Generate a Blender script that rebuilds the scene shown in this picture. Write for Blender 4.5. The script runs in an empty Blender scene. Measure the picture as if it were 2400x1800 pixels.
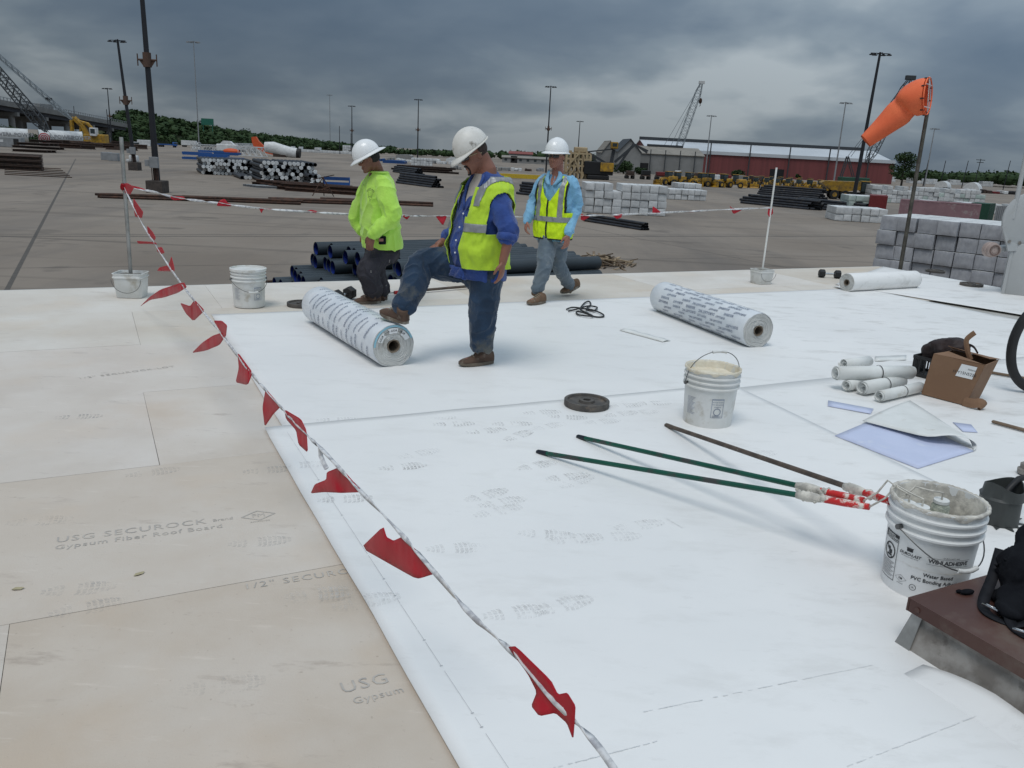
import bpy, bmesh, math, random
from math import radians, sin, cos, pi, sqrt, atan2, floor
from mathutils import Vector as V, Matrix, noise, Quaternion
random.seed(7)
SC = bpy.context.scene
COL = SC.collection
# ------------------------------------------------------------------ camera
FOC, PITCH, ROLL, CAMH = 1942.0, radians(16.1), radians(2.9), 1.7
FW = V((0, cos(PITCH), -sin(PITCH)))
_r0, _u0 = V((1, 0, 0)), V((0, sin(PITCH), cos(PITCH)))
RT = cos(ROLL) * _r0 + sin(ROLL) * _u0
UP = -sin(ROLL) * _r0 + cos(ROLL) * _u0
CAM = V((0, 0, CAMH))
cd = bpy.data.cameras.new('camera')
cam = bpy.data.objects.new('camera', cd)
COL.objects.link(cam)
cd.sensor_width = 36.0
cd.lens = FOC / 2400 * 36.0
cd.clip_start, cd.clip_end = 0.05, 6000
m3 = Matrix((RT, UP, -FW)).transposed()
cam.matrix_world = Matrix.Translation(CAM) @ m3.to_4x4()
SC.camera = cam
# ------------------------------------------------------------------ world, sun, exposure
SUN_EL, SUN_AZ = radians(66), radians(205)      # azimuth measured from +Y towards +X
wd = bpy.data.worlds.new('World')
SC.world = wd
wd.use_nodes = True
nt = wd.node_tree
nt.nodes.clear()
def N(tree, typ, **kw):
    n = tree.nodes.new(typ)
    for k, v in kw.items():
        setattr(n, k, v)
    return n
def math_node(tree, op, a, b=None, c=None):
    n = N(tree, 'ShaderNodeMath', operation=op)
    for i, x in enumerate((a, b, c)):
        if x is None: continue
        if isinstance(x, (int, float)): n.inputs[i].default_value = x
        else: tree.links.new(x, n.inputs[i])
    return n.outputs[0]
def ramp(tree, fac, stops, interp='LINEAR'):
    n = N(tree, 'ShaderNodeValToRGB')
    n.color_ramp.interpolation = interp
    el = n.color_ramp.elements
    while len(el) < len(stops): el.new(0.5)
    for e, (p, c) in zip(el, stops):
        e.position = p
        e.color = c if len(c) == 4 else (*c, 1)
    tree.links.new(fac, n.inputs[0])
    return n.outputs[0]
def mixc(tree, fac, a, b, blend='MIX'):
    n = N(tree, 'ShaderNodeMix', data_type='RGBA', blend_type=blend)
    for sock, x in ((n.inputs[0], fac), (n.inputs[6], a), (n.inputs[7], b)):
        if isinstance(x, (int, float)): sock.default_value = x
        elif isinstance(x, (tuple, list)): sock.default_value = x if len(x) == 4 else (*x, 1)
        else: tree.links.new(x, sock)
    return n.outputs[2]
tc = N(nt, 'ShaderNodeTexCoord')
sep = N(nt, 'ShaderNodeSeparateXYZ')
nt.links.new(tc.outputs['Generated'], sep.inputs[0])
dz = math_node(nt, 'MAXIMUM', sep.outputs[2], 0.0)
den = math_node(nt, 'ADD', dz, 0.30)
comb = N(nt, 'ShaderNodeCombineXYZ')
nt.links.new(math_node(nt, 'DIVIDE', sep.outputs[0], den), comb.inputs[0])
nt.links.new(math_node(nt, 'DIVIDE', sep.outputs[1], den), comb.inputs[1])
def wnoise(scale, detail, rough, dist, loc):
    mp = N(nt, 'ShaderNodeMapping')
    mp.inputs['Location'].default_value = loc
    nt.links.new(comb.outputs[0], mp.inputs[0])
    n = N(nt, 'ShaderNodeTexNoise')
    n.inputs['Scale'].default_value = scale
    n.inputs['Detail'].default_value = detail
    n.inputs['Roughness'].default_value = rough
    n.inputs['Distortion'].default_value = dist
    nt.links.new(mp.outputs[0], n.inputs['Vector'])
    return n.outputs[0]
n1 = wnoise(0.95, 5, 0.48, 0.25, (3.1, 1.7, 0))
n2 = wnoise(3.4, 5, 0.52, 0.25, (8.0, 2.2, 4.0))
nn = math_node(nt, 'ADD', math_node(nt, 'MULTIPLY', n1, 0.83), math_node(nt, 'MULTIPLY', n2, 0.17))
cloud = ramp(nt, nn, [(0.36, (0.098, 0.140, 0.195)), (0.455, (0.135, 0.180, 0.234)),
                      (0.53, (0.205, 0.255, 0.302)), (0.61, (0.36, 0.41, 0.445))])
# an overcast dome is brighter towards the zenith than at the horizon
g = math_node(nt, 'ADD', math_node(nt, 'MULTIPLY', math_node(nt, 'POWER', dz, 0.8), 2.0), 0.70)
g = math_node(nt, 'MULTIPLY', g, math_node(nt, 'ADD', math_node(nt, 'MULTIPLY', sep.outputs[0], 0.42), 1.0))
grey = N(nt, 'ShaderNodeCombineColor')
for i in range(3): nt.links.new(g, grey.inputs[i])
cl2 = mixc(nt, 1.0, cloud, grey.outputs[0], 'MULTIPLY')
sky = N(nt, 'ShaderNodeTexSky', sky_type='NISHITA')
sky.sun_disc = False
sky.sun_elevation, sky.sun_rotation = SUN_EL, SUN_AZ
bg1 = N(nt, 'ShaderNodeBackground'); bg1.inputs[1].default_value = 0.05
nt.links.new(sky.outputs[0], bg1.inputs[0])
bg2 = N(nt, 'ShaderNodeBackground'); bg2.inputs[1].default_value = 1.0
nt.links.new(cl2, bg2.inputs[0])
mx = N(nt, 'ShaderNodeMixShader'); mx.inputs[0].default_value = 0.93
nt.links.new(bg1.outputs[0], mx.inputs[1]); nt.links.new(bg2.outputs[0], mx.inputs[2])
wo = N(nt, 'ShaderNodeOutputWorld')
nt.links.new(mx.outputs[0], wo.inputs[0])
sl = bpy.data.lights.new('sun', 'SUN')
sl.energy, sl.angle, sl.color = 1.5, radians(26), (1.0, 0.98, 0.95)
so = bpy.data.objects.new('sun', sl)
COL.objects.link(so)
sd = V((sin(SUN_AZ) * cos(SUN_EL), cos(SUN_AZ) * cos(SUN_EL), sin(SUN_EL)))
so.rotation_euler = sd.to_track_quat('Z', 'Y').to_euler()
so.location = (0, 0, 60)
vs = SC.view_settings
vs.view_transform, vs.look, vs.gamma, vs.exposure = 'Standard', 'None', 1.0, 0.0
vs.use_curve_mapping = False
SC.render.engine = 'CYCLES'
SC.cycles.use_denoising = True
SC.cycles.max_bounces = 6
SC.cycles.transparent_max_bounces = 12
# ------------------------------------------------------------------ picking points on known planes
K = 2400 / 2212.0        # the photograph was measured on a 2212 px wide view
def ray(x, y):
    return FW + RT * ((x * K - 1200) / FOC) - UP * ((y * K - 900) / FOC)
def G(x, y, z=0.0):      # where that line of sight meets the level z
    d = ray(x, y); t = (z - CAMH) / d.z
    return CAM + d * t
def GY(x, y, Y):         # where it meets the upright plane y = Y
    d = ray(x, y); return CAM + d * (Y / d.y)
def project(p):
    q = p - CAM; zz = q.dot(FW)
    return (1200 + FOC * q.dot(RT) / zz) / K, (900 - FOC * q.dot(UP) / zz) / K
YS_ = 0.0081             # the yard falls gently away from the building
def zg(y): return -5.0 - YS_ * (y - 30.0)
YZ = -6.0
def Q(x, y):             # where a line of sight meets the yard
    d = ray(x, y); t = (-5.0 + 30 * YS_ - CAMH) / (d.z + YS_ * d.y)
    return CAM + d * t
RA = V((0.8895, 0.4569, 0)); RB = V((-0.4569, 0.8895, 0)); RANG = atan2(RA.y, RA.x)
def W(a, b, z=0.0):      # roof axes: a along the far eave, b towards it
    return RA * a + RB * b + V((0, 0, z))
def toab(p): return p.dot(RA), p.dot(RB)
# ------------------------------------------------------------------ mesh builder
class MB:
    def __init__(s): s.v = []; s.f = []
    def add(s, vs, fs):
        o = len(s.v)
        s.v += [tuple(p) for p in vs]
        s.f += [tuple(i + o for i in q) for q in fs]
        return s
    def box(s, c, d, rz=0.0, M=None, bev=0.0):
        c = V(c); hx, hy, hz = d[0] / 2, d[1] / 2, d[2] / 2
        M = M or Matrix.Rotation(rz, 3, 'Z')
        if bev <= 0:
            P = [c + M @ V((x * hx, y * hy, z * hz)) for x in (-1, 1) for y in (-1, 1) for z in (-1, 1)]
            F = [(0, 1, 3, 2), (4, 6, 7, 5), (0, 4, 5, 1), (2, 3, 7, 6), (0, 2, 6, 4), (1, 5, 7, 3)]
            return s.add(P, F)
        bm = bmesh.new(); bmesh.ops.create_cube(bm, size=1)
        for v in bm.verts: v.co = V((v.co.x * d[0], v.co.y * d[1], v.co.z * d[2]))
        bmesh.ops.bevel(bm, geom=bm.edges[:], offset=bev, segments=2, affect='EDGES', profile=0.5)
        bm.verts.index_update()
        P = [c + M @ v.co for v in bm.verts]; F = [[v.index for v in f.verts] for f in bm.faces]
        bm.free(); return s.add(P, F)
    def quad(s, a, b, c, d): return s.add([a, b, c, d], [(0, 1, 2, 3)])
    def tube(s, pts, r, n=8, cap=True, sq=1.0, up=None, round_end=False):
        pts = [V(p) for p in pts]; L = len(pts)
        rr = list(r) if isinstance(r, (list, tuple)) else [r] * L
        if round_end:
            t0 = (pts[0] - pts[1]).normalized(); t1 = (pts[-1] - pts[-2]).normalized()
            pre = [(pts[0] + t0 * rr[0] * k1, rr[0] * k2) for k1, k2 in ((.95, .3), (.7, .7))]
            post = [(pts[-1] + t1 * rr[-1] * k1, rr[-1] * k2) for k1, k2 in ((.7, .7), (.95, .3))]
            pts = [a for a, _ in pre] + pts + [a for a, _ in post]
            rr = [a for _, a in pre] + rr + [a for _, a in post]; L = len(pts)
        T = []
        for i in range(L):
            a = pts[max(i - 1, 0)]; b = pts[min(i + 1, L - 1)]
            t = (b - a); T.append(t.normalized() if t.length > 1e-9 else V((0, 0, 1)))
        u = V(up) if up is not None else (V((0, 0, 1)) if abs(T[0].z) < .9 else V((1, 0, 0)))
        u = (u - T[0] * u.dot(T[0])).normalized()
        P = []
        for i in range(L):
            if i:
                q = T[i - 1].rotation_difference(T[i]); u = q @ u
                u = (u - T[i] * u.dot(T[i])).normalized()
            w = T[i].cross(u)
            for k in range(n):
                a = 2 * pi * k / n
                P.append(pts[i] + u * (cos(a) * rr[i]) + w * (sin(a) * rr[i] * sq))
        F = [(i * n + k, i * n + (k + 1) % n, (i + 1) * n + (k + 1) % n, (i + 1) * n + k) for i in range(L - 1) for k in range(n)]
        if cap:
            F.append(tuple(range(n - 1, -1, -1))); F.append(tuple((L - 1) * n + k for k in range(n)))
        return s.add(P, F)
    def lathe(s, prof, n=32, c=(0, 0, 0), M=None, jit=None, closed=False):
        c = V(c); P = []
        M = M or Matrix.Identity(3)
        for j, (r, z) in enumerate(prof):
            for k in range(n):
                a = 2 * pi * k / n
                dr = jit(j, a) if jit else (0, 0)
                P.append(c + M @ V(((r + dr[0]) * cos(a), (r + dr[0]) * sin(a), z + dr[1])))
        L = len(prof)
        F = [(i * n + k, i * n + (k + 1) % n, (i + 1) * n + (k + 1) % n, (i + 1) * n + k) for i in range(L - 1) for k in range(n)]
        if prof[0][0] > 1e-6 and not closed: F.append(tuple(range(n - 1, -1, -1)))
        if prof[-1][0] > 1e-6 and not closed: F.append(tuple((L - 1) * n + k for k in range(n)))
        return s.add(P, F)
    def prism(s, poly, z0, z1, M=None, c=(0, 0, 0)):
        M = M or Matrix.Identity(3); c = V(c); n = len(poly)
        P = [c + M @ V((x, y, z0)) for x, y in poly] + [c + M @ V((x, y, z1)) for x, y in poly]
        F = [tuple(range(n - 1, -1, -1)), tuple(range(n, 2 * n))] + [(i, (i + 1) % n, n + (i + 1) % n, n + i) for i in range(n)]
        return s.add(P, F)
    def ellipsoid(s, c, r, n=14, m=9, M=None):
        c = V(c); M = M or Matrix.Identity(3)
        P = []
        for i in range(m):
            t = -pi / 2 + pi * (i + .5) / m
            for k in range(n):
                a = 2 * pi * k / n
                P.append(c + M @ V((r[0] * cos(t) * cos(a), r[1] * cos(t) * sin(a), r[2] * sin(t))))
        F = [(i * n + k, i * n + (k + 1) % n, (i + 1) * n + (k + 1) % n, (i + 1) * n + k) for i in range(m - 1) for k in range(n)]
        F.append(tuple(range(n - 1, -1, -1))); F.append(tuple((m - 1) * n + k for k in range(n)))
        return s.add(P, F)
    def bar(s, a, b, w, h=None):      # straight square bar
        a = V(a); b = V(b); h = h or w
        t = (b - a); L = t.length
        if L < 1e-6: return s
        M = t.to_track_quat('X', 'Z').to_matrix()
        return s.box((a + b) / 2, (L, w, h), M=M)
    def mesh(s, name, smooth=None):
        me = bpy.data.meshes.new(name)
        me.from_pydata(s.v, [], s.f)
        me.validate()
        if smooth is not None:
            me.shade_smooth()
            if smooth < 179: me.set_sharp_from_angle(angle=radians(smooth))
        return me
    def build(s, name, mt, parent=None, smooth=None, loc=None, rot=None):
        me = s.mesh(name, smooth)
        return obj(name, me, mt, parent, loc, rot)
def obj(name, me, mt=None, parent=None, loc=None, rot=None):
    o = bpy.data.objects.new(name, me)
    if mt is not None and len(me.materials) == 0: me.materials.append(mt)
    COL.objects.link(o)
    if parent is not None: o.parent = parent
    if loc is not None: o.location = loc
    if rot is not None: o.rotation_euler = rot if isinstance(rot, (tuple, list)) else (0, 0, rot)
    return o
def empty(name, loc=(0, 0, 0), rz=0.0, rot=None):
    o = bpy.data.objects.new(name, None)
    o.empty_display_size = 0.1
    COL.objects.link(o)
    o.location = loc
    o.rotation_euler = rot if rot is not None else (0, 0, rz)
    return o
def tag(o, label=None, cat=None, group=None, kind=None):
    if label: o['label'] = label
    if cat: o['category'] = cat
    if group: o['group'] = group
    if kind: o['kind'] = kind
    return o
def copy_tree(o, parent=None):
    c = o.copy(); COL.objects.link(c); c.parent = parent
    for ch in list(o.children): copy_tree(ch, c)
    return c
# ------------------------------------------------------------------ materials
def _set(p, name, v):
    if name in p.inputs: p.inputs[name].default_value = v
def mat(name, col, rough=0.6, metal=0.0, col2=None, scale=4.0, lo=0.4, hi=0.6, detail=5, bump=0.0, bscale=40.0,
        rnd=0.0, spec=0.35, dirt=None, dirt_scale=2.0, dirt_lo=.55, dirt_hi=.7, stretch=None, coat=0.0, sub=0.0, alpha=1.0, trans=0.0, rvar=0.12, sheen=0.0):
    m = bpy.data.materials.new(name); m.use_nodes = True
    t = m.node_tree; p = t.nodes['Principled BSDF']
    _set(p, 'Roughness', rough); _set(p, 'Metallic', metal); _set(p, 'Specular IOR Level', spec)
    _set(p, 'Coat Weight', coat); _set(p, 'Alpha', alpha); _set(p, 'Transmission Weight', trans); _set(p, 'Sheen Weight', sheen)
    if sub: _set(p, 'Subsurface Weight', sub); p.inputs['Subsurface Radius'].default_value = (.02, .008, .004)
    tcn = N(t, 'ShaderNodeTexCoord'); vec = tcn.outputs['Object']
    oi = N(t, 'ShaderNodeObjectInfo')
    ad = N(t, 'ShaderNodeVectorMath', operation='ADD')
    sc_ = N(t, 'ShaderNodeVectorMath', operation='SCALE'); sc_.inputs[3].default_value = 37.0
    cx = N(t, 'ShaderNodeCombineXYZ')
    for i in range(3): t.links.new(oi.outputs['Random'], cx.inputs[i])
    t.links.new(cx.outputs[0], sc_.inputs[0]); t.links.new(vec, ad.inputs[0]); t.links.new(sc_.outputs[0], ad.inputs[1])
    vec = ad.outputs[0]
    if stretch:
        mp = N(t, 'ShaderNodeMapping'); mp.inputs['Scale'].default_value = stretch
        t.links.new(vec, mp.inputs[0]); vec = mp.outputs[0]
    def nz(s, d=5, r=.6):
        n = N(t, 'ShaderNodeTexNoise'); n.inputs['Scale'].default_value = s; n.inputs['Detail'].default_value = d
        n.inputs['Roughness'].default_value = r; t.links.new(vec, n.inputs['Vector']); return n.outputs[0]
    base = (*col, 1)
    c = None
    n0 = nz(scale, detail)
    c2 = col2 if col2 else tuple(x * 0.82 for x in col)
    c = ramp(t, n0, [(lo, base), (hi, (*c2, 1))])
    if dirt:
        c = mixc(t, ramp(t, nz(dirt_scale, 7, .65), [(dirt_lo, (0, 0, 0)), (dirt_hi, (1, 1, 1))]), c, dirt)
    if rnd:
        hs = N(t, 'ShaderNodeHueSaturation')
        mr = N(t, 'ShaderNodeMapRange'); mr.inputs[3].default_value = 1 - rnd; mr.inputs[4].default_value = 1 + rnd
        t.links.new(oi.outputs['Random'], mr.inputs[0]); t.links.new(mr.outputs[0], hs.inputs['Value'])
        t.links.new(c, hs.inputs['Color']); c = hs.outputs[0]
    t.links.new(c, p.inputs['Base Color'])
    if rvar:
        mr = N(t, 'ShaderNodeMapRange'); mr.inputs[3].default_value = max(.02, rough - rvar); mr.inputs[4].default_value = min(1, rough + rvar)
        t.links.new(nz(scale * 2.3), mr.inputs[0]); t.links.new(mr.outputs[0], p.inputs['Roughness'])
    if bump:
        bn = N(t, 'ShaderNodeBump'); bn.inputs['Strength'].default_value = 1.0; bn.inputs['Distance'].default_value = bump
        t.links.new(nz(bscale, 6), bn.inputs['Height']); t.links.new(bn.outputs[0], p.inputs['Normal'])
    return m
# ------------------------------------------------------------------ lettering
_tc = {}
def text_geo(body, size=0.1, shear=0.0, bold=0.0, space=1.0, align='CENTER'):
    key = (body, shear, bold, space, align)
    if key not in _tc:
        cu = bpy.data.curves.new('lettering', 'FONT'); cu.body = body; cu.size = 1.0; cu.resolution_u = 2
        cu.shear = shear; cu.offset = bold; cu.space_character = space; cu.align_x = align; cu.align_y = 'CENTER'
        ob = bpy.data.objects.new('lettering', cu); COL.objects.link(ob)
        me = ob.evaluated_get(bpy.context.evaluated_depsgraph_get()).to_mesh()
        bm = bmesh.new(); bm.from_mesh(me)
        bmesh.ops.triangulate(bm, faces=bm.faces[:])
        bm.verts.index_update()
        _tc[key] = ([v.co.copy() for v in bm.verts], [tuple(v.index for v in f.verts) for f in bm.faces])
        bm.free()
        bpy.data.objects.remove(ob); bpy.data.curves.remove(cu)
    vv, ff = _tc[key]
    return [v * size for v in vv], ff
def put_text(mb, body, size, fn, **kw):      # fn maps the flat letter plane (x, y) to space
    v, f = text_geo(body, size, **kw)
    mb.add([fn(p.x, p.y) for p in v], f)
def densify(v, f, step):                      # split long letter triangles so that they can bend
    bm = bmesh.new(); vs_ = [bm.verts.new(p) for p in v]
    for q in f:
        try: bm.faces.new([vs_[i] for i in q])
        except ValueError: pass
    for _ in range(3):
        es = [e for e in bm.edges if e.calc_length() > step]
        if not es: break
        bmesh.ops.subdivide_edges(bm, edges=es, cuts=1)
        bmesh.ops.triangulate(bm, faces=bm.faces[:])
    bm.verts.index_update()
    o = ([v_.co.copy() for v_ in bm.verts], [tuple(v_.index for v_ in q.verts) for q in bm.faces]); bm.free(); return o
# ================================================================== the setting
def mat_ground():
    m = bpy.data.materials.new('yard concrete'); m.use_nodes = True
    t = m.node_tree; p = t.nodes['Principled BSDF']; p.inputs['Roughness'].default_value = .9; _set(p, 'Specular IOR Level', .15)
    tcn = N(t, 'ShaderNodeTexCoord'); vec = tcn.outputs['Object']
    def nz(s, d=6, r=.6, st=None, rz=0):
        v = vec
        if st:
            mp = N(t, 'ShaderNodeMapping'); mp.inputs['Scale'].default_value = st; mp.inputs['Rotation'].default_value = (0, 0, rz)
            t.links.new(vec, mp.inputs[0]); v = mp.outputs[0]
        n = N(t, 'ShaderNodeTexNoise'); n.inputs['Scale'].default_value = s; n.inputs['Detail'].default_value = d
        n.inputs['Roughness'].default_value = r; t.links.new(v, n.inputs['Vector']); return n.outputs[0]
    c = ramp(t, nz(.035, 6, .6), [(.38, (.195, .164, .136)), (.5, (.232, .198, .166)), (.64, (.258, .222, .188))])
    c = mixc(t, ramp(t, nz(.10, 7, .65, (1, .16, 1), -RANG), [(.46, (0, 0, 0)), (.66, (.75, .75, .75))]), c, (.135, .122, .112))
    c = mixc(t, ramp(t, nz(.22, 6, .7, (.12, 1, 1), RANG + .2), [(.58, (0, 0, 0)), (.72, (.6, .6, .6))]), c, (.26, .235, .21))
    c = mixc(t, ramp(t, nz(.9, 8, .7), [(.6, (0, 0, 0)), (.8, (.5, .5, .5))]), c, (.12, .105, .095))
    # tyre tracks, oil and patched slabs
    c = mixc(t, ramp(t, nz(.35, 5, .6, (.05, 1.6, 1), -RANG - .06), [(.57, (0, 0, 0)), (.68, (.6, .6, .6))]), c, (.11, .096, .083))
    c = mixc(t, ramp(t, nz(.5, 5, .6, (.05, 1.4, 1), .35), [(.63, (0, 0, 0)), (.72, (.4, .4, .4))]), c, (.11, .098, .086))
    c = mixc(t, ramp(t, nz(.28, 4, .5), [(.62, (0, 0, 0)), (.72, (.6, .6, .6))]), c, (.10, .088, .078))
    vo = N(t, 'ShaderNodeTexVoronoi'); vo.inputs['Scale'].default_value = .055; t.links.new(vec, vo.inputs['Vector'])
    sv = N(t, 'ShaderNodeSeparateColor'); t.links.new(vo.outputs['Color'], sv.inputs[0])
    c = mixc(t, ramp(t, sv.outputs[0], [(.0, (.16, .16, .16)), (1.0, (0, 0, 0))]), c, (.30, .26, .22))
    t.links.new(c, p.inputs['Base Color'])
    bn = N(t, 'ShaderNodeBump'); bn.inputs['Distance'].default_value = .02; t.links.new(nz(3, 6), bn.inputs['Height']); t.links.new(bn.outputs[0], p.inputs['Normal'])
    return m
def mat_board(nm='gypsum board', k=(1, 1, 1)):
    m = bpy.data.materials.new(nm); m.use_nodes = True
    t = m.node_tree; p = t.nodes['Principled BSDF']; p.inputs['Roughness'].default_value = .82; _set(p, 'Specular IOR Level', .2)
    tcn = N(t, 'ShaderNodeTexCoord'); oi = N(t, 'ShaderNodeObjectInfo')
    geo = N(t, 'ShaderNodeNewGeometry'); vec = geo.outputs['Position']
    def nz(s, d=6, r=.6, st=None, off=None):
        v = vec
        if st or off:
            mp = N(t, 'ShaderNodeMapping')
            if st: mp.inputs['Scale'].default_value = st
            mp.inputs['Rotation'].default_value = (0, 0, -RANG)
            if off: mp.inputs['Location'].default_value = off
            t.links.new(vec, mp.inputs[0]); v = mp.outputs[0]
        n = N(t, 'ShaderNodeTexNoise'); n.inputs['Scale'].default_value = s; n.inputs['Detail'].default_value = d
        n.inputs['Roughness'].default_value = r; t.links.new(v, n.inputs['Vector']); return n.outputs[0]
    c = ramp(t, nz(1.1, 6, .62), [(.36, (.485, .438, .382)), (.5, (.515, .470, .415)), (.64, (.54, .502, .452))])
    c = mixc(t, ramp(t, nz(1.3, 5, .55, None, (4, 9, 0)), [(.52, (0, 0, 0)), (.70, (.5, .5, .5))]), c, (.52, .435, .345))       # warm paper patches
    c = mixc(t, ramp(t, nz(.8, 5, .6, None, (14, 3, 0)), [(.52, (0, 0, 0)), (.68, (.55, .55, .55))]), c, (.60, .575, .54))      # chalky patches
    c = mixc(t, ramp(t, nz(5, 8, .72, (.45, 1.6, 1), (1, 7, 0)), [(.59, (0, 0, 0)), (.69, (.55, .55, .55))]), c, (.35, .31, .275))  # scuffs
    c = mixc(t, ramp(t, nz(9, 8, .72, (.3, 2.0, 1), (6, 2, 0)), [(.60, (0, 0, 0)), (.70, (.45, .45, .45))]), c, (.66, .62, .57))  # pale scratches
    c = mixc(t, ramp(t, nz(38, 4, .6), [(.66, (0, 0, 0)), (.74, (.45, .45, .45))]), c, (.30, .26, .22))
    hs = N(t, 'ShaderNodeHueSaturation')
    mr = N(t, 'ShaderNodeMapRange'); mr.inputs[3].default_value = .95; mr.inputs[4].default_value = 1.07
    t.links.new(oi.outputs['Random'], mr.inputs[0]); t.links.new(mr.outputs[0], hs.inputs['Value'])
    mr2 = N(t, 'ShaderNodeMapRange'); mr2.inputs[3].default_value = 1.15; mr2.inputs[4].default_value = .7
    t.links.new(oi.outputs['Random'], mr2.inputs[0]); t.links.new(mr2.outputs[0], hs.inputs['Saturation'])
    t.links.new(mixc(t, 1.0, c, k, 'MULTIPLY'), hs.inputs['Color']); t.links.new(hs.outputs[0], p.inputs['Base Color'])
    bn = N(t, 'ShaderNodeBump'); bn.inputs['Distance'].default_value = .0008; t.links.new(nz(120, 4), bn.inputs['Height']); t.links.new(bn.outputs[0], p.inputs['Normal'])
    return m
def mat_membrane():
    m = bpy.data.materials.new('white membrane'); m.use_nodes = True
    t = m.node_tree; p = t.nodes['Principled BSDF']; p.inputs['Roughness'].default_value = .48; _set(p, 'Specular IOR Level', .35)
    geo = N(t, 'ShaderNodeNewGeometry'); vec = geo.outputs['Position']
    def nz(s, d=6, r=.6, st=None, off=None):
        mp = N(t, 'ShaderNodeMapping')
        if st: mp.inputs['Scale'].default_value = st
        mp.inputs['Rotation'].default_value = (0, 0, -RANG)
        if off: mp.inputs['Location'].default_value = off
        t.links.new(vec, mp.inputs[0])
        n = N(t, 'ShaderNodeTexNoise'); n.inputs['Scale'].default_value = s; n.inputs['Detail'].default_value = d
        n.inputs['Roughness'].default_value = r; t.links.new(mp.outputs[0], n.inputs['Vector']); return n.outputs[0]
    c = ramp(t, nz(.6, 6, .6), [(.38, (.755, .752, .738)), (.6, (.803, .797, .780))])
    # dirt is carried in on boots: more of it on the right where the tools lie
    sx = N(t, 'ShaderNodeSeparateXYZ'); t.links.new(vec, sx.inputs[0])
    f = N(t, 'ShaderNodeMapRange'); f.inputs[1].default_value = .6; f.inputs[2].default_value = 4.2; f.inputs[3].default_value = .30; f.inputs[4].default_value = 1.0
    t.links.new(sx.outputs[0], f.inputs[0])
    d1 = ramp(t, nz(3.2, 8, .7, (.6, 1.5, 1)), [(.52, (0, 0, 0)), (.68, (1, 1, 1))])
    c = mixc(t, math_node(t, 'MULTIPLY', d1, f.outputs[0]), c, (.60, .59, .565))
    d2 = ramp(t, nz(11, 8, .75, (.5, 1.3, 1), (3, 5, 0)), [(.60, (0, 0, 0)), (.70, (1, 1, 1))])
    c = mixc(t, math_node(t, 'MULTIPLY', d2, math_node(t, 'MULTIPLY', f.outputs[0], .7)), c, (.50, .49, .47))
    t.links.new(c, p.inputs['Base Color'])
    bn = N(t, 'ShaderNodeBump'); bn.inputs['Distance'].default_value = .006; bn.inputs['Strength'].default_value = .9
    t.links.new(nz(2.4, 3, .5), bn.inputs['Height']); t.links.new(bn.outputs[0], p.inputs['Normal'])
    return m
M_GROUND, M_MEMB = mat_ground(), mat_membrane()
M_BOARDS = [mat_board('fresh gypsum board', (1.16, 1.17, 1.17)), mat_board('gypsum board', (1.10, 1.07, 1.05)), mat_board('tanned gypsum board', (1.035, .985, .94))]
M_DARK = mat('dark joint', (.045, .042, .04), .9)
M_WALL = mat('metal wall panel', (.45, .44, .41), .5, scale=1.5)
g = MB()
nx = 24
xs = [-2600 + 5200 * i / nx for i in range(nx + 1)]; ys = [-600 + 3600 * i / nx for i in range(nx + 1)]
g.add([(x, y, zg(y)) for y in ys for x in xs], [(j * (nx + 1) + i, j * (nx + 1) + i + 1, (j + 1) * (nx + 1) + i + 1, (j + 1) * (nx + 1) + i) for j in range(nx) for i in range(nx)])
ground = tag(g.build('ground', M_GROUND), kind='structure')
# slab joints of the yard and the sunk crane rails
jm = MB()
def strip(mb, p, q, w, dz_):
    p = V(p); q = V(q); d = (q - p).normalized(); n = V((-d.y, d.x, 0)) * w / 2
    k = 20
    for i in range(k):
        a = p.lerp(q, i / k); b = p.lerp(q, (i + 1) / k)
        mb.add([(c.x, c.y, zg(c.y) + dz_) for c in (a - n, b - n, b + n, a + n)], [(0, 1, 2, 3)])
M_GROOVE = mat('rail groove', (.07, .065, .06), .7)
for dlt in (0.0, 1.3):
    r = MB(); a = Q(0, 511) + RB * dlt; b = Q(2000, 511) + RB * dlt
    dd = (b - a).normalized()
    strip(r, a - dd * 60, b + dd * 120, .15, .004)
    tag(r.build('crane_rail', M_GROOVE), kind='structure')
for p0, p1, w in ((Q(0, 655), Q(118, 430), .2), (Q(0, 655) + RA * 44, Q(118, 430) + RA * 44, .1)):
    dd = (p1 - p0).normalized(); strip(jm, p0 - dd * 10, p1 + dd * 130, w, .004)
for i in range(7):
    a = Q(0, 540) + RB * (i * 14 - 7); strip(jm, a - RA * 60, a + RA * 150, .06, .005)
tag(jm.build('slab_joint', mat('joint filler', (.10, .09, .08), .9)), kind='structure')
# ------------------------------------------------------------------ the building we stand on
EDGE_B, EDGE_A = 9.91, 12.06
bl = MB()
def wbox(mb, a0, a1, b0, b1, z0, z1):
    P = [W(a, b, z) for a in (a0, a1) for b in (b0, b1) for z in (z0, z1)]
    mb.add(P, [(0, 1, 3, 2), (4, 6, 7, 5), (0, 4, 5, 1), (2, 3, 7, 6), (0, 2, 6, 4), (1, 5, 7, 3)])
wbox(bl, -22, EDGE_A - .02, -14, EDGE_B - .02, YZ, -.017)
roof = tag(bl.build('roof_deck', M_WALL), kind='structure')
eg = MB()
wbox(eg, -22, EDGE_A, EDGE_B - .021, EDGE_B + .03, -.14, -.004)
wbox(eg, EDGE_A - .021, EDGE_A + .03, -14, EDGE_B - .022, -.14, -.004)
eg.build('edge_flashing', mat('edge flashing', (.55, .545, .52), .45), roof)
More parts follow.
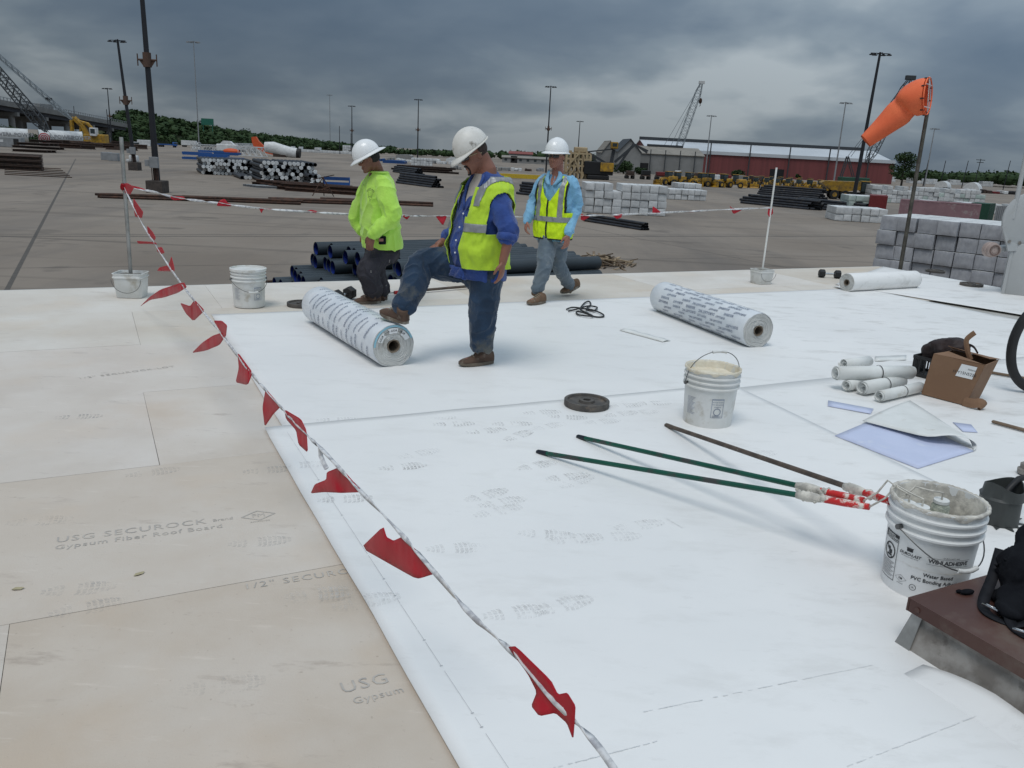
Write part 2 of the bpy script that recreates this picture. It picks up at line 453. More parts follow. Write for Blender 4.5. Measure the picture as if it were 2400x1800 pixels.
# roof boards
BW, BL_ = 1.3733, 2.7466
offs = {0: 1.1, 1: .28, 2: 1.65, 3: .22, 4: 2.0, 5: -.37, 6: 1.05, 7: -.2}
bm_ = MB(); bm_.box((0, 0, -.008), (BL_ - .0025, BW - .0025, .012)); fulls = []
for mb_ in M_BOARDS: full = bm_.mesh('board'); full.materials.append(mb_); fulls.append(full)
boards = {}
for row in range(8):
    b0 = EDGE_B - BW * (row + 1)
    amax = 12.0 if row < 2 else 3.6; vi = 0 if row < 2 else (1 if row < 5 else 2)
    o0 = offs[row]; k0 = int(floor((-9 - o0) / BL_))
    k = k0
    while o0 + k * BL_ < amax:
        a0 = o0 + k * BL_; a1 = min(a0 + BL_, EDGE_A)
        if a1 - a0 > .2:
            if a1 - a0 < BL_ - .01:
                q = MB(); q.box((0, 0, -.008), (a1 - a0 - .0025, BW - .0025, .012)); me = q.mesh('board'); me.materials.append(M_BOARDS[vi])
            else: me = fulls[vi]
            o = obj('board', me, None, roof, W((a0 + a1) / 2, b0 + BW / 2, random.uniform(-.0012, .0012)), RANG + random.uniform(-.0012, .0012))
            boards[(row, k)] = o
        k += 1
# printed lettering on the boards
M_PRINT = mat('board print', (.385, .36, .33), .9, col2=(.49, .45, .40), scale=14, lo=.42, hi=.62)
def lettering(lines, anchor_px, ang, parent=roof, mt=None, z=-.0004):
    mb = MB(); p0 = G(*anchor_px, 0); u = V((cos(ang), sin(ang), 0)); w = V((-sin(ang), cos(ang), 0))
    for body, size, ox, oy, kw in lines:
        put_text(mb, body, size, lambda x, y: p0 + u * (x + ox) + w * (y + oy) + V((0, 0, z)), align='LEFT', **kw)
    return mb, (p0, u, w)
def ang_px(a, b):
    d = G(*b) - G(*a); return atan2(d.y, d.x)
M_PRINT2 = M_PRINT
aa = ang_px((120, 1172), (445, 1130))
L_ = (G(445, 1130) - G(120, 1172)).length
def width_of(s, **kw):
    v, f = text_geo(s, 1.0, align='LEFT', **kw); return max(p.x for p in v) - min(p.x for p in v)
s1 = L_ / width_of('USG SECUROCK', space=1.12)
mb, (p0, u, w_) = lettering([('USG SECUROCK', s1, 0, 0, dict(space=1.12)), ('Brand', s1 * .5, L_ + .03, -s1 * .05, {}),
    ('Gypsum Fiber Roof Board', (G(485, 1142) - G(122, 1190)).length / width_of('Gypsum Fiber Roof Board', space=1.1), .0, -s1 * .95, dict(space=1.1))], (120, 1167), aa)
c = G(558, 1113, -.0004)
for r1 in (1.0,):
    dm = [c + u * .075, c + w_ * .05, c - u * .075, c - w_ * .05]
    for i in range(4): mb.tube([dm[i], dm[(i + 1) % 4]], .0035, 4, sq=.12, up=(dm[(i + 1) % 4] - dm[i]).cross(V((0, 0, 1))))
put_text(mb, 'FM', .05, lambda x, y: c + u * x + w_ * y); put_text(mb, 'APPROVED', .018, lambda x, y: c + u * x + w_ * (y - .065))
mb.build('lettering', M_PRINT, roof)
a2 = ang_px((525, 1268), (740, 1235)); mb, _ = lettering([('1/2" SECUROCK-LOT 0412', .062, 0, 0, dict(space=1.2))], (525, 1268), a2); mb.build('lettering', M_PRINT, roof)
a3 = ang_px((735, 1488), (845, 1462)); mb, _ = lettering([('USG SECUROCK', s1 * 1.05, 0, 0, dict(space=1.12)), ('Gypsum Fiber Roof Board', s1 * .62, .02, -s1, dict(space=1.1))], (735, 1488), a3)
# the letters run on under the membrane: keep those on the bare board
fc = []
for q in mb.f:
    if all(toab(V(mb.v[i]))[0] < .785 for i in q): fc.append(q)
mb.f = fc; mb.build('lettering', M_PRINT, roof)
a4 = ang_px((330, 800), (430, 787)); mb, _ = lettering([('1/2" SECUROCK-LOT', .06, -.5, 0, dict(space=1.2))], (330, 797), a4); mb.build('lettering', M_PRINT, roof)
# ------------------------------------------------------------------ membrane sheets
def sheet(name, corners, z, nu, nv, lift=None, amp=.0016, label=None, parent=roof):
    mb = MB(); P = []
    (a00, b00), (a10, b10), (a11, b11), (a01, b01) = corners
    for j in range(nv + 1):
        t = j / nv
        for i in range(nu + 1):
            s = i / nu
            a = (1 - t) * ((1 - s) * a00 + s * a10) + t * ((1 - s) * a01 + s * a11)
            b = (1 - t) * ((1 - s) * b00 + s * b10) + t * ((1 - s) * b01 + s * b11)
            n0 = noise.noise(V((a * 1.3, b * 1.3, z * 300))) * amp + noise.noise(V((a * 4, b * 4, 3))) * amp * .4
            e = 0.0
            if i in (0, nu) or j in (0, nv):
                a += noise.noise(V((a * 1.7, b * 1.7, 9))) * .006; b += noise.noise(V((b * 1.9, a * 1.9, 5))) * .006
            h = z + n0 + (lift(s, t, a, b) if lift else 0)
            P.append(W(a, b, h))
    F = [(j * (nu + 1) + i, j * (nu + 1) + i + 1, (j + 1) * (nu + 1) + i + 1, (j + 1) * (nu + 1) + i) for j in range(nv) for i in range(nu)]
    mb.add(P, F)
    o = mb.build(name, M_MEMB, parent, 180)
    sm = o.modifiers.new('thickness', 'SOLIDIFY'); sm.thickness = .0025; sm.offset = -1
    return o
def lift1(s, t, a, b):
    e = .004 * max(0, noise.noise(V((a * 2.2, 1, 4))) + .3) if t > .985 else 0
    return e + (.004 if t > .99 else 0)
S2 = sheet('membrane_sheet', [(.93, 4.55), (9.72, 4.40), (9.62, 8.12), (.955, 8.20)], .0075, 90, 40)
S3 = sheet('membrane_sheet', [(3.6, -3.2), (EDGE_A - .03, -3.2), (EDGE_A - .05, 4.62), (4.0, 4.62)], .0088, 70, 50)
S1 = sheet('membrane_sheet', [(.775, -3.2), (3.45, -3.2), (4.32, 4.70), (.825, 4.79)], .0112, 60, 110, lift1)
S4 = sheet('membrane_sheet', [(10.52, 4.4), (EDGE_A - .03, 4.4), (EDGE_A - .03, EDGE_B - .10), (9.44, 8.45)], .0125, 30, 50)
# ================================================================== things on the roof
M_WPL = mat('white bucket plastic', (.70, .705, .69), .42, scale=6, col2=(.61, .61, .58), lo=.42, hi=.66, dirt=(.40, .36, .29), dirt_scale=5, dirt_lo=.55, dirt_hi=.72, spec=.4)
M_WPL2 = mat('clean bucket plastic', (.76, .77, .775), .38, scale=3, col2=(.70, .71, .70), dirt=(.50, .46, .36), dirt_scale=4, dirt_lo=.66, dirt_hi=.78)
M_ADH = mat('dried adhesive', (.60, .53, .40), .55, scale=7, col2=(.72, .67, .55), bump=.006, bscale=18, dirt=(.50, .38, .24), dirt_scale=3, dirt_lo=.52, dirt_hi=.66)
M_CONC = mat('set concrete', (.20, .19, .17), .95, scale=12, bump=.01, bscale=30, dirt=(.05, .045, .04), dirt_scale=6)
M_WIRE = mat('bail wire', (.16, .16, .16), .4, metal=.8)
M_GALV = mat('galvanised steel', (.42, .42, .41), .42, metal=.75, scale=6, col2=(.30, .30, .29))
M_GALV2 = mat('weathered curb steel', (.36, .34, .315), .62, metal=.25, scale=9, col2=(.22, .20, .18), dirt=(.12, .10, .085), dirt_scale=7, dirt_lo=.52, dirt_hi=.64)
M_PVCP = mat('white pipe', (.74, .73, .70), .4)
M_INK = mat('black print', (.035, .036, .04), .6)
M_INKB = mat('blue grey print', (.20, .225, .29), .6, col2=(.30, .34, .42), scale=20)
M_IRON = mat('cast iron', (.060, .056, .052), .62, scale=10, col2=(.10, .09, .08), dirt=(.20, .15, .11), dirt_scale=8, dirt_lo=.6, dirt_hi=.7, bump=.001, bscale=60)
M_RUB = mat('black rubber', (.022, .022, .023), .55, scale=8)
M_CHROME = mat('chrome', (.6, .6, .6), .2, metal=1)
M_RED = mat('red vinyl', (.58, .026, .045), .42, scale=5, col2=(.50, .018, .034), spec=.4)
def _translucent(m_, k):
    t = m_.node_tree; p = t.nodes['Principled BSDF']; tr = N(t, 'ShaderNodeBsdfTranslucent'); tr.inputs[0].default_value = (.62, .03, .05, 1)
    mx_ = N(t, 'ShaderNodeMixShader'); mx_.inputs[0].default_value = k; t.links.new(p.outputs[0], mx_.inputs[1]); t.links.new(tr.outputs[0], mx_.inputs[2]); t.links.new(mx_.outputs[0], t.nodes['Material Output'].inputs['Surface'])
_translucent(M_RED, .3)
M_ROPE = mat('white line', (.66, .66, .66), .6, scale=30, col2=(.40, .40, .42), lo=.45, hi=.6)
M_WRAP = mat('printed wrap', (.72, .745, .77), .34, scale=3, col2=(.62, .66, .70), lo=.4, hi=.62, bump=.006, bscale=11, spec=.45)
M_ROLLEND = mat('roll end', (.60, .60, .575), .6, scale=2, col2=(.52, .52, .50), dirt=(.42, .40, .36), dirt_scale=5)
M_CORE = mat('cardboard core', (.20, .16, .12), .85)
M_TAPE = mat('pale blue tape', (.30, .55, .66), .4)
M_CARD = mat('cardboard', (.235, .140, .085), .8, scale=3, col2=(.205, .118, .07), bump=.0006, bscale=60)
M_CARD2 = mat('cardboard inside', (.17, .10, .06), .85)
M_BLUEP = mat('bluish underside', (.55, .595, .765), .5, scale=4, col2=(.51, .56, .73), dirt=(.66, .69, .78), dirt_scale=4)
M_SCRAP = mat('membrane scrap', (.73, .74, .72), .5, scale=4, col2=(.66, .67, .645), dirt=(.52, .49, .42), dirt_scale=6, dirt_lo=.62, dirt_hi=.75)
M_BLACKF = mat('black fabric', (.006, .0065, .009), .9, scale=12, col2=(.010, .011, .014), spec=.12, bump=.004, bscale=25)
M_BROWNT = mat('brown painted steel', (.070, .030, .024), .42, scale=2.2, col2=(.10, .052, .040), lo=.4, hi=.65, dirt=(.135, .10, .08), dirt_scale=3.5, dirt_lo=.54, dirt_hi=.72, rvar=.16)
M_GREENP = mat('green pole coating', (.008, .085, .055), .35, scale=9, stretch=(1, 1, 1), dirt=(.05, .052, .05), dirt_scale=5, dirt_lo=.55, dirt_hi=.62)
M_BROWNP = mat('dirty wooden pole', (.115, .088, .070), .7, scale=14, col2=(.07, .055, .045), dirt=(.55, .54, .5), dirt_scale=16, dirt_lo=.66, dirt_hi=.72)
M_REDH = mat('red grip', (.60, .03, .03), .4, dirt=(.72, .69, .62), dirt_scale=14, dirt_lo=.53, dirt_hi=.60)
M_GOO = mat('white adhesive crust', (.66, .63, .56), .7, scale=18, col2=(.42, .40, .36), bump=.004, bscale=50)
M_STICK = mat('bare wood stick', (.20, .145, .10), .75, scale=6)
M_DGREY = mat('dark grey membrane boot', (.060, .066, .064), .5, scale=5, dirt=(.25, .25, .24), dirt_scale=14, dirt_lo=.68, dirt_hi=.75)
def rough_loop(r, n=10): return None

def bucket(name, p, R, h, label, fill=None, fill_z=.7, lid=False, mt=None, bail='down', bail_ang=0.0, rz=0.0, lip_goo=False, wire=True):
    mt = mt or M_WPL
    root = tag(empty(name, p, rz), label, 'bucket')
    rb = R * .885
    def rad(z): return rb + (R * .955 - rb) * min(1, z / (h * .68))
    pr = [(rb - .012, 0), (rb, .006), (rad(h * .66), h * .66)]
    for zc in (.70, .79, .88):
        pr += [(R * .965, h * zc - .006), (R * 1.03, h * zc), (R * 1.03, h * zc + .008), (R * .97, h * zc + .014)]
    pr += [(R * .985, h * .96), (R * 1.02, h * .97), (R * 1.025, h * .995), (R * 1.0, h), (R * .955, h), (R * .945, h * .97)]
    inner = .02 if fill is None else fill_z * h - .02
    pr += [(R * .90, inner)]
    MB().lathe(pr, 56).build('shell', mt, root, 40)
    if lid:
        MB().lathe([(R * 1.01, h * .955), (R * 1.06, h * .96), (R * 1.06, h * 1.02), (R * .99, h * 1.03), (R * .95, h * .985), (0.001, h * .985)], 56).build('lid', mt, root, 40)
    if fill is not None:
        f = MB(); rf = R * .93; n = 36; rings = 8; P = [(0, 0, fill_z * h)]
        for j in range(1, rings + 1):
            for k in range(n):
                a = 2 * pi * k / n; r = rf * j / rings
                x, y = r * cos(a), r * sin(a)
                P.append((x, y, fill_z * h + noise.noise(V((x * 22, y * 22, h * 9))) * .010 + (.012 if j == rings else 0)))
        F = [(0, 1 + k, 1 + (k + 1) % n) for k in range(n)]
        for j in range(rings - 1):
            for k in range(n): F.append((1 + j * n + k, 1 + (j + 1) * n + k, 1 + (j + 1) * n + (k + 1) % n, 1 + j * n + (k + 1) % n))
        f.add(P, F); f.build('contents', fill, root, 180)
    if lip_goo:
        def jt(j, a):
            q = noise.noise(V((cos(a) * 5, sin(a) * 5, j * .6 + h * 31)))
            q2 = noise.noise(V((cos(a) * 13, sin(a) * 13, j + 7.0)))
            return ((q * .006 + q2 * .003), (q * .022 if j == 0 else q2 * .004) + (q * .05 if j == 6 else 0))
        MB().lathe([(R * 1.022, h * .965), (R * 1.035, h * .99), (R * 1.015, h * 1.012), (R * .975, h * 1.012), (R * .935, h * .98), (R * .885, h * .70), (R * .86, h * .36)], 96, jit=jt, closed=True).build('adhesive_crust', M_GOO if lip_goo == 1 else M_ADH, root, 180)
    if wire:
        ear = h * .74; pts = []
        for i in range(25):
            t = pi * i / 24
            x = R * 1.06 * cos(t)
            if bail == 'up': y = -R * .35 * sin(t) * bail_ang; z = ear + R * 1.25 * sin(t) ** .8
            else: y = -R * 1.09 * sin(t); z = ear - h * .30 * sin(t) ** 1.3
            if bail != 'up':
                rr = sqrt(x * x + y * y); kk = max(1, R * 1.055 / max(rr, 1e-4)); x *= kk; y *= kk
            pts.append((x, y, z))
        wb = MB(); wb.tube(pts, .0028, 6)
        for sx in (-1, 1): wb.tube([(sx * R * .97, 0, ear), (sx * R * 1.09, 0, ear)], .011, 10)
        b = wb.build('bail', M_WIRE, root, 60)
        b.rotation_euler = (0, 0, bail_ang if bail != 'up' else rz * 0)
        gp = MB(); gp.tube(pts[10:15], .010, 10); q = gp.build('grip', M_WPL, root, 60); q.rotation_euler = b.rotation_euler
        if bail != 'up': pass
    root['r'] = R
    return root, rad

# --- lidded bucket by the eave
bL, _ = bucket('bucket', G(539, 661), .168, .38, 'white lidded bucket standing near the eave left of the workers', lid=True, bail_ang=.55)
# --- bucket of adhesive in the middle of the sheet
bM, rM = bucket('adhesive_bucket', G(1526.5, 913), .176, .38, 'crusted white adhesive bucket with its wire handle standing up', fill=M_ADH, fill_z=.86, bail='up', bail_ang=1.0, lip_goo=2)
bM['category'] = 'bucket'
bM.rotation_euler = (0, 0, .25)
# --- big bucket with rollers
pR = G(1990, 1268); bR, rR = bucket('adhesive_bucket', pR, .180, .405, 'large white labelled adhesive bucket holding the paint rollers', fill=M_ADH, fill_z=.35, mt=M_WPL2, bail_ang=.35, lip_goo=1)
def wrap(radf, ang0, off=.0016):
    def fn(x, y):
        r = radf(y) + off; a = ang0 + x / radf(.2)
        return V((r * cos(a), r * sin(a), y))
    return fn
def wrap_text(mb, body, size, fn, ox, oy, **kw):
    v, f = text_geo(body, size, **kw); v, f = densify(v, f, .018)
    mb.add([fn(p.x + ox, p.y + oy) for p in v], f)
def wrap_poly(mb, fn, x0, x1, y0, y1, n=8):
    P = []; F = []
    for i in range(n + 1):
        x = x0 + (x1 - x0) * i / n
        P += [fn(x, y0), fn(x, y1)]
    F = [(2 * i, 2 * i + 2, 2 * i + 3, 2 * i + 1) for i in range(n)]
    mb.add(P, F)
def wrap_ring(mb, fn, cx, cy, r0, r1, n=28):
    P = [fn(cx + r * cos(2 * pi * i / n), cy + r * sin(2 * pi * i / n)) for i in range(n) for r in (r0, r1)]
    mb.add(P, [(2 * i, 2 * i + 1, (2 * i + 3) % (2 * n), (2 * i + 2) % (2 * n)) for i in range(n)])
def facing(root):          # angle on the bucket that faces the camera
    d = CAM - V(root.location); return atan2(d.y, d.x) - root.rotation_euler.z
fa = facing(bR)
k = MB(); fn = wrap(rR, fa - .98)          # warning panel
fw = .046
for (x0, x1, y0, y1) in ((-fw, fw, .222, .254), (-fw, -fw + .0022, .055, .222), (fw - .0022, fw, .055, .222), (-fw, fw, .053, .0555)): wrap_poly(k, fn, x0, x1, y0, y1)
wrap_ring(k, fn, 0, .172, .030, .036)
for i in range(7): wrap_poly(k, fn, -.024 + i * .0066, -.0165 + i * .0066, .172 + .0225 - i * .0072, .172 + .0125 - i * .0072 + .002, 1)
wrap_poly(k, fn, -.017, .004, .176, .188, 3); wrap_poly(k, fn, -.003, .016, .162, .178, 3); wrap_poly(k, fn, -.014, .010, .150, .158, 3)
for i in range(11): wrap_poly(k, fn, -fw + .006, fw - .006 - (i % 3) * .008, .128 - i * .0062, .1296 - i * .0062, 4)
k.build('warning_panel', M_INK, bR)
k = MB()
fn2 = wrap(rR, fa - .98, .0026)
for i, s in enumerate(('WARNING', 'AVERTISSEMENT', 'ADVERTENCIA')): wrap_text(k, s, .0115, fn2, -.030, .2465 - i * .0095, align='LEFT', bold=.01)
k.build('warning_lettering', M_WPL2, bR)
k = MB(); fn = wrap(rR, fa - .12)
wrap_text(k, 'DURO-LAST', .0165, fn, -.045, .198, bold=.02, shear=.25, space=.95); wrap_text(k, "THE WORLD'S BEST ROOF", .006, fn, -.045, .186, shear=.2)
wrap_poly(k, fn, -.058, -.034, .211, .224, 3); wrap_poly(k, fn, -.060, -.032, .2245, .227, 3)
wrap_text(k, 'WB II ADHESIVE', .0245, fn, .105, .198, bold=.02, space=.9); wrap_poly(k, fn, .02, .19, .2125, .2135, 6); wrap_poly(k, fn, .02, .19, .1830, .1840, 6)
wrap_text(k, 'DURO-LAST, INC.', .0085, fn, .11, .2195)
wrap_text(k, 'Water Based', .0215, fn, .075, .132, bold=.02); wrap_text(k, 'PVC Bonding Adhesive', .0215, fn, .075, .106, bold=.02)
for s in range(4):
    cx, cy = -.066, .082; q = [(cx + .027, cy), (cx, cy + .016), (cx - .027, cy), (cx, cy - .016), (cx + .027, cy)]
    (xa, ya), (xb, yb) = q[s], q[s + 1]
    k.add([fn(xa, ya), fn(xb, yb), fn(xb * .94 + cx * .06, yb * .92 + cy * .08), fn(xa * .94 + cx * .06, ya * .92 + cy * .08)], [(0, 1, 2, 3)])
wrap_text(k, 'FM', .013, fn, -.066, .082, bold=.02); wrap_text(k, 'APPROVED', .006, fn, -.066, .060)
wrap_ring(k, fn, -.012, .064, .0115, .0135, 20); wrap_text(k, 'UL', .010, fn, -.012, .064, bold=.02)
k.build('label_lettering', M_INK, bR)
for bk_, rad_, fo, lines in ((bM, rM, .35, ('WATER BASED', 'PVC BONDING', 'ADHESIVE')), (bL, rM, .55, ('WARNING', 'KEEP LID ON'))):
    fa = facing(bk_); k = MB(); fn = wrap(rad_, fa + fo)
    for (x0, x1, y0, y1) in ((-.04, .04, .205, .212), (-.04, .04, .085, .087), (-.04, -.037, .087, .205), (.037, .04, .087, .205)): wrap_poly(k, fn, x0, x1, y0, y1)
    for i, s_ in enumerate(lines): wrap_text(k, s_, .0105, fn, 0, .190 - i * .016, bold=.01)
    wrap_ring(k, fn, 0, .125, .020, .025)
    for i in range(5): wrap_poly(k, fn, -.030, .03 - (i % 2) * .014, .100 - i * .003, .1012 - i * .003, 3)
    k.build('label_panel', M_INKB, bk_)
    k = MB(); fn = wrap(rad_, fa - .75)
    for i in range(14): wrap_poly(k, fn, -.035, .035 - (i % 4) * .008, .20 - i * .0085, .2022 - i * .0085, 4)
    k.build('small_print', M_INKB, bk_)
# rollers standing inside the bucket: frames are hooked over the rim
M_NAP = mat('roller nap soaked with adhesive', (.52, .53, .44), .75, scale=40, col2=(.36, .39, .33), bump=.01, bscale=70)
def roller(px_tip, px_joint, px_red0, px_red1, z_end, body_mt, rad, label, roll_px, tip_mt, red=True):
    tip = G(*px_tip, rad + .001); end = G(*px_red1, z_end)
    root = tag(empty('roller_pole', tip), label, 'paint roller', 'roller poles resting on the adhesive bucket')
    def on(px):      # point of the pole seen at that pixel
        best = min((( (project(tip.lerp(end, i / 200))[0] - px[0]) ** 2, i / 200) for i in range(201)))[1]
        return tip.lerp(end, best) - tip
    j, r0 = on(px_joint), on(px_red0); e = end - tip
    m = MB(); m.tube([V((0, 0, 0)) + e.normalized() * .06, j * .5, j], rad, 10); m.build('handle', body_mt, root, 60)
    m = MB(); m.tube([V((0, 0, 0)), e.normalized() * .012, e.normalized() * .075], [rad * .8, rad * 1.12, rad * 1.08], 10); m.build('end_cap', tip_mt, root, 60)
    m = MB(); m.tube([j - e.normalized() * .05, j, j + (r0 - j) * .5, r0], [rad * 1.15, rad * 1.75, rad * 1.6, rad * 1.2], 12)
    for _ in range(26):
        q = j.lerp(r0, random.uniform(-.6, 1.6)); m.ellipsoid(q + V((random.uniform(-1, 1), random.uniform(-1, 1), random.uniform(-1, 1))) * rad, [random.uniform(.006, .016)] * 3, 6, 4)
    m.build('crusted_joint', M_GOO, root, 180)
    m = MB(); m.tube([r0, r0.lerp(e, .5), e], [rad * 1.1, rad * 1.25, rad * 1.05], 12); m.build('grip', M_REDH if red else M_GOO, root, 60)
    rp = V(roll_px) - tip         # top of the nap roll inside the bucket
    m = MB(); up = V((0, 0, 1)); rim = e + (rp - e) * .45; rim.z = .43 - tip.z
    m.tube([e, e + (rim - e) * .6 + V((0, 0, -.02)), V((rim.x, rim.y, rim.z)), V((rim.x, rim.y, rim.z)) + (rp - rim) * .5 + V((0, 0, .012)), rp + V((0, 0, .03)), rp], .0042, 6)
    m.build('wire_frame', M_GOO, root, 60)
    m = MB(); ax = V((random.uniform(-.05, .05), .03, -1)).normalized()
    m.tube([rp, rp + ax * .012], [.030, .031], 14); m.build('roll_cap', M_WPL, root, 40)
    m = MB(); m.tube([rp + ax * .012, rp + ax * .03, rp + ax * .15, rp + ax * .19], [.026, .036, .037, .034], 16); m.build('nap_roll', M_NAP, root, 60)
    return root
M_CAPB = mat('black pole cap', (.015, .02, .03), .5)
roller((1160, 976), (1745, 1069), (1775, 1075), (1878, 1095), .30, M_GREENP, .0135, 'green roller pole lying nearest the camera, red grip at the bucket', pR + V((-.075, -.020, .375)), M_CAPB)
roller((1247, 943), (1740, 1054), (1772, 1062), (1866, 1081), .315, M_GREENP, .0135, 'green roller pole lying between the other green pole and the brown pole', pR + V((-.095, .050, .36)), M_CAPB)
roller((1438, 918), (1840, 1057), (1868, 1066), (1922, 1083), .345, M_BROWNP, .0135, 'brown splattered roller pole lying closest to the upright wire handle', pR + V((.015, .01, .395)), M_BROWNP)
# ------------------------------------------------------------------ brown capped curb and what lies on it
ca, cb = toab(G(1962, 1290, .2))
crb = tag(empty('roof_hatch', W(ca, cb, 0), RANG), 'low metal curb with a brown steel cap at the right', 'roof hatch')
m = MB(); LW = 1.5
m.prism([(0, 0), (LW, 0), (LW, -LW), (0, -LW)], .195, .200); m.box((LW / 2, -.004, .172), (LW, .008, .0455)); m.box((.004, -LW / 2 - .004, .172), (.0078, LW - .012, .0455))
m.box((LW / 2, -LW + .002, .172), (LW, .004, .045)); m.box((LW - .002, -LW / 2 - .01, .172), (.004, LW - .03, .045))
m.build('cap', M_BROWNT, crb)
m = MB(); m.lathe([(.001, 0), (.010, 0), (.010, .003), (.001, .003)], 14, (-.0005, -.045, .172), Matrix.Rotation(-pi / 2, 3, 'Y')); m.build('screw_head', M_BROWNT, crb, 40)
m = MB(); i0 = .045; th = .0
P = []
for (f, z) in ((-.008, .0), (.010, .06), (.030, .12), (.034, .172)):
    P += [(f, -f, z), (LW - f, -f, z), (LW - f, -LW + f, z), (f, -LW + f, z)]
m.add(P, [(j * 4 + q, j * 4 + (q + 1) % 4, (j + 1) * 4 + (q + 1) % 4, (j + 1) * 4 + q) for j in range(3) for q in range(4)]); m.build('curb', M_GALV2, crb)
m = MB()
m.add([(-.013, .012, 0), (-.013, -.052, 0), (.026, -.056, .172), (.026, -.02, .172), (-.013, .012, .001)], [(0, 1, 2, 3)])
m.add([(-.0135, .0125, 0), (.06, .0125, 0), (.06, -.022, .172), (.0255, -.0225, .172)], [(0, 1, 2, 3)])
m.build('corner_plate', M_GALV, crb)
# turned up membrane flap along the curb
fl = MB(); n = 26; P = []
for i in range(n + 1):
    s = i / n; y = -.14 - 1.25 * s
    hgt = .008 + .042 * min(1, s * 5) * (1 - .25 * s) + .006 * sin(s * 17)
    for (x, z) in ((-.17, -.008), (-.13, -.001), (-.10, hgt * .22), (-.07, hgt * .7), (-.05 + .012 * sin(s * 9), hgt)): P.append((x + .015 * sin(s * 7), y, z + .0125))
fl.add(P, [(i * 5 + k_, i * 5 + k_ + 1, (i + 1) * 5 + k_ + 1, (i + 1) * 5 + k_) for i in range(n) for k_ in range(4)])
o = fl.build('turned_up_membrane', M_MEMB, crb, 180); sm = o.modifiers.new('t', 'SOLIDIFY'); sm.thickness = .003
# black harness bag on the cap
def blob(name, mt, parent, fn, nu=48, nv=24, smooth=180):
    m = MB(); P = []
    for j in range(nv + 1):
        for i in range(nu): P.append(fn(i / nu, j / nv))
    F = [(j * nu + i, j * nu + (i + 1) % nu, (j + 1) * nu + (i + 1) % nu, (j + 1) * nu + i) for j in range(nv) for i in range(nu)]
    m.add(P, F); return m.build(name, mt, parent, smooth)
kp = G(2088, 1283, .2)
m = MB(); m.ellipsoid((0, 0, .009), (.032, .014, .009), 12, 6); m.ellipsoid((-.024, .012, .007), (.014, .009, .007), 8, 5)
tag(m.build('glove_scrap', M_BLACKF, None, 60, kp, .3), 'small black scrap lying on the brown cap before the bag', 'scrap')
# ------------------------------------------------------------------ dark grey pipe boot and its hose
pb = G(2152, 1128)
pbt = tag(empty('pipe_boot', pb), 'dark grey open pipe boot with torn foot behind the big bucket', 'pipe boot')
m = MB(); Rb = .092
def jb(j, a): return (noise.noise(V((cos(a) * 1.4, sin(a) * 1.4, j * .4))) * .010, (max(0, noise.noise(V((cos(a) * 3, sin(a) * 3, 2)))) * -.0 if j else 0) + (.018 * sin(a * 2 + .6) if j in (4, 5) else 0))
m.lathe([(Rb * 1.06, .004), (Rb * 1.04, .135), (Rb * 1.12, .142), (Rb * 1.05, .152), (Rb * 1.0, .205), (Rb * .95, .205), (Rb * .94, .02)], 40, jit=jb); m.build('sleeve', M_DGREY, pbt, 40)
m = MB()
for i in range(11):
    a = 2 * pi * i / 11 + .2; w_ = random.uniform(.12, .3); l_ = random.uniform(.03, .07)
    m.add([(Rb * 1.05 * cos(a - w_), Rb * 1.05 * sin(a - w_), .012), (Rb * 1.05 * cos(a + w_), Rb * 1.05 * sin(a + w_), .012), ((Rb + l_) * cos(a), (Rb + l_) * sin(a), .0145)], [(0, 1, 2)])
o = m.build('torn_foot', M_DGREY, pbt); sm = o.modifiers.new('t', 'SOLIDIFY'); sm.thickness = .002
m = MB(); hp = [V((-.01, -.02, .10)), V((.0, -.01, .15)), V((.03, .0, .19)), V((.08, .03, .225)), V((.16, .06, .235)), V((.30, .10, .20)), V((.48, .13, .10)), V((.62, .15, .0285)), V((1.0, .2, .0285))]
hs_ = tag(m.tube([p + pb for p in hp], .0155, 10).build('hose', M_RUB, None, 60), 'black hose coming out of the dark grey pipe boot', 'hose')
# heavy coupling at the frame edge
cpz = G(2209, 1028); m = MB(); m.lathe([(.03, 0), (.05, .004), (.052, .03), (.04, .036), (.042, .06), (.03, .068), (.001, .068)], 24)
tag(m.build('hose_coupling', M_GALV2, None, 50, cpz + V((.02, 0, .013))), 'small grey metal coupling at the right edge', 'coupling')
# tall black hose loop at the right edge
m = MB(); hy = 6.35
pts = [GY(x, y, hy) for x, y in ((2330, 690), (2275, 662), (2225, 676), (2194, 722), (2184, 771), (2193, 812), (2222, 842), (2270, 853))]
pts = [p if p.z > .05 else V((p.x, p.y, .05)) for p in pts] + [V((pts[-1].x + .5, hy - .15, .05)), V((pts[-1].x + 1.2, hy - .1, .05))]
pts.insert(0, V((pts[0].x + .25, hy, .05)))
# smooth path
def smooth_path(P, n=6):
    out = []
    P = [V(p) for p in P]
    for i in range(len(P) - 1):
        p0, p1, p2, p3 = P[max(i - 1, 0)], P[i], P[i + 1], P[min(i + 2, len(P) - 1)]
        for j in range(n):
            t = j / n
            out.append(.5 * ((2 * p1) + (p2 - p0) * t + (2 * p0 - 5 * p1 + 4 * p2 - p3) * t * t + (3 * p1 - p0 - 3 * p2 + p3) * t ** 3))
    out.append(P[-1]); return out
tag(m.tube(smooth_path(pts), .036, 12).build('vacuum_hose', M_RUB, None, 60), 'thick black hose arching up at the right edge', 'hose')
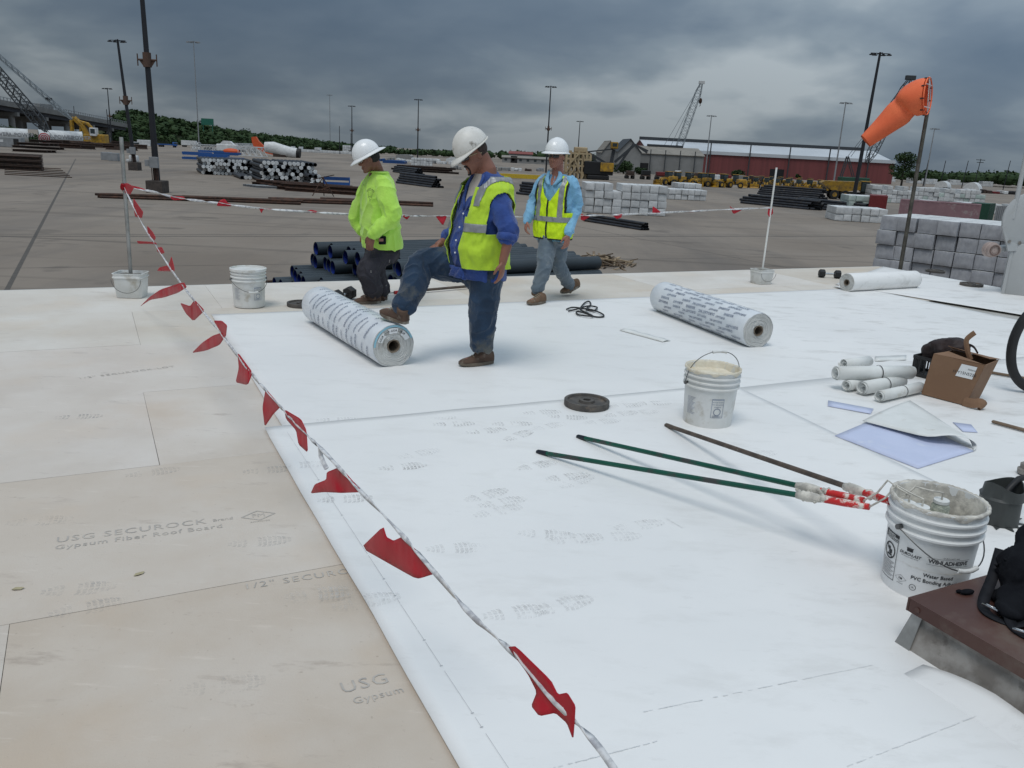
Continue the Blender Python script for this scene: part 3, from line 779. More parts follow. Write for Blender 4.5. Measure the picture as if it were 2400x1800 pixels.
# ------------------------------------------------------------------ membrane rolls
def roll(name, n0, n1, R, core, wrapmt, endmt, label, n_=56, wob=.004):
    n0, n1 = V(n0), V(n1); ax = (n1 - n0); L = ax.length; ax.normalize()
    M = Matrix((ax, V((0, 0, 1)).cross(ax), V((0, 0, 1)))).transposed()       # x along, y side, z up
    root = tag(empty(name, V((n0.x, n0.y, 0)), rot=M.to_euler()), label, 'membrane roll')
    Rm = Matrix(((0, 0, 1), (1, 0, 0), (0, 1, 0)))       # lathe axis z -> x
    def jt(j, a):
        fl = max(0, -sin(a) - .93) * R * .4
        return (noise.noise(V((cos(a) * 2.2, sin(a) * 2.2, j * .7))) * wob - fl, 0)
    pr = [(R * .97, .0)] + [(R, .012 + (L - .024) * i / 10) for i in range(11)] + [(R * .97, L)]
    m = MB(); m.lathe(pr, n_, (0, 0, R - .002), Rm, jit=jt, closed=True); m.build('wrap', wrapmt, root, 60)
    for x, sgn in ((.004, 1), (L - .004, -1)):
        m = MB(); prf = [(R * .99, x)]; r = R * .985; kk = 0
        while r > core * 1.25:
            prf += [(r, x + sgn * (-.0035 if kk % 2 else .0015))]; r -= R * .035; kk += 1
        prf += [(core * 1.15, x)]
        def je(j, a): return (noise.noise(V((cos(a) * 2, sin(a) * 2, j * .35))) * .006, noise.noise(V((cos(a) * 3, sin(a) * 3, j * .5))) * .005)
        m.lathe(prf, n_, (0, 0, R - .002), Rm, closed=True, jit=je)
        m.build('coiled_end', endmt, root, 50)
    m = MB(); m.lathe([(core * 1.2, -.006), (core, -.006), (core, L + .006), (core * 1.2, L + .006)], 28, (0, 0, R - .002), Rm, closed=True)
    m.build('core_tube', M_CORE, root, 50)
    return root, L
def cyl_fn(R, off=.0022):
    def fn(x, s):            # x along, s around (metres) from the top
        a = s / R; r = R + off
        return V((x, r * sin(a), R - .002 + r * cos(a)))
    return fn
def roll_print(root, L, R, words, size, sx, ss, mt, skew, jitter, srange):
    m = MB(); fn = cyl_fn(R, .0042); s = srange[0]; row = 0
    while s < srange[1]:
        x = .12 + (row * skew) % sx
        while x < L - .16:
            wd_ = words[(row + int(x * 7)) % len(words)]
            v, f = text_geo(wd_, size * random.uniform(.8, 1.2), bold=.03); v, f = densify(v, f, .03)
            an = jitter[0] + random.uniform(-jitter[1], jitter[1]); x += random.uniform(-.03, .03); c_, s_ = cos(an), sin(an)
            m.add([fn(x + p.x * c_ - p.y * s_, s + p.x * s_ + p.y * c_) for p in v], f)
            x += sx
        s += ss; row += 1
    tag(m.build('wrap_lettering', mt, root), kind='stuff')
RL, RR = .172, .166
rl, LL = roll('membrane_roll', G(850, 747, RL), G(690, 657, RL), RL, .044, M_WRAP, M_ROLLEND, 'white printed membrane roll under the boot of the worker in blue')
roll_print(rl, LL, RL, ['DURO-LAST', 'ROOFING', 'DURO-LAST'], .033, .112, .185, M_INKB, .06, (1.12, .28), (-.40, .40))
rr_, LR = roll('membrane_roll', G(1638, 714, RR), G(1432, 640, RR), RR, .042, M_WRAP, M_ROLLEND, 'white printed membrane roll lying alone in front of the right post')
roll_print(rr_, LR, RR, ['DURO-LAST', 'ROOFING', 'DURO-LAST INC'], .031, .265, .047, M_INKB, .10, (.05, .03), (-.40, .40))
for rt, R_ in ((rl, RL),):
    m = MB(); fn = cyl_fn(R_, .005)
    for (a0, a1, r0, r1, mt, nm) in ((-.2, 2.6, .86, .955, M_TAPE, 'blue_tape'), (-.15, 2.3, .58, .82, M_WPL2, 'end_label')):
        q = MB(); P = []
        for i in range(25):
            a = a0 + (a1 - a0) * i / 24 + .55
            for r in (r0, r1): P.append((-.0075 if nm == 'blue_tape' else -.0085, -R_ * r * cos(a), R_ + R_ * r * sin(a)))
        q.add(P, [(2 * i, 2 * i + 1, 2 * i + 3, 2 * i + 2) for i in range(24) if nm == 'blue_tape' or i % 9 < 6]); q.build(nm, mt, rt)
    q = MB()
    for a in (1.0, 1.6, 2.1, 2.6):
        c_ = V((-.0105, -R_ * .70 * cos(a), R_ + R_ * .70 * sin(a))); tx = V((0, sin(a), cos(a))) * -1; ty = V((0, -cos(a), sin(a)))
        put_text(q, 'ROLL', .022, lambda x, y: c_ + tx * x * -1 + ty * y, bold=.01)
    q.build('end_lettering', M_INK, rt)
# loose wrap hanging off the right roll's near end
# --- short unwrapped roll with its loose edge
rw, LWr = roll('membrane_roll', G(1829, 610, .125), G(1975, 603, .125), .125, .036, M_MEMB, M_ROLLEND, 'short bare white membrane roll with a loose curled edge near the eave')
m = MB(); P = []; n = 16
for i in range(n + 1):
    s = i / n; x = .03 + .50 * s
    for q in range(7):
        t = q / 6
        yy = .06 + .26 * t * (1 - .45 * s); zz = .012 + .075 * sin(pi * t) * (sin(pi * min(1, s * 1.25)) * .9 + .1) * (1 - s * .6)
        P.append((x + .10 * t, yy, zz))
m.add(P, [(i * 7 + q, i * 7 + q + 1, (i + 1) * 7 + q + 1, (i + 1) * 7 + q) for i in range(n) for q in range(6)])
o = m.build('loose_edge', M_MEMB, rw, 180); o.modifiers.new('t', 'SOLIDIFY').thickness = .003
# ------------------------------------------------------------------ plates and dumb-bells
def plate(px, R, label, z0=.0135, th=.036):
    m = MB(); h = th
    m.lathe([(.014, z0 * 0), (R, 0), (R * 1.0, .003), (R, h - .003), (R * .985, h), (R * .86, h), (R * .83, h * .62), (R * .36, h * .60), (R * .33, h), (R * .18, h), (R * .17, h * .96), (R * .165, 0)], 64)
    p = G(*px, z0)
    root = tag(empty('weight_plate', p), label, 'weight plate', 'weight plates holding the sheets down')
    m.build('disc', M_IRON, root, 40)
    q = MB()
    for i, ch in enumerate('STANDARD'):
        a = .6 + i * .17; v, f = text_geo(ch, R * .2); q.add([((R * .6 + p_.y) * cos(a - p_.x / R / .6), (R * .6 + p_.y) * sin(a - p_.x / R / .6), h * .60 + .003) for p_ in v], f)
    q.build('raised_lettering', M_IRON, root)
    return root
plate((1267, 875), .155, 'black iron weight plate on the seam beside the standing-handle bucket', .0145, .04)
plate((652, 660), .15, 'black iron weight plate half hidden behind the roll under the boot', .001)
plate((2098, 617), .16, 'black iron weight plate by the grey equipment cabinet', .0145)
plate((2020, 588), .15, 'black iron weight plate behind the short bare roll', .001)
def dumbbell(p, rz, label, s=1.0):
    root = tag(empty('dumbbell', p, rz), label, 'dumb-bell')
    for sx in (-1, 1):
        m = MB(); Rm = Matrix(((0, 0, 1), (1, 0, 0), (0, 1, 0))); r = .064 * s
        m.lathe([(.001, -.045 * s), (r * .8, -.045 * s), (r, -.030 * s), (r, .030 * s), (r * .8, .045 * s), (.001, .045 * s)], 6, (sx * .115 * s, 0, r * .90), Rm @ Matrix.Rotation(pi / 6, 3, 'Z')); m.build('head', M_RUB, root)
    m = MB(); m.tube([(-.075 * s, 0, .0576 * s), (-.03 * s, 0, .0576 * s), (.03 * s, 0, .0576 * s), (.075 * s, 0, .0576 * s)], [.013 * s, .016 * s, .016 * s, .013 * s], 12); m.build('handle', M_CHROME, root, 60)
    return root
dumbbell(G(1791, 600), ang_px((1765, 600), (1812, 603)), 'black hex dumb-bell with chrome handle left of the short bare roll')
dumbbell(G(742, 650), 1.25, 'black hex dumb-bell behind the roll, by the left worker boots', 1.15)
# ------------------------------------------------------------------ warning posts
def post(p, h, R, wd_, dp, bh, label, pole_mt, top, rz=0.0, rpole=.019):
    root = tag(empty('warning_post', p, rz), label, 'post', 'posts carrying the warning line')
    def ring(w, d, z, rr, n=5):
        out = []
        for cx, cy, a0 in ((w / 2 - rr, d / 2 - rr, 0), (-w / 2 + rr, d / 2 - rr, pi / 2), (-w / 2 + rr, -d / 2 + rr, pi), (w / 2 - rr, -d / 2 + rr, 1.5 * pi)):
            for i in range(n):
                a = a0 + pi / 2 * i / (n - 1); out.append((cx + rr * cos(a), cy + rr * sin(a), z))
        return out
    rings = [ring(wd_ * .84, dp * .84, 0, .03), ring(wd_ * .86, dp * .86, .006, .03), ring(wd_ * .97, dp * .97, bh * .80, .035), ring(wd_ * 1.03, dp * 1.03, bh * .81, .035), ring(wd_ * 1.03, dp * 1.03, bh * .86, .035),
             ring(wd_ * .985, dp * .985, bh * .87, .035), ring(wd_, dp, bh * .97, .035), ring(wd_ * 1.03, dp * 1.03, bh * .975, .035), ring(wd_ * 1.03, dp * 1.03, bh, .035), ring(wd_ * .95, dp * .95, bh, .03), ring(wd_ * .92, dp * .92, bh * .86, .03)]
    m = MB(); P = [q for r in rings for q in r]; n = 20
    m.add(P, [(j * n + i, j * n + (i + 1) % n, (j + 1) * n + (i + 1) % n, (j + 1) * n + i) for j in range(len(rings) - 1) for i in range(n)] + [tuple(range(n - 1, -1, -1))])
    m.build('square_bucket', M_WPL, root, 40)
    m = MB(); P = []; nn_ = 14
    for j in range(nn_ + 1):
        for i in range(nn_ + 1):
            x = (i / nn_ - .5) * wd_ * .93; y = (j / nn_ - .5) * dp * .93
            P.append((x, y, bh * .88 + noise.noise(V((x * 20, y * 20, h))) * .014 + .02 * max(0, 1 - sqrt(x * x + y * y) / .1)))
    m.add(P, [(j * (nn_ + 1) + i, j * (nn_ + 1) + i + 1, (j + 1) * (nn_ + 1) + i + 1, (j + 1) * (nn_ + 1) + i) for j in range(nn_) for i in range(nn_)])
    m.build('concrete_fill', M_CONC, root, 180)
    m = MB(); m.tube([(0, 0, bh * .5), (top[0] * .5, top[1] * .5, h * .5), (top[0], top[1], h)], rpole, 14); m.build('pole', pole_mt, root, 60)
    m = MB(); pts = [(wd_ * .5 * cos(t), -dp * .53 - .01, bh * .78 - bh * .55 * sin(t)) for t in [pi * i / 14 for i in range(15)]]
    m.tube(pts, .0026, 6); m.build('bail', M_WIRE, root, 60)
    return root
pLb = G(284, 632, .0); pLb = G(286, 640, 0)
LTOP = GY(262, 296, pLb.y + .02); RTOPb = G(1643, 612, 0); RTOP = GY(1678, 362, RTOPb.y)
post(pLb, LTOP.z, .15, .29, .26, .25, 'steel pole in a square white bucket holding the left end of the flags', M_GALV, (LTOP.x - pLb.x, LTOP.y - pLb.y), .1)
post(RTOPb, RTOP.z, .15, .26, .24, .20, 'thin white pole in a square white bucket at the right end of the flags', M_PVCP, (RTOP.x - RTOPb.x, RTOP.y - RTOPb.y), .45, .013)
# ------------------------------------------------------------------ flag lines
TIE_L = GY(268, 404, pLb.y + .0); TIE_R = GY(1664, 449, RTOPb.y)
NEAR = G(1325, 1659, .62)
def plane_pt(px, A, B):
    h = (B - A); nrm = V((h.y, -h.x, 0)).normalized()
    d = ray(*px); t = (A - CAM).dot(nrm) / d.dot(nrm); return CAM + d * t
def flag_line(label, A, B, rope_px, flags, ext=None, wid=.0070, curl=.05, tails=()):
    root = tag(empty('flag_line', A), label, 'flag line', 'flag lines round the work area')
    pts = [plane_pt(q, A, B) for q in rope_px]; pts[0] = A
    if ext: pts += ext
    sp = smooth_path(pts, 6)
    m = MB(); P = []
    for i, p in enumerate(sp):
        a = i * .55 + noise.noise(V((i * .3, 2, 1))) * 2
        t = (sp[min(i + 1, len(sp) - 1)] - sp[max(i - 1, 0)]).normalized(); u = V((0, 0, 1)) - t * t.z; u.normalize(); w = t.cross(u)
        o_ = u * cos(a) + w * sin(a); P += [p + o_ * wid - A, p - o_ * wid - A]
    m.add(P, [(2 * i, 2 * i + 1, 2 * i + 3, 2 * i + 2) for i in range(len(sp) - 1)])
    o = m.build('line', M_ROPE, root, 180); sm = o.modifiers.new('t', 'SOLIDIFY'); sm.thickness = .004; sm.offset = 0
    for poly in flags:
        P0 = [plane_pt(q, A, B) for q in poly]
        nn0 = len(P0); P0 = [q for i in range(nn0) for q in ((P0[i] * 2 + P0[i - 1]) / 3 * .35 + P0[i] * .65, (P0[i] * 2 + P0[(i + 1) % nn0]) / 3 * .35 + P0[i] * .65)]
        bm = bmesh.new(); vs_ = [bm.verts.new(p) for p in P0]
        es = [bm.edges.new((vs_[i], vs_[(i + 1) % len(vs_)])) for i in range(len(vs_))]
        bmesh.ops.triangle_fill(bm, use_beauty=True, edges=es)
        for _ in range(3):
            L_ = [e for e in bm.edges if e.calc_length() > .022]
            if L_: bmesh.ops.subdivide_edges(bm, edges=L_, cuts=1); bmesh.ops.triangulate(bm, faces=bm.faces[:])
        sd_ = random.random() * 50
        for v in bm.verts:
            dist = min((v.co - q).length for q in sp)
            off = curl * (noise.noise(v.co * 5 + V((sd_, 0, 0))) * 1.6 + .5 * sin(dist * 22 + sd_)) * min(1, dist / .08)
            d = (v.co - CAM); v.co = CAM + d * (1 + off / d.length) - A
        me = bpy.data.meshes.new('pennant'); bm.to_mesh(me); bm.free(); me.shade_smooth()
        o = obj('pennant', me, M_RED, root); sm = o.modifiers.new('t', 'SOLIDIFY'); sm.thickness = .0016; sm.offset = 0
    for tl in tails:
        m = MB(); m.tube([plane_pt(q, A, B) - A for q in tl], .0085, 4, sq=.2); m.build('loose_tail', M_ROPE, root)
    m = MB(); m.lathe([(.026, -.03), (.034, -.02), (.036, .0), (.030, .025), (.024, .035)], 14, (0, 0, 0)); m.build('knot', M_RED, root, 180)
    return root
Z6 = lambda L_: [(184.3 + x * .25, 350.2 + y * .25) for x, y in L_]
near_flags = [Z6([(415, 310), (470, 390), (500, 430), (490, 485), (430, 470), (425, 440), (415, 380)]), Z6([(535, 550), (580, 600), (608, 650), (600, 680), (560, 640), (538, 610)]),
    Z6([(445, 680), (520, 686), (600, 690), (622, 712), (560, 706), (455, 705)]), Z6([(620, 740), (660, 732), (685, 785), (660, 794), (620, 772)]),
    Z6([(745, 815), (770, 915), (770, 945), (620, 942), (640, 910), (720, 890), (735, 840)]), Z6([(470, 1250), (550, 1170), (650, 1100), (850, 1035), (878, 1082), (800, 1130), (680, 1170), (560, 1190)]),
    Z6([(818, 1215), (905, 1245), (945, 1190), (1032, 1282), (935, 1375), (870, 1310)]), Z6([(1108, 1368), (1180, 1370), (1225, 1410), (1215, 1500), (1205, 1512), (1170, 1470)]),
    Z6([(920, 1650), (1010, 1560), (1100, 1500), (1180, 1472), (1205, 1512), (1160, 1580), (1040, 1630)]),
    [(513, 760), (546, 805), (535, 832), (509, 826), (516, 795)], [(574, 840), (607, 878), (590, 895), (572, 922), (567, 880)],
    [(614, 884), (650, 905), (662, 930), (665, 978), (645, 960), (640, 930), (618, 905)], [(671, 1066), (680, 1046), (705, 1036), (706, 1020), (735, 1008), (783, 1063), (740, 1065), (700, 1063)],
    [(780, 1183), (828, 1137), (835, 1160), (850, 1168), (872, 1158), (941, 1239), (905, 1250), (893, 1247)],
    [(1097, 1397), (1114, 1396), (1190, 1470), (1205, 1500), (1225, 1496), (1243, 1525), (1241, 1560), (1238, 1597), (1225, 1562), (1200, 1540), (1165, 1547), (1148, 1525), (1160, 1495), (1140, 1455)],
    [(262, 398), (275, 395), (290, 404), (286, 412), (281, 421), (264, 414)]]
flag_line('red pennant line running from the left post towards the camera', TIE_L, NEAR,
    [(268, 404), (300, 470), (340, 536), (387, 607), (435, 668), (478, 722), (520, 777), (556, 822), (607, 880), (660, 936), (710, 986), (780, 1062), (862, 1148), (940, 1238), (1020, 1330), (1100, 1402), (1200, 1516), (1325, 1659)],
    near_flags, ext=[G(1325, 1659, .62) + V((.12, -.5, .05)), G(1325, 1659, .62) + V((.30, -1.3, .16))], tails=[[(692, 966), (693, 985), (699, 1000), (706, 1013)]])
def tri(x, y, w, h, s=1): return [(x - w, y - 1), (x + w, y - 1), (x + s * w * .3, y + h)]
far_flags = [[(272, 398), (300, 404), (322, 412), (300, 410)], [(364, 424), (396, 424), (402, 431), (375, 433)], [(468, 445), (471, 437), (478, 431), (486, 430), (492, 438), (500, 441), (499, 446)],
    [(560, 449), (592, 452), (569, 452), (565, 461), (561, 453)], [(662, 456), (672, 453), (685, 456), (683, 461)], [(754, 460), (764, 459), (763, 471), (755, 471)],
    tri(876, 466, 11, 9), tri(953, 467, 13, 21), tri(1152, 469, 10, 9), [(1254, 474), (1256, 461), (1262, 466), (1276, 467), (1260, 477)], [(1324, 466), (1345, 462), (1342, 470), (1332, 473)],
    [(1409, 462), (1410, 445), (1420, 452), (1428, 459)], [(1487, 458), (1508, 454), (1500, 458)], [(1576, 444), (1582, 450), (1604, 453), (1584, 463)], [(1660, 449), (1669, 450), (1670, 461), (1662, 469), (1658, 462)]]
flag_line('red and white pennant line stretched between the two posts behind the workers', TIE_L, TIE_R,
    [(268, 404), (330, 414), (375, 426), (430, 434), (480, 440), (560, 450), (670, 458), (760, 463), (870, 466), (953, 467), (1060, 468), (1152, 469), (1262, 466), (1330, 464), (1420, 460), (1500, 456), (1585, 452), (1664, 449)], far_flags, wid=.012, curl=.03)
# ------------------------------------------------------------------ small things lying about
def ribbon_sheet(name, P, nu, nv, mt, parent=None, th=.0025, smooth=180):
    m = MB(); m.add(P, [(j * (nu + 1) + i, j * (nu + 1) + i + 1, (j + 1) * (nu + 1) + i + 1, (j + 1) * (nu + 1) + i) for j in range(nv) for i in range(nu)])
    o = m.build(name, mt, parent, smooth); sm = o.modifiers.new('t', 'SOLIDIFY'); sm.thickness = th; sm.offset = 0
    return o
a, b = G(1347, 712, .014), G(1440, 737, .014); n = V((-(b - a).y, (b - a).x, 0)).normalized() * .055
P = [a.lerp(b, i / 12) + n * (j - 1) + V((0, 0, .010 * (j == 1) + .006 * (j == 2) * sin(i * .8) ** 2)) for j in range(3) for i in range(13)]
tag(ribbon_sheet('membrane_strip', P, 12, 2, M_SCRAP), 'narrow white membrane strip lying left of the right roll', 'strip')
# black cord tangle
cp = G(1262, 670, .02); rnd = random.Random(3); pts = []
for px in ((1224, 668), (1236, 664), (1258, 666), (1282, 670), (1301, 678), (1303, 684), (1285, 684), (1262, 676), (1246, 673), (1250, 680), (1280, 683), (1268, 676), (1254, 668), (1262, 655), (1272, 651), (1276, 658), (1266, 668), (1280, 672), (1290, 664), (1270, 661), (1245, 668), (1228, 672)):
    pts.append(G(px[0], px[1], .0195 + .012 * rnd.random()))
m = MB(); m.tube(smooth_path(pts, 5), .0085, 8); tag(m.build('cord_tangle', M_RUB, None, 60), 'black cord tangled on the white sheet before the walking worker', 'cord')
# paint roller lying behind the workers
a, b = G(842, 633, .03), G(1084, 612, .03); dr = (b - a).normalized()
rp_ = tag(empty('roller_pole', V((a.x, a.y, 0))), 'grey extension pole with a red grip lying behind the workers', 'paint roller')
o_ = V((a.x, a.y, 0)); m = MB(); m.tube([a + dr * .30 - o_, b - o_], .016, 10); m.build('handle', M_BROWNP, rp_, 60)
m = MB(); m.tube([a + dr * .06 - o_, a + dr * .18 - o_, a + dr * .32 - o_], [.02, .024, .019], 10); m.build('grip', M_REDH, rp_, 60)
m = MB(); sd2 = V((-dr.y, dr.x, 0)); m.tube([a + dr * .06 - o_, a - dr * .05 - o_, a - dr * .05 + sd2 * .10 - o_, a - dr * .12 + sd2 * .10 - o_], .005, 6); m.build('wire_frame', M_WIRE, rp_, 60)
m = MB(); m.tube([a - dr * .12 + sd2 * .13 - o_, a - dr * .12 - sd2 * .12 - o_], .03, 14); m.build('nap_roll', M_GOO, rp_, 60)
# the printed plans
def plan_roll(pa, pb, z, R, label, band=True, spiral=5):
    A, B = G(*pa, z), G(*pb, z); ax = B - A; L = ax.length; ax.normalize()
    M = Matrix((ax, V((0, 0, 1)).cross(ax), ax.cross(V((0, 0, 1)).cross(ax)))).transposed()
    root = tag(empty('rolled_scrap', A, rot=M.to_euler()), label, 'rolled sheet', 'pile of rolled membrane scraps')
    m = MB(); P = []; nt_ = 26 * spiral
    for i in range(nt_ + 1):
        a = 2 * pi * i / 26; r = R * (.28 + .72 * i / nt_) * (1 + .03 * sin(a * 1.0 + z * 9))
        for x in (.0 + .012 * sin(a * .23), L * .5, L + .012 * sin(a * .4)): P.append((x, r * cos(a), r * sin(a)))
    m.add(P, [(3 * i + q, 3 * i + q + 1, 3 * i + q + 4, 3 * i + q + 3) for i in range(nt_) for q in range(2)])
    o = m.build('coil', M_SCRAP, root, 180); sm = o.modifiers.new('t', 'SOLIDIFY'); sm.thickness = .0025
    if band:
        m = MB(); Rm = Matrix(((0, 0, 1), (1, 0, 0), (0, 1, 0))); m.lathe([(R * 1.02, 0), (R * 1.045, 0), (R * 1.045, .006), (R * 1.02, .006)], 30, (L * .55, 0, 0), Rm, closed=True); m.build('band', M_RUB, root, 60)
    return root
plan_roll((1806, 806), (1970, 804), .142, .056, 'white rolled scrap lying on top of the other rolls')
plan_roll((1829, 833), (1900, 818), .058, .043, 'small rolled scrap at the left under the top roll', False)
plan_roll((1863, 838), (1948, 824), .068, .054, 'thick rolled scrap in the middle under the top roll')
plan_roll((1900, 856), (1988, 836), .056, .042, 'rolled scrap in front of the pile, nearest the cardboard box')
plan_roll((1822, 786), (1878, 779), .066, .045, 'loosely coiled scrap behind the top roll', False, 3)
P = [G(1890 + 68 * i / 8, 770 + (-3) * i / 8 + (10 if j else 0), .013 + .004 * sin(i)) for j in range(2) for i in range(9)]
tag(ribbon_sheet('flat_scrap', P, 8, 1, M_SCRAP), 'flat white scrap left of the black crate', 'scrap')
# cardboard box
bp0, bp1 = G(1989, 855), G(2084, 880); bu = (bp1 - bp0).normalized(); bwid = (bp1 - bp0).length; bv = V((-bu.y, bu.x, 0)); bdep = .30; bh = .325
bx = tag(empty('cardboard_box', bp0, atan2(bu.y, bu.x)), 'torn brown cardboard box with a white label beside the rolled scraps', 'box')
t_ = .006
m = MB(); tl = .035        # the top is pushed towards the right
def cp_(x, y, z): return (x + tl * z / bh + (.012 * (z > .1) * (x > .2)), y, z + .0145)
def panel(mb, q0, q1, q2, q3, nrm):
    n_ = V(nrm) * t_; P = [V(q) for q in (q0, q1, q2, q3)]; P2 = [p + n_ for p in P]
    mb.add(P + P2, [(3, 2, 1, 0), (4, 5, 6, 7)] + [(i, (i + 1) % 4, 4 + (i + 1) % 4, 4 + i) for i in range(4)])
panel(m, cp_(0, 0, 0), cp_(bwid, 0, 0), cp_(bwid + .03, 0, bh), cp_(0, 0, bh), (0, 1, 0)); m.build('front_panel', M_CARD, bx)
m = MB(); panel(m, cp_(bwid, .008, 0), cp_(bwid - .03, bdep, 0), cp_(bwid, bdep, bh), cp_(bwid + .03, .008, bh), (-1, 0, 0)); m.build('side_panel', M_CARD, bx)
m = MB(); panel(m, cp_(0.007, .008, 0), cp_(0.007, bdep, 0), cp_(0.007, bdep, bh), cp_(0.007, .008, bh), (1, 0, 0)); m.build('side_panel', M_CARD, bx)
m = MB(); panel(m, cp_(.015, bdep - .007, 0), cp_(bwid - .045, bdep - .007, 0), cp_(bwid - .012, bdep - .007, bh), cp_(.015, bdep - .007, bh), (0, -1, 0)); m.build('back_panel', M_CARD, bx)
m = MB(); panel(m, cp_(.0, .002, bh), cp_(bwid + .03, .002, bh + .003), cp_(bwid - .01, .12, bh - .035), cp_(.05, .125, bh + .015), (0, 0, .6)); m.build('top_flap', M_CARD, bx)
m = MB(); panel(m, cp_(.0, bdep, bh + .004), cp_(bwid + .01, bdep, bh + .004), cp_(bwid - .01, .15, bh + .02), cp_(.02, .155, bh + .05), (0, 0, .6)); m.build('top_flap', M_CARD, bx)
m = MB(); m.tube(smooth_path([cp_(bwid * .62, .13, bh - .01), cp_(bwid * .55, .13, bh + .04), cp_(bwid * .46, .13, bh + .10), cp_(bwid * .44, .13, bh + .135), cp_(bwid * .50, .13, bh + .17), cp_(bwid * .56, .13, bh + .195)], 3), .019, 4, sq=.18, up=(1, 0, .3)); m.build('torn_strip', M_CARD, bx)
m = MB(); m.tube(smooth_path([cp_(bwid - .02, -.005, .03), cp_(bwid + .05, -.02, .035), cp_(bwid + .10, -.01, .05), cp_(bwid + .12, .02, .02), cp_(bwid + .08, .03, .0)], 3), .035, 4, sq=.12, up=(0, .3, 1)); m.build('torn_strip', M_CARD, bx)
m = MB(); lw = bwid; 
P = [cp_(lw * .60, -.002, bh * .62), cp_(lw * .93, -.002, bh * .62), cp_(lw * .955, -.002, bh * .92), cp_(lw * .62, -.002, bh * .92)]
m.add(P, [(0, 1, 2, 3)]); m.build('paper_label', M_WPL2, bx)
m = MB(); v, f = text_geo('HY15N5220', .030); m.add([cp_(lw * .755 + p.x, -.0035, bh * .72 + p.y) for p in v], f); v, f = text_geo('fastener', .018, shear=.2); m.add([cp_(lw * .87 + p.x, -.0035, bh * .83 + p.y) for p in v], f); m.build('label_lettering', M_INK, bx)
# black crate with a dark bag
cr0 = G(1970, 815) + V((0, .04, 0)); cr = tag(empty('crate', cr0, atan2(bu.y, bu.x)), 'black slatted plastic crate behind the cardboard box', 'crate')
cw, cdp, chh = .30, .24, .17
for (x, y, w_, d_) in ((cw / 2, 0, cw, .012), (cw / 2, cdp, cw, .012), (0, cdp / 2, .012, cdp - .013), (cw, cdp / 2, .012, cdp - .013)):
    m = MB()
    for z in (.012, chh - .012): m.box((x, y, z + .014), (w_, d_, .024))
    nsl = 7
    for i in range(nsl):
        f_ = (i + .5) / nsl - .5
        m.box((x + (f_ * w_ if w_ > .1 else 0), y + (f_ * d_ if d_ > .1 else 0), chh / 2 + .014), (.011, .011, chh - .048))
    m.build('slatted_side', M_RUB, cr)
m = MB(); m.box((cw / 2, cdp / 2, .018), (cw - .014, cdp - .014, .008)); m.build('base', M_RUB, cr)
M_BAGB = mat('dark brown leather', (.020, .012, .012), .6, scale=10, col2=(.035, .02, .018), bump=.004, bscale=20)
tb = tag(empty('tool_bag', cr0 + RA * .02 + V((0, 0, .19)), atan2(bu.y, bu.x)), 'dark brown tool bag slumped over the black crate', 'bag')
def tbf(u, v):
    a = 2 * pi * u; t = pi * v
    p = V((.16 + .165 * sin(t) * cos(a) * (1 - .25 * max(0, -cos(t))), .12 + .12 * sin(t) * sin(a), .085 - .095 * cos(t)))
    p.x += .10 * max(0, p.z / .18) ** 1.4 - .14 * max(0, .09 - p.z) * 6 * max(0, -cos(a)) * .6
    d = noise.fractal(p * 11, 1, 2, 4) * .030; return p + V((cos(a), sin(a), 0)) * d + V((0, 0, -.10 * max(0, -cos(a)) * max(0, .06 - p.z) * 9))
blob('body', M_BAGB, tb, tbf, 60, 30)
m = MB(); m.tube(smooth_path([(.30, .10, .13), (.36, .08, .15), (.42, .05, .145), (.47, .02, .11)], 4), .010, 6, sq=.4); m.build('strap', M_BAGB, tb, 60)
# bluish sheet with its flap folded back
Zs = .0142
m = MB(); Pq = [G(x, y, Zs) for x, y in ((1803, 941), (1983, 1012), (2104, 974), (1930, 888))]
fs = tag(empty('folded_sheet', Pq[0]), 'large membrane offcut folded back to show its bluish underside', 'offcut'); O0 = Pq[0]
P = []
for j in range(9):
    for i in range(13):
        q = Pq[0].lerp(Pq[1], i / 12).lerp(Pq[3].lerp(Pq[2], i / 12), j / 8); P.append(q - O0 + V((0, 0, .002 * noise.noise(q * 6))))
ribbon_sheet('underside', P, 12, 8, M_BLUEP, fs, .0022)
front = [G(1863, 909, .030), G(1905, 920, .034), G(1955, 933, .040), G(2004, 943, .058), G(2050, 940, .085), G(2085, 945, .080), G(2106, 956, .055), G(2110, 966, .03), G(2103, 974, .0165)]
back = [G(1966, 865, .0175), G(1985, 877, .018), G(2005, 890, .018), G(2025, 903, .02), G(2043, 915, .03), G(2060, 926, .045), G(2078, 937, .05), G(2092, 947, .04), G(2099, 958, .018)]
front = smooth_path(front, 3); back = smooth_path(back, 3); nu = len(front) - 1
P = []
for j in range(9):
    t = j / 8
    for i in range(nu + 1): P.append(front[i].lerp(back[i], t) - O0 + V((0, 0, .012 * sin(pi * t) * (1 - i / nu))))
ribbon_sheet('folded_flap', P, nu, 8, M_SCRAP, fs, .0025)
for pxs, lb in ((((1789, 865), (1887, 883), (1881, 894), (1788, 877)), 'narrow bluish offcut lying left of the large folded offcut'), (((2058, 912), (2098, 917), (2112, 934), (2080, 932)), 'small bluish offcut lying right of the large folded offcut')):
    q = [G(*p, .0132) for p in pxs]; P = [q[0].lerp(q[1], i / 6).lerp(q[3].lerp(q[2], i / 6), j / 2) for j in range(3) for i in range(7)]
    tag(ribbon_sheet('offcut', P, 6, 2, M_BLUEP, None, .0016), lb, 'offcut')
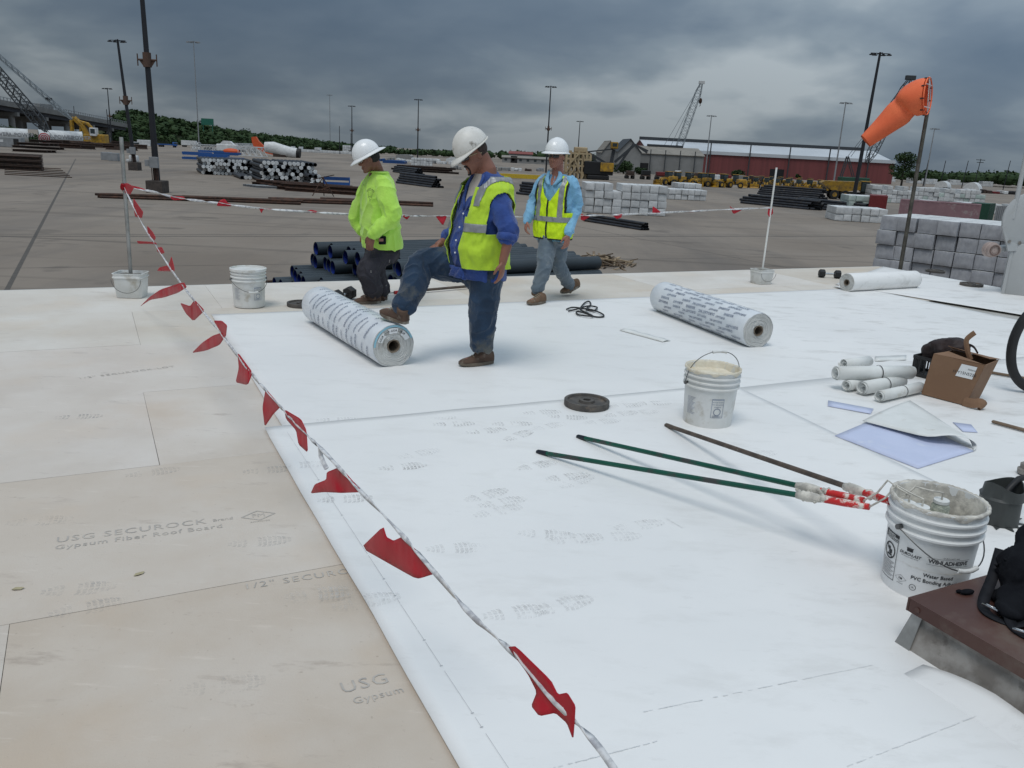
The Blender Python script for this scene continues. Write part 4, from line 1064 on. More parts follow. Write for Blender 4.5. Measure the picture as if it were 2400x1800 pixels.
for a_, b_, lb in (((2132, 803), (2260, 825), 'bare wooden stick lying behind the cardboard box'), ((2146, 911), (2290, 950), 'bare wooden stick lying in front of the cardboard box at the right edge')):
    m = MB(); m.tube([G(*a_, .026), G(*b_, .026)], .0125, 10, round_end=True); tag(m.build('stick', M_STICK, None, 60), lb, 'stick')
# ------------------------------------------------------------------ grey equipment cabinet at the right
M_EQ = mat('pale grey cabinet paint', (.44, .455, .46), .45, scale=1.5, col2=(.40, .41, .41), dirt=(.30, .29, .27), dirt_scale=3, dirt_lo=.62, dirt_hi=.8)
eq = tag(empty('equipment_cabinet', G(2162, 636), 0.0), 'pale grey metal equipment cabinet with a round plate at the right edge', 'cabinet')
m = MB(); m.box((.42, .35, .36), (.84, .7, .72), bev=.012); m.build('body', M_EQ, eq, 40).rotation_euler = (0, 0, -.5)
m = MB(); m.box((.02, -.006, .36), (.04, .012, .70)); m.build('door_edge', M_EQ, eq).rotation_euler = (0, 0, -.5)
dcn = GY(2222, 474, 11.7) - eq.location; R_ = (GY(2222, 474, 11.7) - GY(2165, 474, 11.7)).length
m = MB(); Ry = Matrix.Rotation(pi / 2, 3, 'X'); m.lathe([(.001, -.02), (R_ * .97, -.02), (R_, -.015), (R_, .015), (R_ * .97, .02), (.001, .02)], 64, dcn, Ry)
m.add([dcn + V((-R_ * .98, -.018, -.10)), dcn + V((-R_ * .55, -.018, -R_ * 1.22)), dcn + V((R_ * .5, -.018, -R_ * 1.2)), dcn + V((R_ * .5, .018, -R_ * 1.2)), dcn + V((-R_ * .55, .018, -R_ * 1.22)), dcn + V((-R_ * .98, .018, -.10))], [(0, 1, 2), (5, 3, 4), (0, 5, 4, 1), (1, 4, 3, 2)])
m.build('round_plate', M_EQ, eq, 40)
m = MB()
for px in ((2180, 522), (2202, 525)): m.lathe([(.001, -.004), (.022, -.004), (.024, .004), (.001, .004)], 16, GY(px[0], px[1], 11.68) - eq.location + V((0, -.006, 0)), Ry)
m.build('bolt', M_GALV2, eq, 40)
sc0 = GY(2144, 540, 11.72) - eq.location
M_SPOOL = mat('pinkish plastic hub', (.38, .30, .27), .5); M_SPOOL2 = mat('dark hub ring', (.16, .11, .095), .5)
m = MB(); m.lathe([(.001, .055), (.035, .055), (.037, .05), (.05, .05), (.078, .062), (.09, .058), (.092, .0), (.105, -.01), (.105, -.09), (.001, -.09)], 36, sc0, Ry); m.build('hub', M_SPOOL, eq, 40)
m = MB(); m.lathe([(.054, .058), (.056, .066), (.070, .068), (.074, .062)], 36, sc0, Ry, closed=True); m.build('hub_ring', M_SPOOL2, eq, 60)
m = MB(); m.tube([sc0 + V((0, .03, 0)), sc0 + V((.25, .14, .02))], .05, 16); m.build('axle', M_EQ, eq, 60)
m = MB(); up_ = GY(2206, 385, 11.7) - eq.location; m.tube([V((up_.x, up_.y, dcn.z)), up_ + V((0, 0, .5))], .03, 10); m.build('stand_pipe', M_EQ, eq, 60)
# low bracket in front of the wrapped stack, fixed to the eave
bk = G(2004 - 40, 600); 
# ------------------------------------------------------------------ windsock on the eave
wp = tag(empty('windsock', W(12.13, 9.52, 0)), 'orange windsock on a leaning steel pole at the roof corner', 'windsock')
O0 = V(wp.location); YS = O0.y
WB, WT = GY(1943, 590, YS), GY(2003, 243, YS)
M_SOCK = mat('orange windsock fabric', (.90, .20, .085), .6, scale=2.5, col2=(.84, .165, .07), spec=.2, bump=.006, bscale=3)
M_SOCKP = mat('dark weathered pole', (.075, .070, .060), .55, metal=.4, scale=8, col2=(.13, .12, .10))
m = MB(); dn = (WB - WT).normalized(); m.tube([WT - O0, WT + dn * 1.2 - O0, WB + dn * .9 - O0], [.030, .031, .034], 14); m.build('pole', M_SOCKP, wp, 60)
m = MB(); m.box(WB + dn * .45 - O0 + V((-.02, -.03, 0)), (.16, .10, .08)); m.build('wall_bracket', M_GALV, wp)
cps = [((2001, 208), -.10, .275), ((1990, 209), -.04, .280), ((1974, 214), .02, .275), ((1962, 221), .08, .262), ((1955, 231), .12, .185), ((1944, 243), .14, .225), ((1930, 255), .17, .200), ((1912, 270), .20, .170), ((1890, 288), .24, .140), ((1868, 306), .28, .113)]
C_ = [GY(px[0], px[1], YS + dy) - O0 for px, dy, r in cps]; R_s = [r for _, _, r in cps]
ax0 = (V((1, -.75, .10))).normalized()
m = MB(); n = 40; P = []
for i, c in enumerate(C_):
    t = -(C_[min(i + 1, len(C_) - 1)] - C_[max(i - 1, 0)]).normalized()
    if i < 3: t = ax0.lerp(t, i / 4).normalized()
    u = (V((0, 0, 1)) - t * t.z).normalized(); w = t.cross(u)
    for k_ in range(n):
        a = 2 * pi * k_ / n; r = R_s[i] * (1 + .035 * sin(3 * a + i * 1.3) * (i > 1) + (.06 * sin(5 * a + 2) if i in (3, 4) else 0))
        P.append(c + u * (r * cos(a)) + w * (r * sin(a)))
m.add(P, [(i * n + k_, i * n + (k_ + 1) % n, (i + 1) * n + (k_ + 1) % n, (i + 1) * n + k_) for i in range(len(C_) - 1) for k_ in range(n)])
o = m.build('sock', M_SOCK, wp, 180); sm = o.modifiers.new('t', 'SOLIDIFY'); sm.thickness = .004; ss_ = o.modifiers.new('s', 'SUBSURF'); ss_.levels = ss_.render_levels = 1
u = (V((0, 0, 1)) - ax0 * ax0.z).normalized(); w = ax0.cross(u); hc = C_[0] + ax0 * .02
m = MB(); m.tube([hc + (u * cos(2 * pi * i / 40) + w * sin(2 * pi * i / 40)) * .278 for i in range(41)], .012, 8); m.build('hoop', M_SOCK, wp, 60)
m = MB(); m.tube([hc + u * .29, WT - O0 + V((0, 0, -.02))], .011, 8)
for s in (-.6, .62): m.tube([hc + u * (.278 * s) + w * (.278 * sqrt(1 - s * s)), hc + u * (.278 * s) - w * (.278 * sqrt(1 - s * s))], .008, 8)
m.build('spindle_frame', M_PVCP, wp, 60)
for i in range(9):
    a = 2 * pi * (i + .5) / 9; q = MB(); rr = hc + (u * cos(a) + w * sin(a)) * .283
    q.tube([rr + ax0 * .012, rr - ax0 * .05], .010, 6); q.build('lacing', M_RUB, wp)
# ------------------------------------------------------------------ boot prints and scrape marks on the sheets
def print_material():
    m = bpy.data.materials.new('boot print dust'); m.use_nodes = True; t = m.node_tree; p = t.nodes['Principled BSDF']
    p.inputs['Base Color'].default_value = (.44, .43, .415, 1); p.inputs['Roughness'].default_value = .9
    tcn = N(t, 'ShaderNodeTexCoord'); oi = N(t, 'ShaderNodeObjectInfo')
    n = N(t, 'ShaderNodeTexNoise', noise_dimensions='4D'); n.inputs['Scale'].default_value = 11; n.inputs['Detail'].default_value = 7; n.inputs['Roughness'].default_value = .7
    t.links.new(tcn.outputs['Object'], n.inputs['Vector']); t.links.new(math_node(t, 'MULTIPLY', oi.outputs['Random'], 40.0), n.inputs['W'])
    vo = N(t, 'ShaderNodeTexVoronoi', feature='DISTANCE_TO_EDGE'); vo.inputs['Scale'].default_value = 38; t.links.new(tcn.outputs['Object'], vo.inputs['Vector'])
    f = math_node(t, 'MULTIPLY', ramp(t, vo.outputs['Distance'], [(.08, (.45, .45, .45)), (.25, (1, 1, 1))]), ramp(t, n.outputs[0], [(.40, (0, 0, 0)), (.60, (1, 1, 1))]))
    f = math_node(t, 'MULTIPLY', f, math_node(t, 'ADD', math_node(t, 'MULTIPLY', oi.outputs['Random'], .40), .25))
    tr = N(t, 'ShaderNodeBsdfTransparent'); mx_ = N(t, 'ShaderNodeMixShader'); t.links.new(f, mx_.inputs[0]); t.links.new(tr.outputs[0], mx_.inputs[1]); t.links.new(p.outputs[0], mx_.inputs[2])
    t.links.new(mx_.outputs[0], t.nodes['Material Output'].inputs['Surface']); return m
M_BOOTP = print_material()
def sole(L, w, z=0):
    pts = []
    for i in range(28):
        a = 2 * pi * i / 28; x = cos(a) * L / 2; y = sin(a) * w / 2 * (1.0 + .16 * cos(a) - .22 * max(0, 1 - abs(cos(a) + .18) * 3.2)); pts.append((x, y))
    return pts
mb = MB(); pl = sole(.27, .10)
def in_sole(x): 
    w = max((abs(y) for (px_, y) in pl if abs(px_ - x) < .012), default=0); return w
for i in range(13):
    x = -.125 + i * .0205; w = in_sole(x)
    if -.05 < x < -.02 or w < .012: continue
    for sg in (-1, 1):
        for (y0, y1) in ((.003, w * .46), (w * .52, w * .98)):
            mb.add([(x, sg * y0, 0), (x + .014, sg * y0, 0), (x + .014 - .008 * y1 / w, sg * y1, 0), (x - .008 * y1 / w, sg * y1, 0)], [(0, 1, 2, 3)] if sg > 0 else [(3, 2, 1, 0)])
ME_SOLE = mb.mesh('boot_print'); ME_SOLE.materials.append(M_BOOTP)
prints = [(870, 1013, .18), (905, 985, .45), (745, 1083, .05), (985, 1190, .0), (1085, 1090, .3), (1115, 1330, .1), (1215, 1313, .3), (980, 920, .05), (940, 905, -.1), (1225, 1035, .2), (1245, 1045, .6), (1050, 935, .2), (1105, 920, 0), (1170, 895, .1), (1185, 925, .4), (1225, 905, -.2), (1120, 945, .7),
          (1380, 1140, .2), (1325, 1165, 0), (1240, 1170, .1), (790, 1305, .2), (1350, 880, .1), (1385, 895, .2), (1410, 875, 0), (1340, 898, .3), (1640, 985, .2), (1300, 915, .2), (730, 912, .0), (650, 1010, .1), (690, 1290, .1), (1180, 1160, -.2), (1050, 1075, .5), (1075, 1110, .35), (1160, 1010, .4)]
for i, (x, y, rz) in enumerate(prints):
    p = G(x, y, 0); a_, b_ = toab(p)
    par, zz = (S1, .0139) if b_ < 4.7 and a_ > .86 else ((S2, .0101) if b_ > 4.8 else (S1, .0139))
    if i in (28,): zz = .0139
    obj('boot_print', ME_SOLE, None, par, V((p.x, p.y, zz + .00004 * i)), rz + .2)
for (x, y, rz) in ((170, 1272, .1), (190, 1312, .3), (560, 1170, .1), (480, 1480, .1), (580, 1015, .15), (85, 1125, .1), (640, 900, .2), (170, 900, .1), (330, 1020, .3)):
    p = G(x, y, 0); obj('boot_print', ME_SOLE, None, roof, V((p.x, p.y, -.0003)), rz + .2)
# dotted lap line printed along the sheet edge
m = MB(); rnd = random.Random(5)
b_ = -2.5
while b_ < 4.7:
    l_ = rnd.uniform(.03, .25); a_ = .925 + .006 * b_ / 4; q = [W(a_, b_, .0139), W(a_ + .0015, b_, .0139), W(a_ + .0015, b_ + l_, .0139), W(a_, b_ + l_, .0139)]
    m.add(q, [(0, 1, 2, 3)])
    if rnd.random() < .5: m.add([W(a_ - .004, b_, .01395), W(a_ + .006, b_, .01395), W(a_ + .006, b_ + .004, .01395), W(a_ - .004, b_ + .004, .01395)], [(0, 1, 2, 3)])
    b_ += l_ + rnd.uniform(.002, .03)
m.build('lap_line', mat('lap line ink', (.50, .505, .515), .8), S1)
# chalk lines, and the shading of folds drawn as thin grey strips
M_CHALK_FOLD = mat('faint chalk and fold shading', (.67, .672, .67), .85, scale=30, col2=(.77, .77, .76), lo=.45, hi=.6)
rnd = random.Random(12)
for (pa_, pb_, par, z_) in (((1390, 1537), (1885, 1436), S1, .0139), ((1180, 1662), (1420, 1600), S1, .0139), ((1830, 1655), (2150, 1530), S1, .0139), ((880, 722), (1240, 704), S2, .0101), ((1140, 770), (1440, 742), S2, .0101), ((1440, 1120), (1475, 1140), S1, .0139), ((1700, 655), (1850, 700), S2, .0101)):
    m = MB(); n = 46
    for i in range(n):
        if rnd.random() < .22: continue
        p0, p1 = G(pa_[0] + (pb_[0] - pa_[0]) * i / n, pa_[1] + (pb_[1] - pa_[1]) * i / n + 1.2 * noise.noise(V((i * .4, 1, 2))), z_), G(pa_[0] + (pb_[0] - pa_[0]) * (i + .9) / n, pa_[1] + (pb_[1] - pa_[1]) * (i + .9) / n + 1.2 * noise.noise(V((i * .4 + .4, 1, 2))), z_)
        d = (p1 - p0); q = V((-d.y, d.x, 0)).normalized() * rnd.uniform(.0008, .0022); m.add([p0 - q, p1 - q, p1 + q, p0 + q], [(0, 1, 2, 3)])
    tag(m.build('chalk_fold_line', M_CHALK_FOLD, par), kind='stuff')
# leaves and crumbs
M_LEAF = mat('dry leaf', (.40, .35, .22), .8)
for (x, y, rz) in ((38, 1272, .3), (300, 1240, .9), (2187, 1550, .2)):
    m = MB(); m.add([(-.022, 0, 0), (-.008, .010, .003), (.014, .008, .002), (.024, 0, .004), (.012, -.009, .001), (-.010, -.009, .003), (0, 0, .0)], [(6, i, (i + 1) % 6) for i in range(6)])
    tag(m.build('leaf', M_LEAF, None, None, G(x, y, .0175 if x > 1000 else .001), rz), 'small dry yellow leaf on the ' + ('white sheet by the curb' if x > 1000 else ('bare board near the left edge' if x < 100 else 'bare board below the printed lettering')), 'leaf')
# ================================================================== people
def skin_mat(name, col, col2):
    return mat(name, col, .5, col2=col2, scale=9, lo=.35, hi=.7, sub=.08, bump=.0006, bscale=160, spec=.4)
def remeshed(mb, voxel, smooth_it=2, fac=.5):
    me = mb.mesh('tmp'); bm = bmesh.new(); bm.from_mesh(me); bmesh.ops.recalc_face_normals(bm, faces=bm.faces[:]); bm.to_mesh(me); bm.free()
    ob = bpy.data.objects.new('tmp', me); COL.objects.link(ob)
    r = ob.modifiers.new('r', 'REMESH'); r.mode = 'VOXEL'; r.voxel_size = voxel; r.use_smooth_shade = True
    s = ob.modifiers.new('s', 'SMOOTH'); s.iterations = smooth_it; s.factor = fac
    dg = bpy.context.evaluated_depsgraph_get()
    out = bpy.data.meshes.new_from_object(ob.evaluated_get(dg))
    bpy.data.objects.remove(ob); bpy.data.meshes.remove(me)
    out.shade_smooth(); out.materials.clear()
    return out
def wrinkle(me, amp, freq=(9, 9, 6), seed=0.0, big=.012, spots=()):
    n = len(me.vertices); nr = [v.normal.copy() for v in me.vertices]
    for i, v in enumerate(me.vertices):
        p = v.co; q = V((p.x * freq[0], p.y * freq[1], p.z * freq[2])) + V((seed, seed * .7, seed * 1.3))
        ws = noise.noise(q * .5 + V((5, 2, 8))) * 1.2
        rd = 1 - abs(noise.noise(q + V((ws, ws, ws * .5)))); rd = rd ** 4
        d = amp * (rd - .45) + big * noise.noise(p * 3.2 + V((seed, 1, 2)))
        for c, rad, k, ax in spots:      # bunched cloth at joints: folds across the limb
            s = max(0, 1 - (p - c).length / rad)
            if s > 0:
                u = (p - c).dot(ax)
                d += s * k * (sin(u * 95 + 3 * noise.noise(p * 14 + V((seed, 0, 0)))) ) * .6 + s * k * .3
        v.co = p + nr[i] * d
    me.update()
def limb(mb, pts, rad, n=18, sq=1.0): mb.tube(smooth_path(pts, 5), interp(rad, len(pts), 5), n, sq=sq, round_end=True)
def interp(r, m, k):
    out = []
    for i in range(m - 1):
        for j in range(k): out.append(r[i] + (r[i + 1] - r[i]) * j / k)
    out.append(r[-1]); return out
class Torso:
    def __init__(s, B, Nk, fwd, rings, lean=None):
        s.B, s.N, s.rings = B, Nk, rings; s.f = V((fwd[0], fwd[1], 0)).normalized(); s.l = V((-s.f.y, s.f.x, 0)); s.up = (Nk - B)
    def par(s, t):
        R = s.rings
        for i in range(len(R) - 1):
            if t <= R[i + 1][0]:
                u = (t - R[i][0]) / (R[i + 1][0] - R[i][0]); u = u * u * (3 - 2 * u) * .6 + u * .4
                return [R[i][k] + (R[i + 1][k] - R[i][k]) * u for k in range(1, 5)]
        return list(R[-1][1:5])
    def pt(s, t, th, off=0.0):
        a, df, db, o = s.par(t); c_, s_ = cos(th), sin(th)
        e = .82
        cx = abs(c_) ** e * (1 if c_ > 0 else -1); sx = abs(s_) ** e * (1 if s_ > 0 else -1)
        return s.B + s.up * t + s.f * (o + (df + off if c_ > 0 else db + off) * cx) + s.l * ((a + off) * sx)
    def solid(s, mb, off=0.0, t0=0.0, t1=1.0, nt=26, na=40):
        P = [s.pt(t0 + (t1 - t0) * j / nt, 2 * pi * i / na, off) for j in range(nt + 1) for i in range(na)]
        F = [(j * na + i, j * na + (i + 1) % na, (j + 1) * na + (i + 1) % na, (j + 1) * na + i) for j in range(nt) for i in range(na)]
        F += [tuple(range(na - 1, -1, -1)), tuple(nt * na + i for i in range(na))]
        mb.add(P, F)
    def shell(s, keep, off, nt=150, na=260, wob=.0, seed=0.0):
        def pp(j, i):
            t = j / nt; th = 2 * pi * i / na
            w = wob * noise.noise(V((cos(th) * 3 + seed, sin(th) * 3, t * 7))) + wob * .5 * noise.noise(V((cos(th) * 7, sin(th) * 7 + seed, t * 13)))
            return s.pt(t, th, off + w)
        F = []; used = {}; P = []
        for j in range(nt):
            for i in range(na):
                t = (j + .5) / nt; th = 2 * pi * (i + .5) / na; th = th if th <= pi else th - 2 * pi
                if not keep(t, th): continue
                q = []
                for (jj, ii) in ((j, i), (j, (i + 1) % na), (j + 1, (i + 1) % na), (j + 1, i)):
                    if (jj, ii) not in used: used[(jj, ii)] = len(P); P.append(pp(jj, ii))
                    q.append(used[(jj, ii)])
                F.append(tuple(q))
        m = MB(); m.add(P, F); return m
def head_geo(mb, Hm, O, fat=1.0):
    X = lambda p: O + Hm @ V(p)
    mb.ellipsoid(X((0, -.004, .040)), (.078, .100, .088), 22, 14, Hm)
    rg = [(-.120, .086, .046, .020), (-.110, .098, .020, .036), (-.092, .101, -.004, .048), (-.070, .100, -.018, .057), (-.045, .098, -.03, .064), (-.018, .096, -.04, .069), (.012, .088, -.05, .070), (.042, .096, -.05, .072), (.075, .085, -.05, .068)]
    n = 24; P = []
    for (z, f, b, hw) in rg:
        cy = (f + b) / 2; ry = (f - b) / 2; hw = hw * (1 + (fat - 1) * (1 if z < -.02 else 0))
        for k in range(n):
            a = 2 * pi * k / n; c_ = cos(a); s_ = sin(a)
            P.append(X((hw * abs(s_) ** .85 * (1 if s_ > 0 else -1), cy + ry * abs(c_) ** .9 * (1 if c_ > 0 else -1), z)))
    L = len(rg)
    mb.add(P, [(j * n + k, j * n + (k + 1) % n, (j + 1) * n + (k + 1) % n, (j + 1) * n + k) for j in range(L - 1) for k in range(n)] + [tuple(range(n - 1, -1, -1)), tuple((L - 1) * n + k for k in range(n))])
    mb.tube([X((0, .086, .030)), X((0, .100, .005)), X((0, .113, -.018)), X((0, .108, -.026))], [.009, .010, .015, .011], 10, round_end=True)
    for sx in (-1, 1):
        mb.ellipsoid(X((sx * .013, .102, -.024)), (.010, .011, .009), 10, 6, Hm)
        mb.ellipsoid(X((sx * .079, -.006, -.004)), (.009, .019, .032), 12, 8, Hm @ Matrix.Rotation(sx * .25, 3, 'Z') @ Matrix.Rotation(-.15, 3, 'X'))
        mb.ellipsoid(X((sx * .045, .074, -.022)), (.022, .020, .018), 10, 6, Hm)
    mb.tube([X((-.050, .078, .032)), X((-.02, .097, .036)), X((.02, .097, .036)), X((.050, .078, .032))], .011, 8, round_end=True)
    mb.ellipsoid(X((0, .100, -.058)), (.024, .010, .0065), 12, 6, Hm); mb.ellipsoid(X((0, .099, -.071)), (.021, .010, .0075), 12, 6, Hm); mb.ellipsoid(X((0, .090, -.103)), (.024, .018, .017), 12, 6, Hm)
def hand_geo(mb, w, d, pn, side, curl=.5, s=1.0):
    d = V(d).normalized(); pn = V(pn); pn = (pn - d * pn.dot(d)).normalized(); sd_ = d.cross(pn) * side       # sd_ points to the thumb side
    M = Matrix((d, sd_, pn)).transposed()
    mb.ellipsoid(w + d * .048 * s, (.058 * s, .041 * s, .0165 * s), 14, 8, M)
    mb.tube([w - d * .03, w + d * .02 * s], [.028 * s, .026 * s], 12, sq=.75)
    for k, (off, ln) in enumerate(((.030, .072), (.010, .080), (-.011, .075), (-.031, .058))):
        b = w + d * (.082 * s) + sd_ * off * s; a = curl * (1 + .12 * k)
        d1 = (d * cos(a * .5) + pn * sin(a * .5)); d2 = d * cos(a * 1.2) + pn * sin(a * 1.2); d3 = d * cos(a * 1.9) + pn * sin(a * 1.9)
        p1 = b + d1 * ln * .45 * s; p2 = p1 + d2 * ln * .32 * s; p3 = p2 + d3 * ln * .25 * s
        mb.tube([b - d * .02, b, p1, p2, p3], [.0095 * s, .0098 * s, .0090 * s, .0082 * s, .0070 * s], 8, round_end=True)
    b = w + d * .018 * s + sd_ * .026 * s; t1 = (d * .62 + sd_ * .62 + pn * .35).normalized(); t2 = (d * .9 + sd_ * .15 + pn * .4).normalized()
    mb.tube([b, b + t1 * .036 * s, b + t1 * .036 * s + t2 * .026 * s, b + t1 * .036 * s + t2 * .046 * s], [.014 * s, .0115 * s, .010 * s, .008 * s], 8, round_end=True)
def boot(root, O, heel, toe, sole_n, ankle, mt_u, mt_s, L=.30, laces=True):
    f = (toe - heel).normalized(); nn_ = V(sole_n); nn_ = (nn_ - f * nn_.dot(f)).normalized(); s_ = nn_.cross(f)
    M = Matrix((f, s_, nn_)).transposed(); X = lambda p: heel + M @ V(p) - O
    prof = [(.0, .030, .095), (.02, .037, .108), (.06, .038, .112), (.10, .040, .110), (.14, .044, .092), (.18, .049, .074), (.22, .050, .062), (.26, .045, .054), (.285, .034, .044), (.30, .014, .030)]
    k = L / .30; m = MB(); n = 18; P = []
    for (x, hw, h) in prof:
        for i in range(n):
            a = pi * i / (n - 1); P.append(X((x * k, hw * cos(a) * (1.0 if abs(cos(a)) < .9 else 1.02), .022 + (h - .022) * sin(a) ** .62)))
    m.add(P, [(j * n + i, j * n + i + 1, (j + 1) * n + i + 1, (j + 1) * n + i) for j in range(len(prof) - 1) for i in range(n - 1)] + [tuple(range(n)), tuple((len(prof) - 1) * n + i for i in range(n - 1, -1, -1))] + [(j * n, j * n + n - 1, (j + 1) * n + n - 1, (j + 1) * n) for j in range(len(prof) - 1)])
    up = M @ V((.055 * k, 0, .07)) + heel - O; an = ankle - O
    m.tube([up - (an - up) * .15, up.lerp(an, .5), an + (an - up).normalized() * .05], [.043, .044, .047], 18)
    me = remeshed(m, .006, 2); obj('boot_upper', me, mt_u, root)
    m = MB(); out = []
    for i in range(40):
        a = 2 * pi * i / 40; t = (1 - cos(a)) / 2; x = t * L * 1.01 - .004
        hw = .041 + .012 * max(0, sin(t * pi * 1.0 - .4)) if t > .1 else .041
        y = (hw + .003) * (abs(sin(a)) ** .5) * (1 if a < pi else -1); out.append((x, y))
    Pp = [X((x, y, z + (.010 * max(0, x / L - .75) * 4))) for z in (0, .006, .024) for x, y in out]; c = len(out)
    m.add(Pp, [tuple(range(c - 1, -1, -1)), tuple(2 * c + i for i in range(c))] + [(j * c + i, j * c + (i + 1) % c, (j + 1) * c + (i + 1) % c, (j + 1) * c + i) for j in range(2) for i in range(c)])
    m.build('boot_sole', mt_s, root, 40)
    if laces:
        m = MB()
        for i in range(4):
            x = (.115 + i * .022) * k; h = .108 - i * .011
            m.tube([X((x, -.030, h - .012)), X((x + .008, 0, h + .007)), X((x, .030, h - .012))], .0028, 5)
        m.build('laces', M_LACE, root, 60)
M_LACE = mat('boot laces', (.30, .27, .21), .8)
M_SOLE = mat('boot sole', (.155, .125, .095), .8, scale=12, dirt=(.40, .38, .33), dirt_scale=8)
def hard_hat(root, Hm, O, tilt, brim, mt, ridge=.007, lift=.055, hs=1.0):
    T = Hm @ Matrix.Rotation(tilt, 3, 'X'); C0 = O + Hm @ V((0, .006, lift))
    X = lambda p: C0 + T @ V(p)
    m = MB(); n = 64; P = []; a_, b_, h_ = .119 * hs, .148 * hs, .142 * hs
    prof = [(1.0, -.012), (1.0, .0)] + [(cos(t), sin(t)) for t in [pi / 2 * i / 15 for i in range(1, 15)]] + [(.02, 1.0)]
    for j, (r, z) in enumerate(prof):
        for k in range(n):
            th = 2 * pi * k / n; x = a_ * r * sin(th); y = b_ * r * cos(th)
            zz = z * h_ if z > 0 else z
            rg = ridge * (2.718 ** (-(x / .020) ** 2)) * (1 if z > .15 else 0) + ridge * .5 * (2.718 ** (-((abs(x) - .05) / .012) ** 2)) * (1 if z > .3 else 0)
            sc_ = 1 + (.03 * (1 - abs(z)) if z > 0 else .03)
            P.append(X((x * sc_, y * sc_, zz + rg)))
    L = len(prof)
    m.add(P, [(j * n + k, j * n + (k + 1) % n, (j + 1) * n + (k + 1) % n, (j + 1) * n + k) for j in range(L - 1) for k in range(n)] + [tuple((L - 1) * n + k for k in range(n))])
    P = []
    for q in range(5):
        for k in range(n):
            th = 2 * pi * k / n; w = brim(th) * q / 4
            P.append(X(((a_ * 1.03 + w) * sin(th), (b_ * 1.03 + w) * cos(th), -.010 - w * .42 - (.004 if q == 4 else 0))))
    m2 = MB(); m2.add(P, [(j * n + k, j * n + (k + 1) % n, (j + 1) * n + (k + 1) % n, (j + 1) * n + k) for j in range(4) for k in range(n)])
    h = m.build('hard_hat', mt, root, 70); sm = h.modifiers.new('t', 'SOLIDIFY'); sm.thickness = .003
    o = m2.build('brim', mt, h, 180); sm = o.modifiers.new('t', 'SOLIDIFY'); sm.thickness = .0045; sm.offset = 0
    m = MB(); m.tube([X((.100 * hs * sin(2 * pi * k / 32), .128 * hs * cos(2 * pi * k / 32), -.014)) for k in range(33)], .012, 6, sq=.3); m.build('suspension_band', M_BLACKF, h)
    return h
def glasses(root, Hm, O, lens_mt, frame_mt, wrap_=.0):
    X = lambda p: O + Hm @ V(p); g = MB(); fr = MB()
    for sx in (-1, 1):
        P = []
        for j in range(4):
            for i in range(8):
                u = i / 7; v = j / 3 - .5; x = sx * (.007 + .058 * u); y = .111 - .034 * u ** 2.0 - .006 * u
                P.append(X((x, y, .012 - v * (.036 - .010 * u) * (1 - .25 * (u > .9)))))
        g.add(P, [(j * 8 + i, j * 8 + i + 1, (j + 1) * 8 + i + 1, (j + 1) * 8 + i) for j in range(3) for i in range(7)])
        fr.tube([X((sx * .066, .068, .020)), X((sx * .074, .04, .018)), X((sx * .081, -.005, .014)), X((sx * .080, -.03, .002))], .0032, 6)
    fr.tube([X((-.066, .071, .026)), X((-.035, .100, .029)), X((0, .112, .027)), X((.035, .100, .029)), X((.066, .071, .026))], .0030, 6)
    h = fr.build('glasses', frame_mt, root, 60)
    o = g.build('lens', lens_mt, h, 180); sm = o.modifiers.new('t', 'SOLIDIFY'); sm.thickness = .002
M_LENSD = mat('dark lens', (.012, .011, .012), .08, spec=.7); M_LENSC = mat('clear lens', (.75, .76, .78), .08, alpha=.28, spec=.6)
M_FRAMEG = mat('tan glasses frame', (.45, .36, .22), .35); M_FRAMED = mat('dark frame', (.02, .02, .02), .4)
M_HATW = mat('white hard hat shell', (.80, .81, .81), .28, scale=3, col2=(.77, .78, .78), coat=.2, dirt=(.60, .58, .54), dirt_scale=9, dirt_lo=.68, dirt_hi=.78)
M_HATD = mat('scuffed white hard hat', (.70, .685, .645), .42, scale=5, col2=(.60, .58, .53), dirt=(.26, .24, .21), dirt_scale=11, dirt_lo=.585, dirt_hi=.70)
M_HIVIS = mat('high visibility cloth', (.48, .70, .035), .75, scale=7, col2=(.42, .62, .03), dirt=(.30, .38, .06), dirt_scale=5, dirt_lo=.62, dirt_hi=.78, sheen=.2, bump=.008, bscale=18)
M_HIVIS2 = mat('bright vest mesh', (.66, .90, .015), .7, scale=6, col2=(.58, .82, .012), dirt=(.36, .45, .05), dirt_scale=7, dirt_lo=.64, dirt_hi=.78, bump=.008, bscale=18)
M_SHIRT1 = mat('lime sweatshirt', (.46, .76, .11), .85, scale=6, col2=(.40, .69, .085), dirt=(.28, .42, .07), dirt_scale=6, dirt_lo=.65, dirt_hi=.8, sheen=.25, bump=.010, bscale=20)
M_REFL = mat('grey reflective tape', (.30, .31, .315), .42, metal=.25, scale=20, col2=(.25, .26, .265))
M_BLUE = mat('royal blue cotton', (.026, .068, .265), .8, scale=8, col2=(.018, .046, .19), sheen=.2, bump=.010, bscale=20)
M_SKYB = mat('light blue cotton', (.22, .46, .66), .8, scale=8, col2=(.18, .39, .58), sheen=.2, bump=.010, bscale=20)
M_TEE = mat('grey undershirt', (.42, .38, .34), .85)
M_TRIM = mat('black trim', (.012, .016, .016), .7)
M_JEAN2 = mat('dirty dark jeans', (.015, .040, .082), .85, scale=5, col2=(.009, .026, .054), dirt=(.095, .098, .09), dirt_scale=3.0, dirt_lo=.53, dirt_hi=.66, sheen=.2, bump=.010, bscale=20)
M_JEAN3 = mat('faded jeans', (.150, .185, .215), .85, scale=5, col2=(.105, .140, .175), dirt=(.28, .29, .28), dirt_scale=5.5, dirt_lo=.56, dirt_hi=.70, sheen=.2, bump=.010, bscale=20)
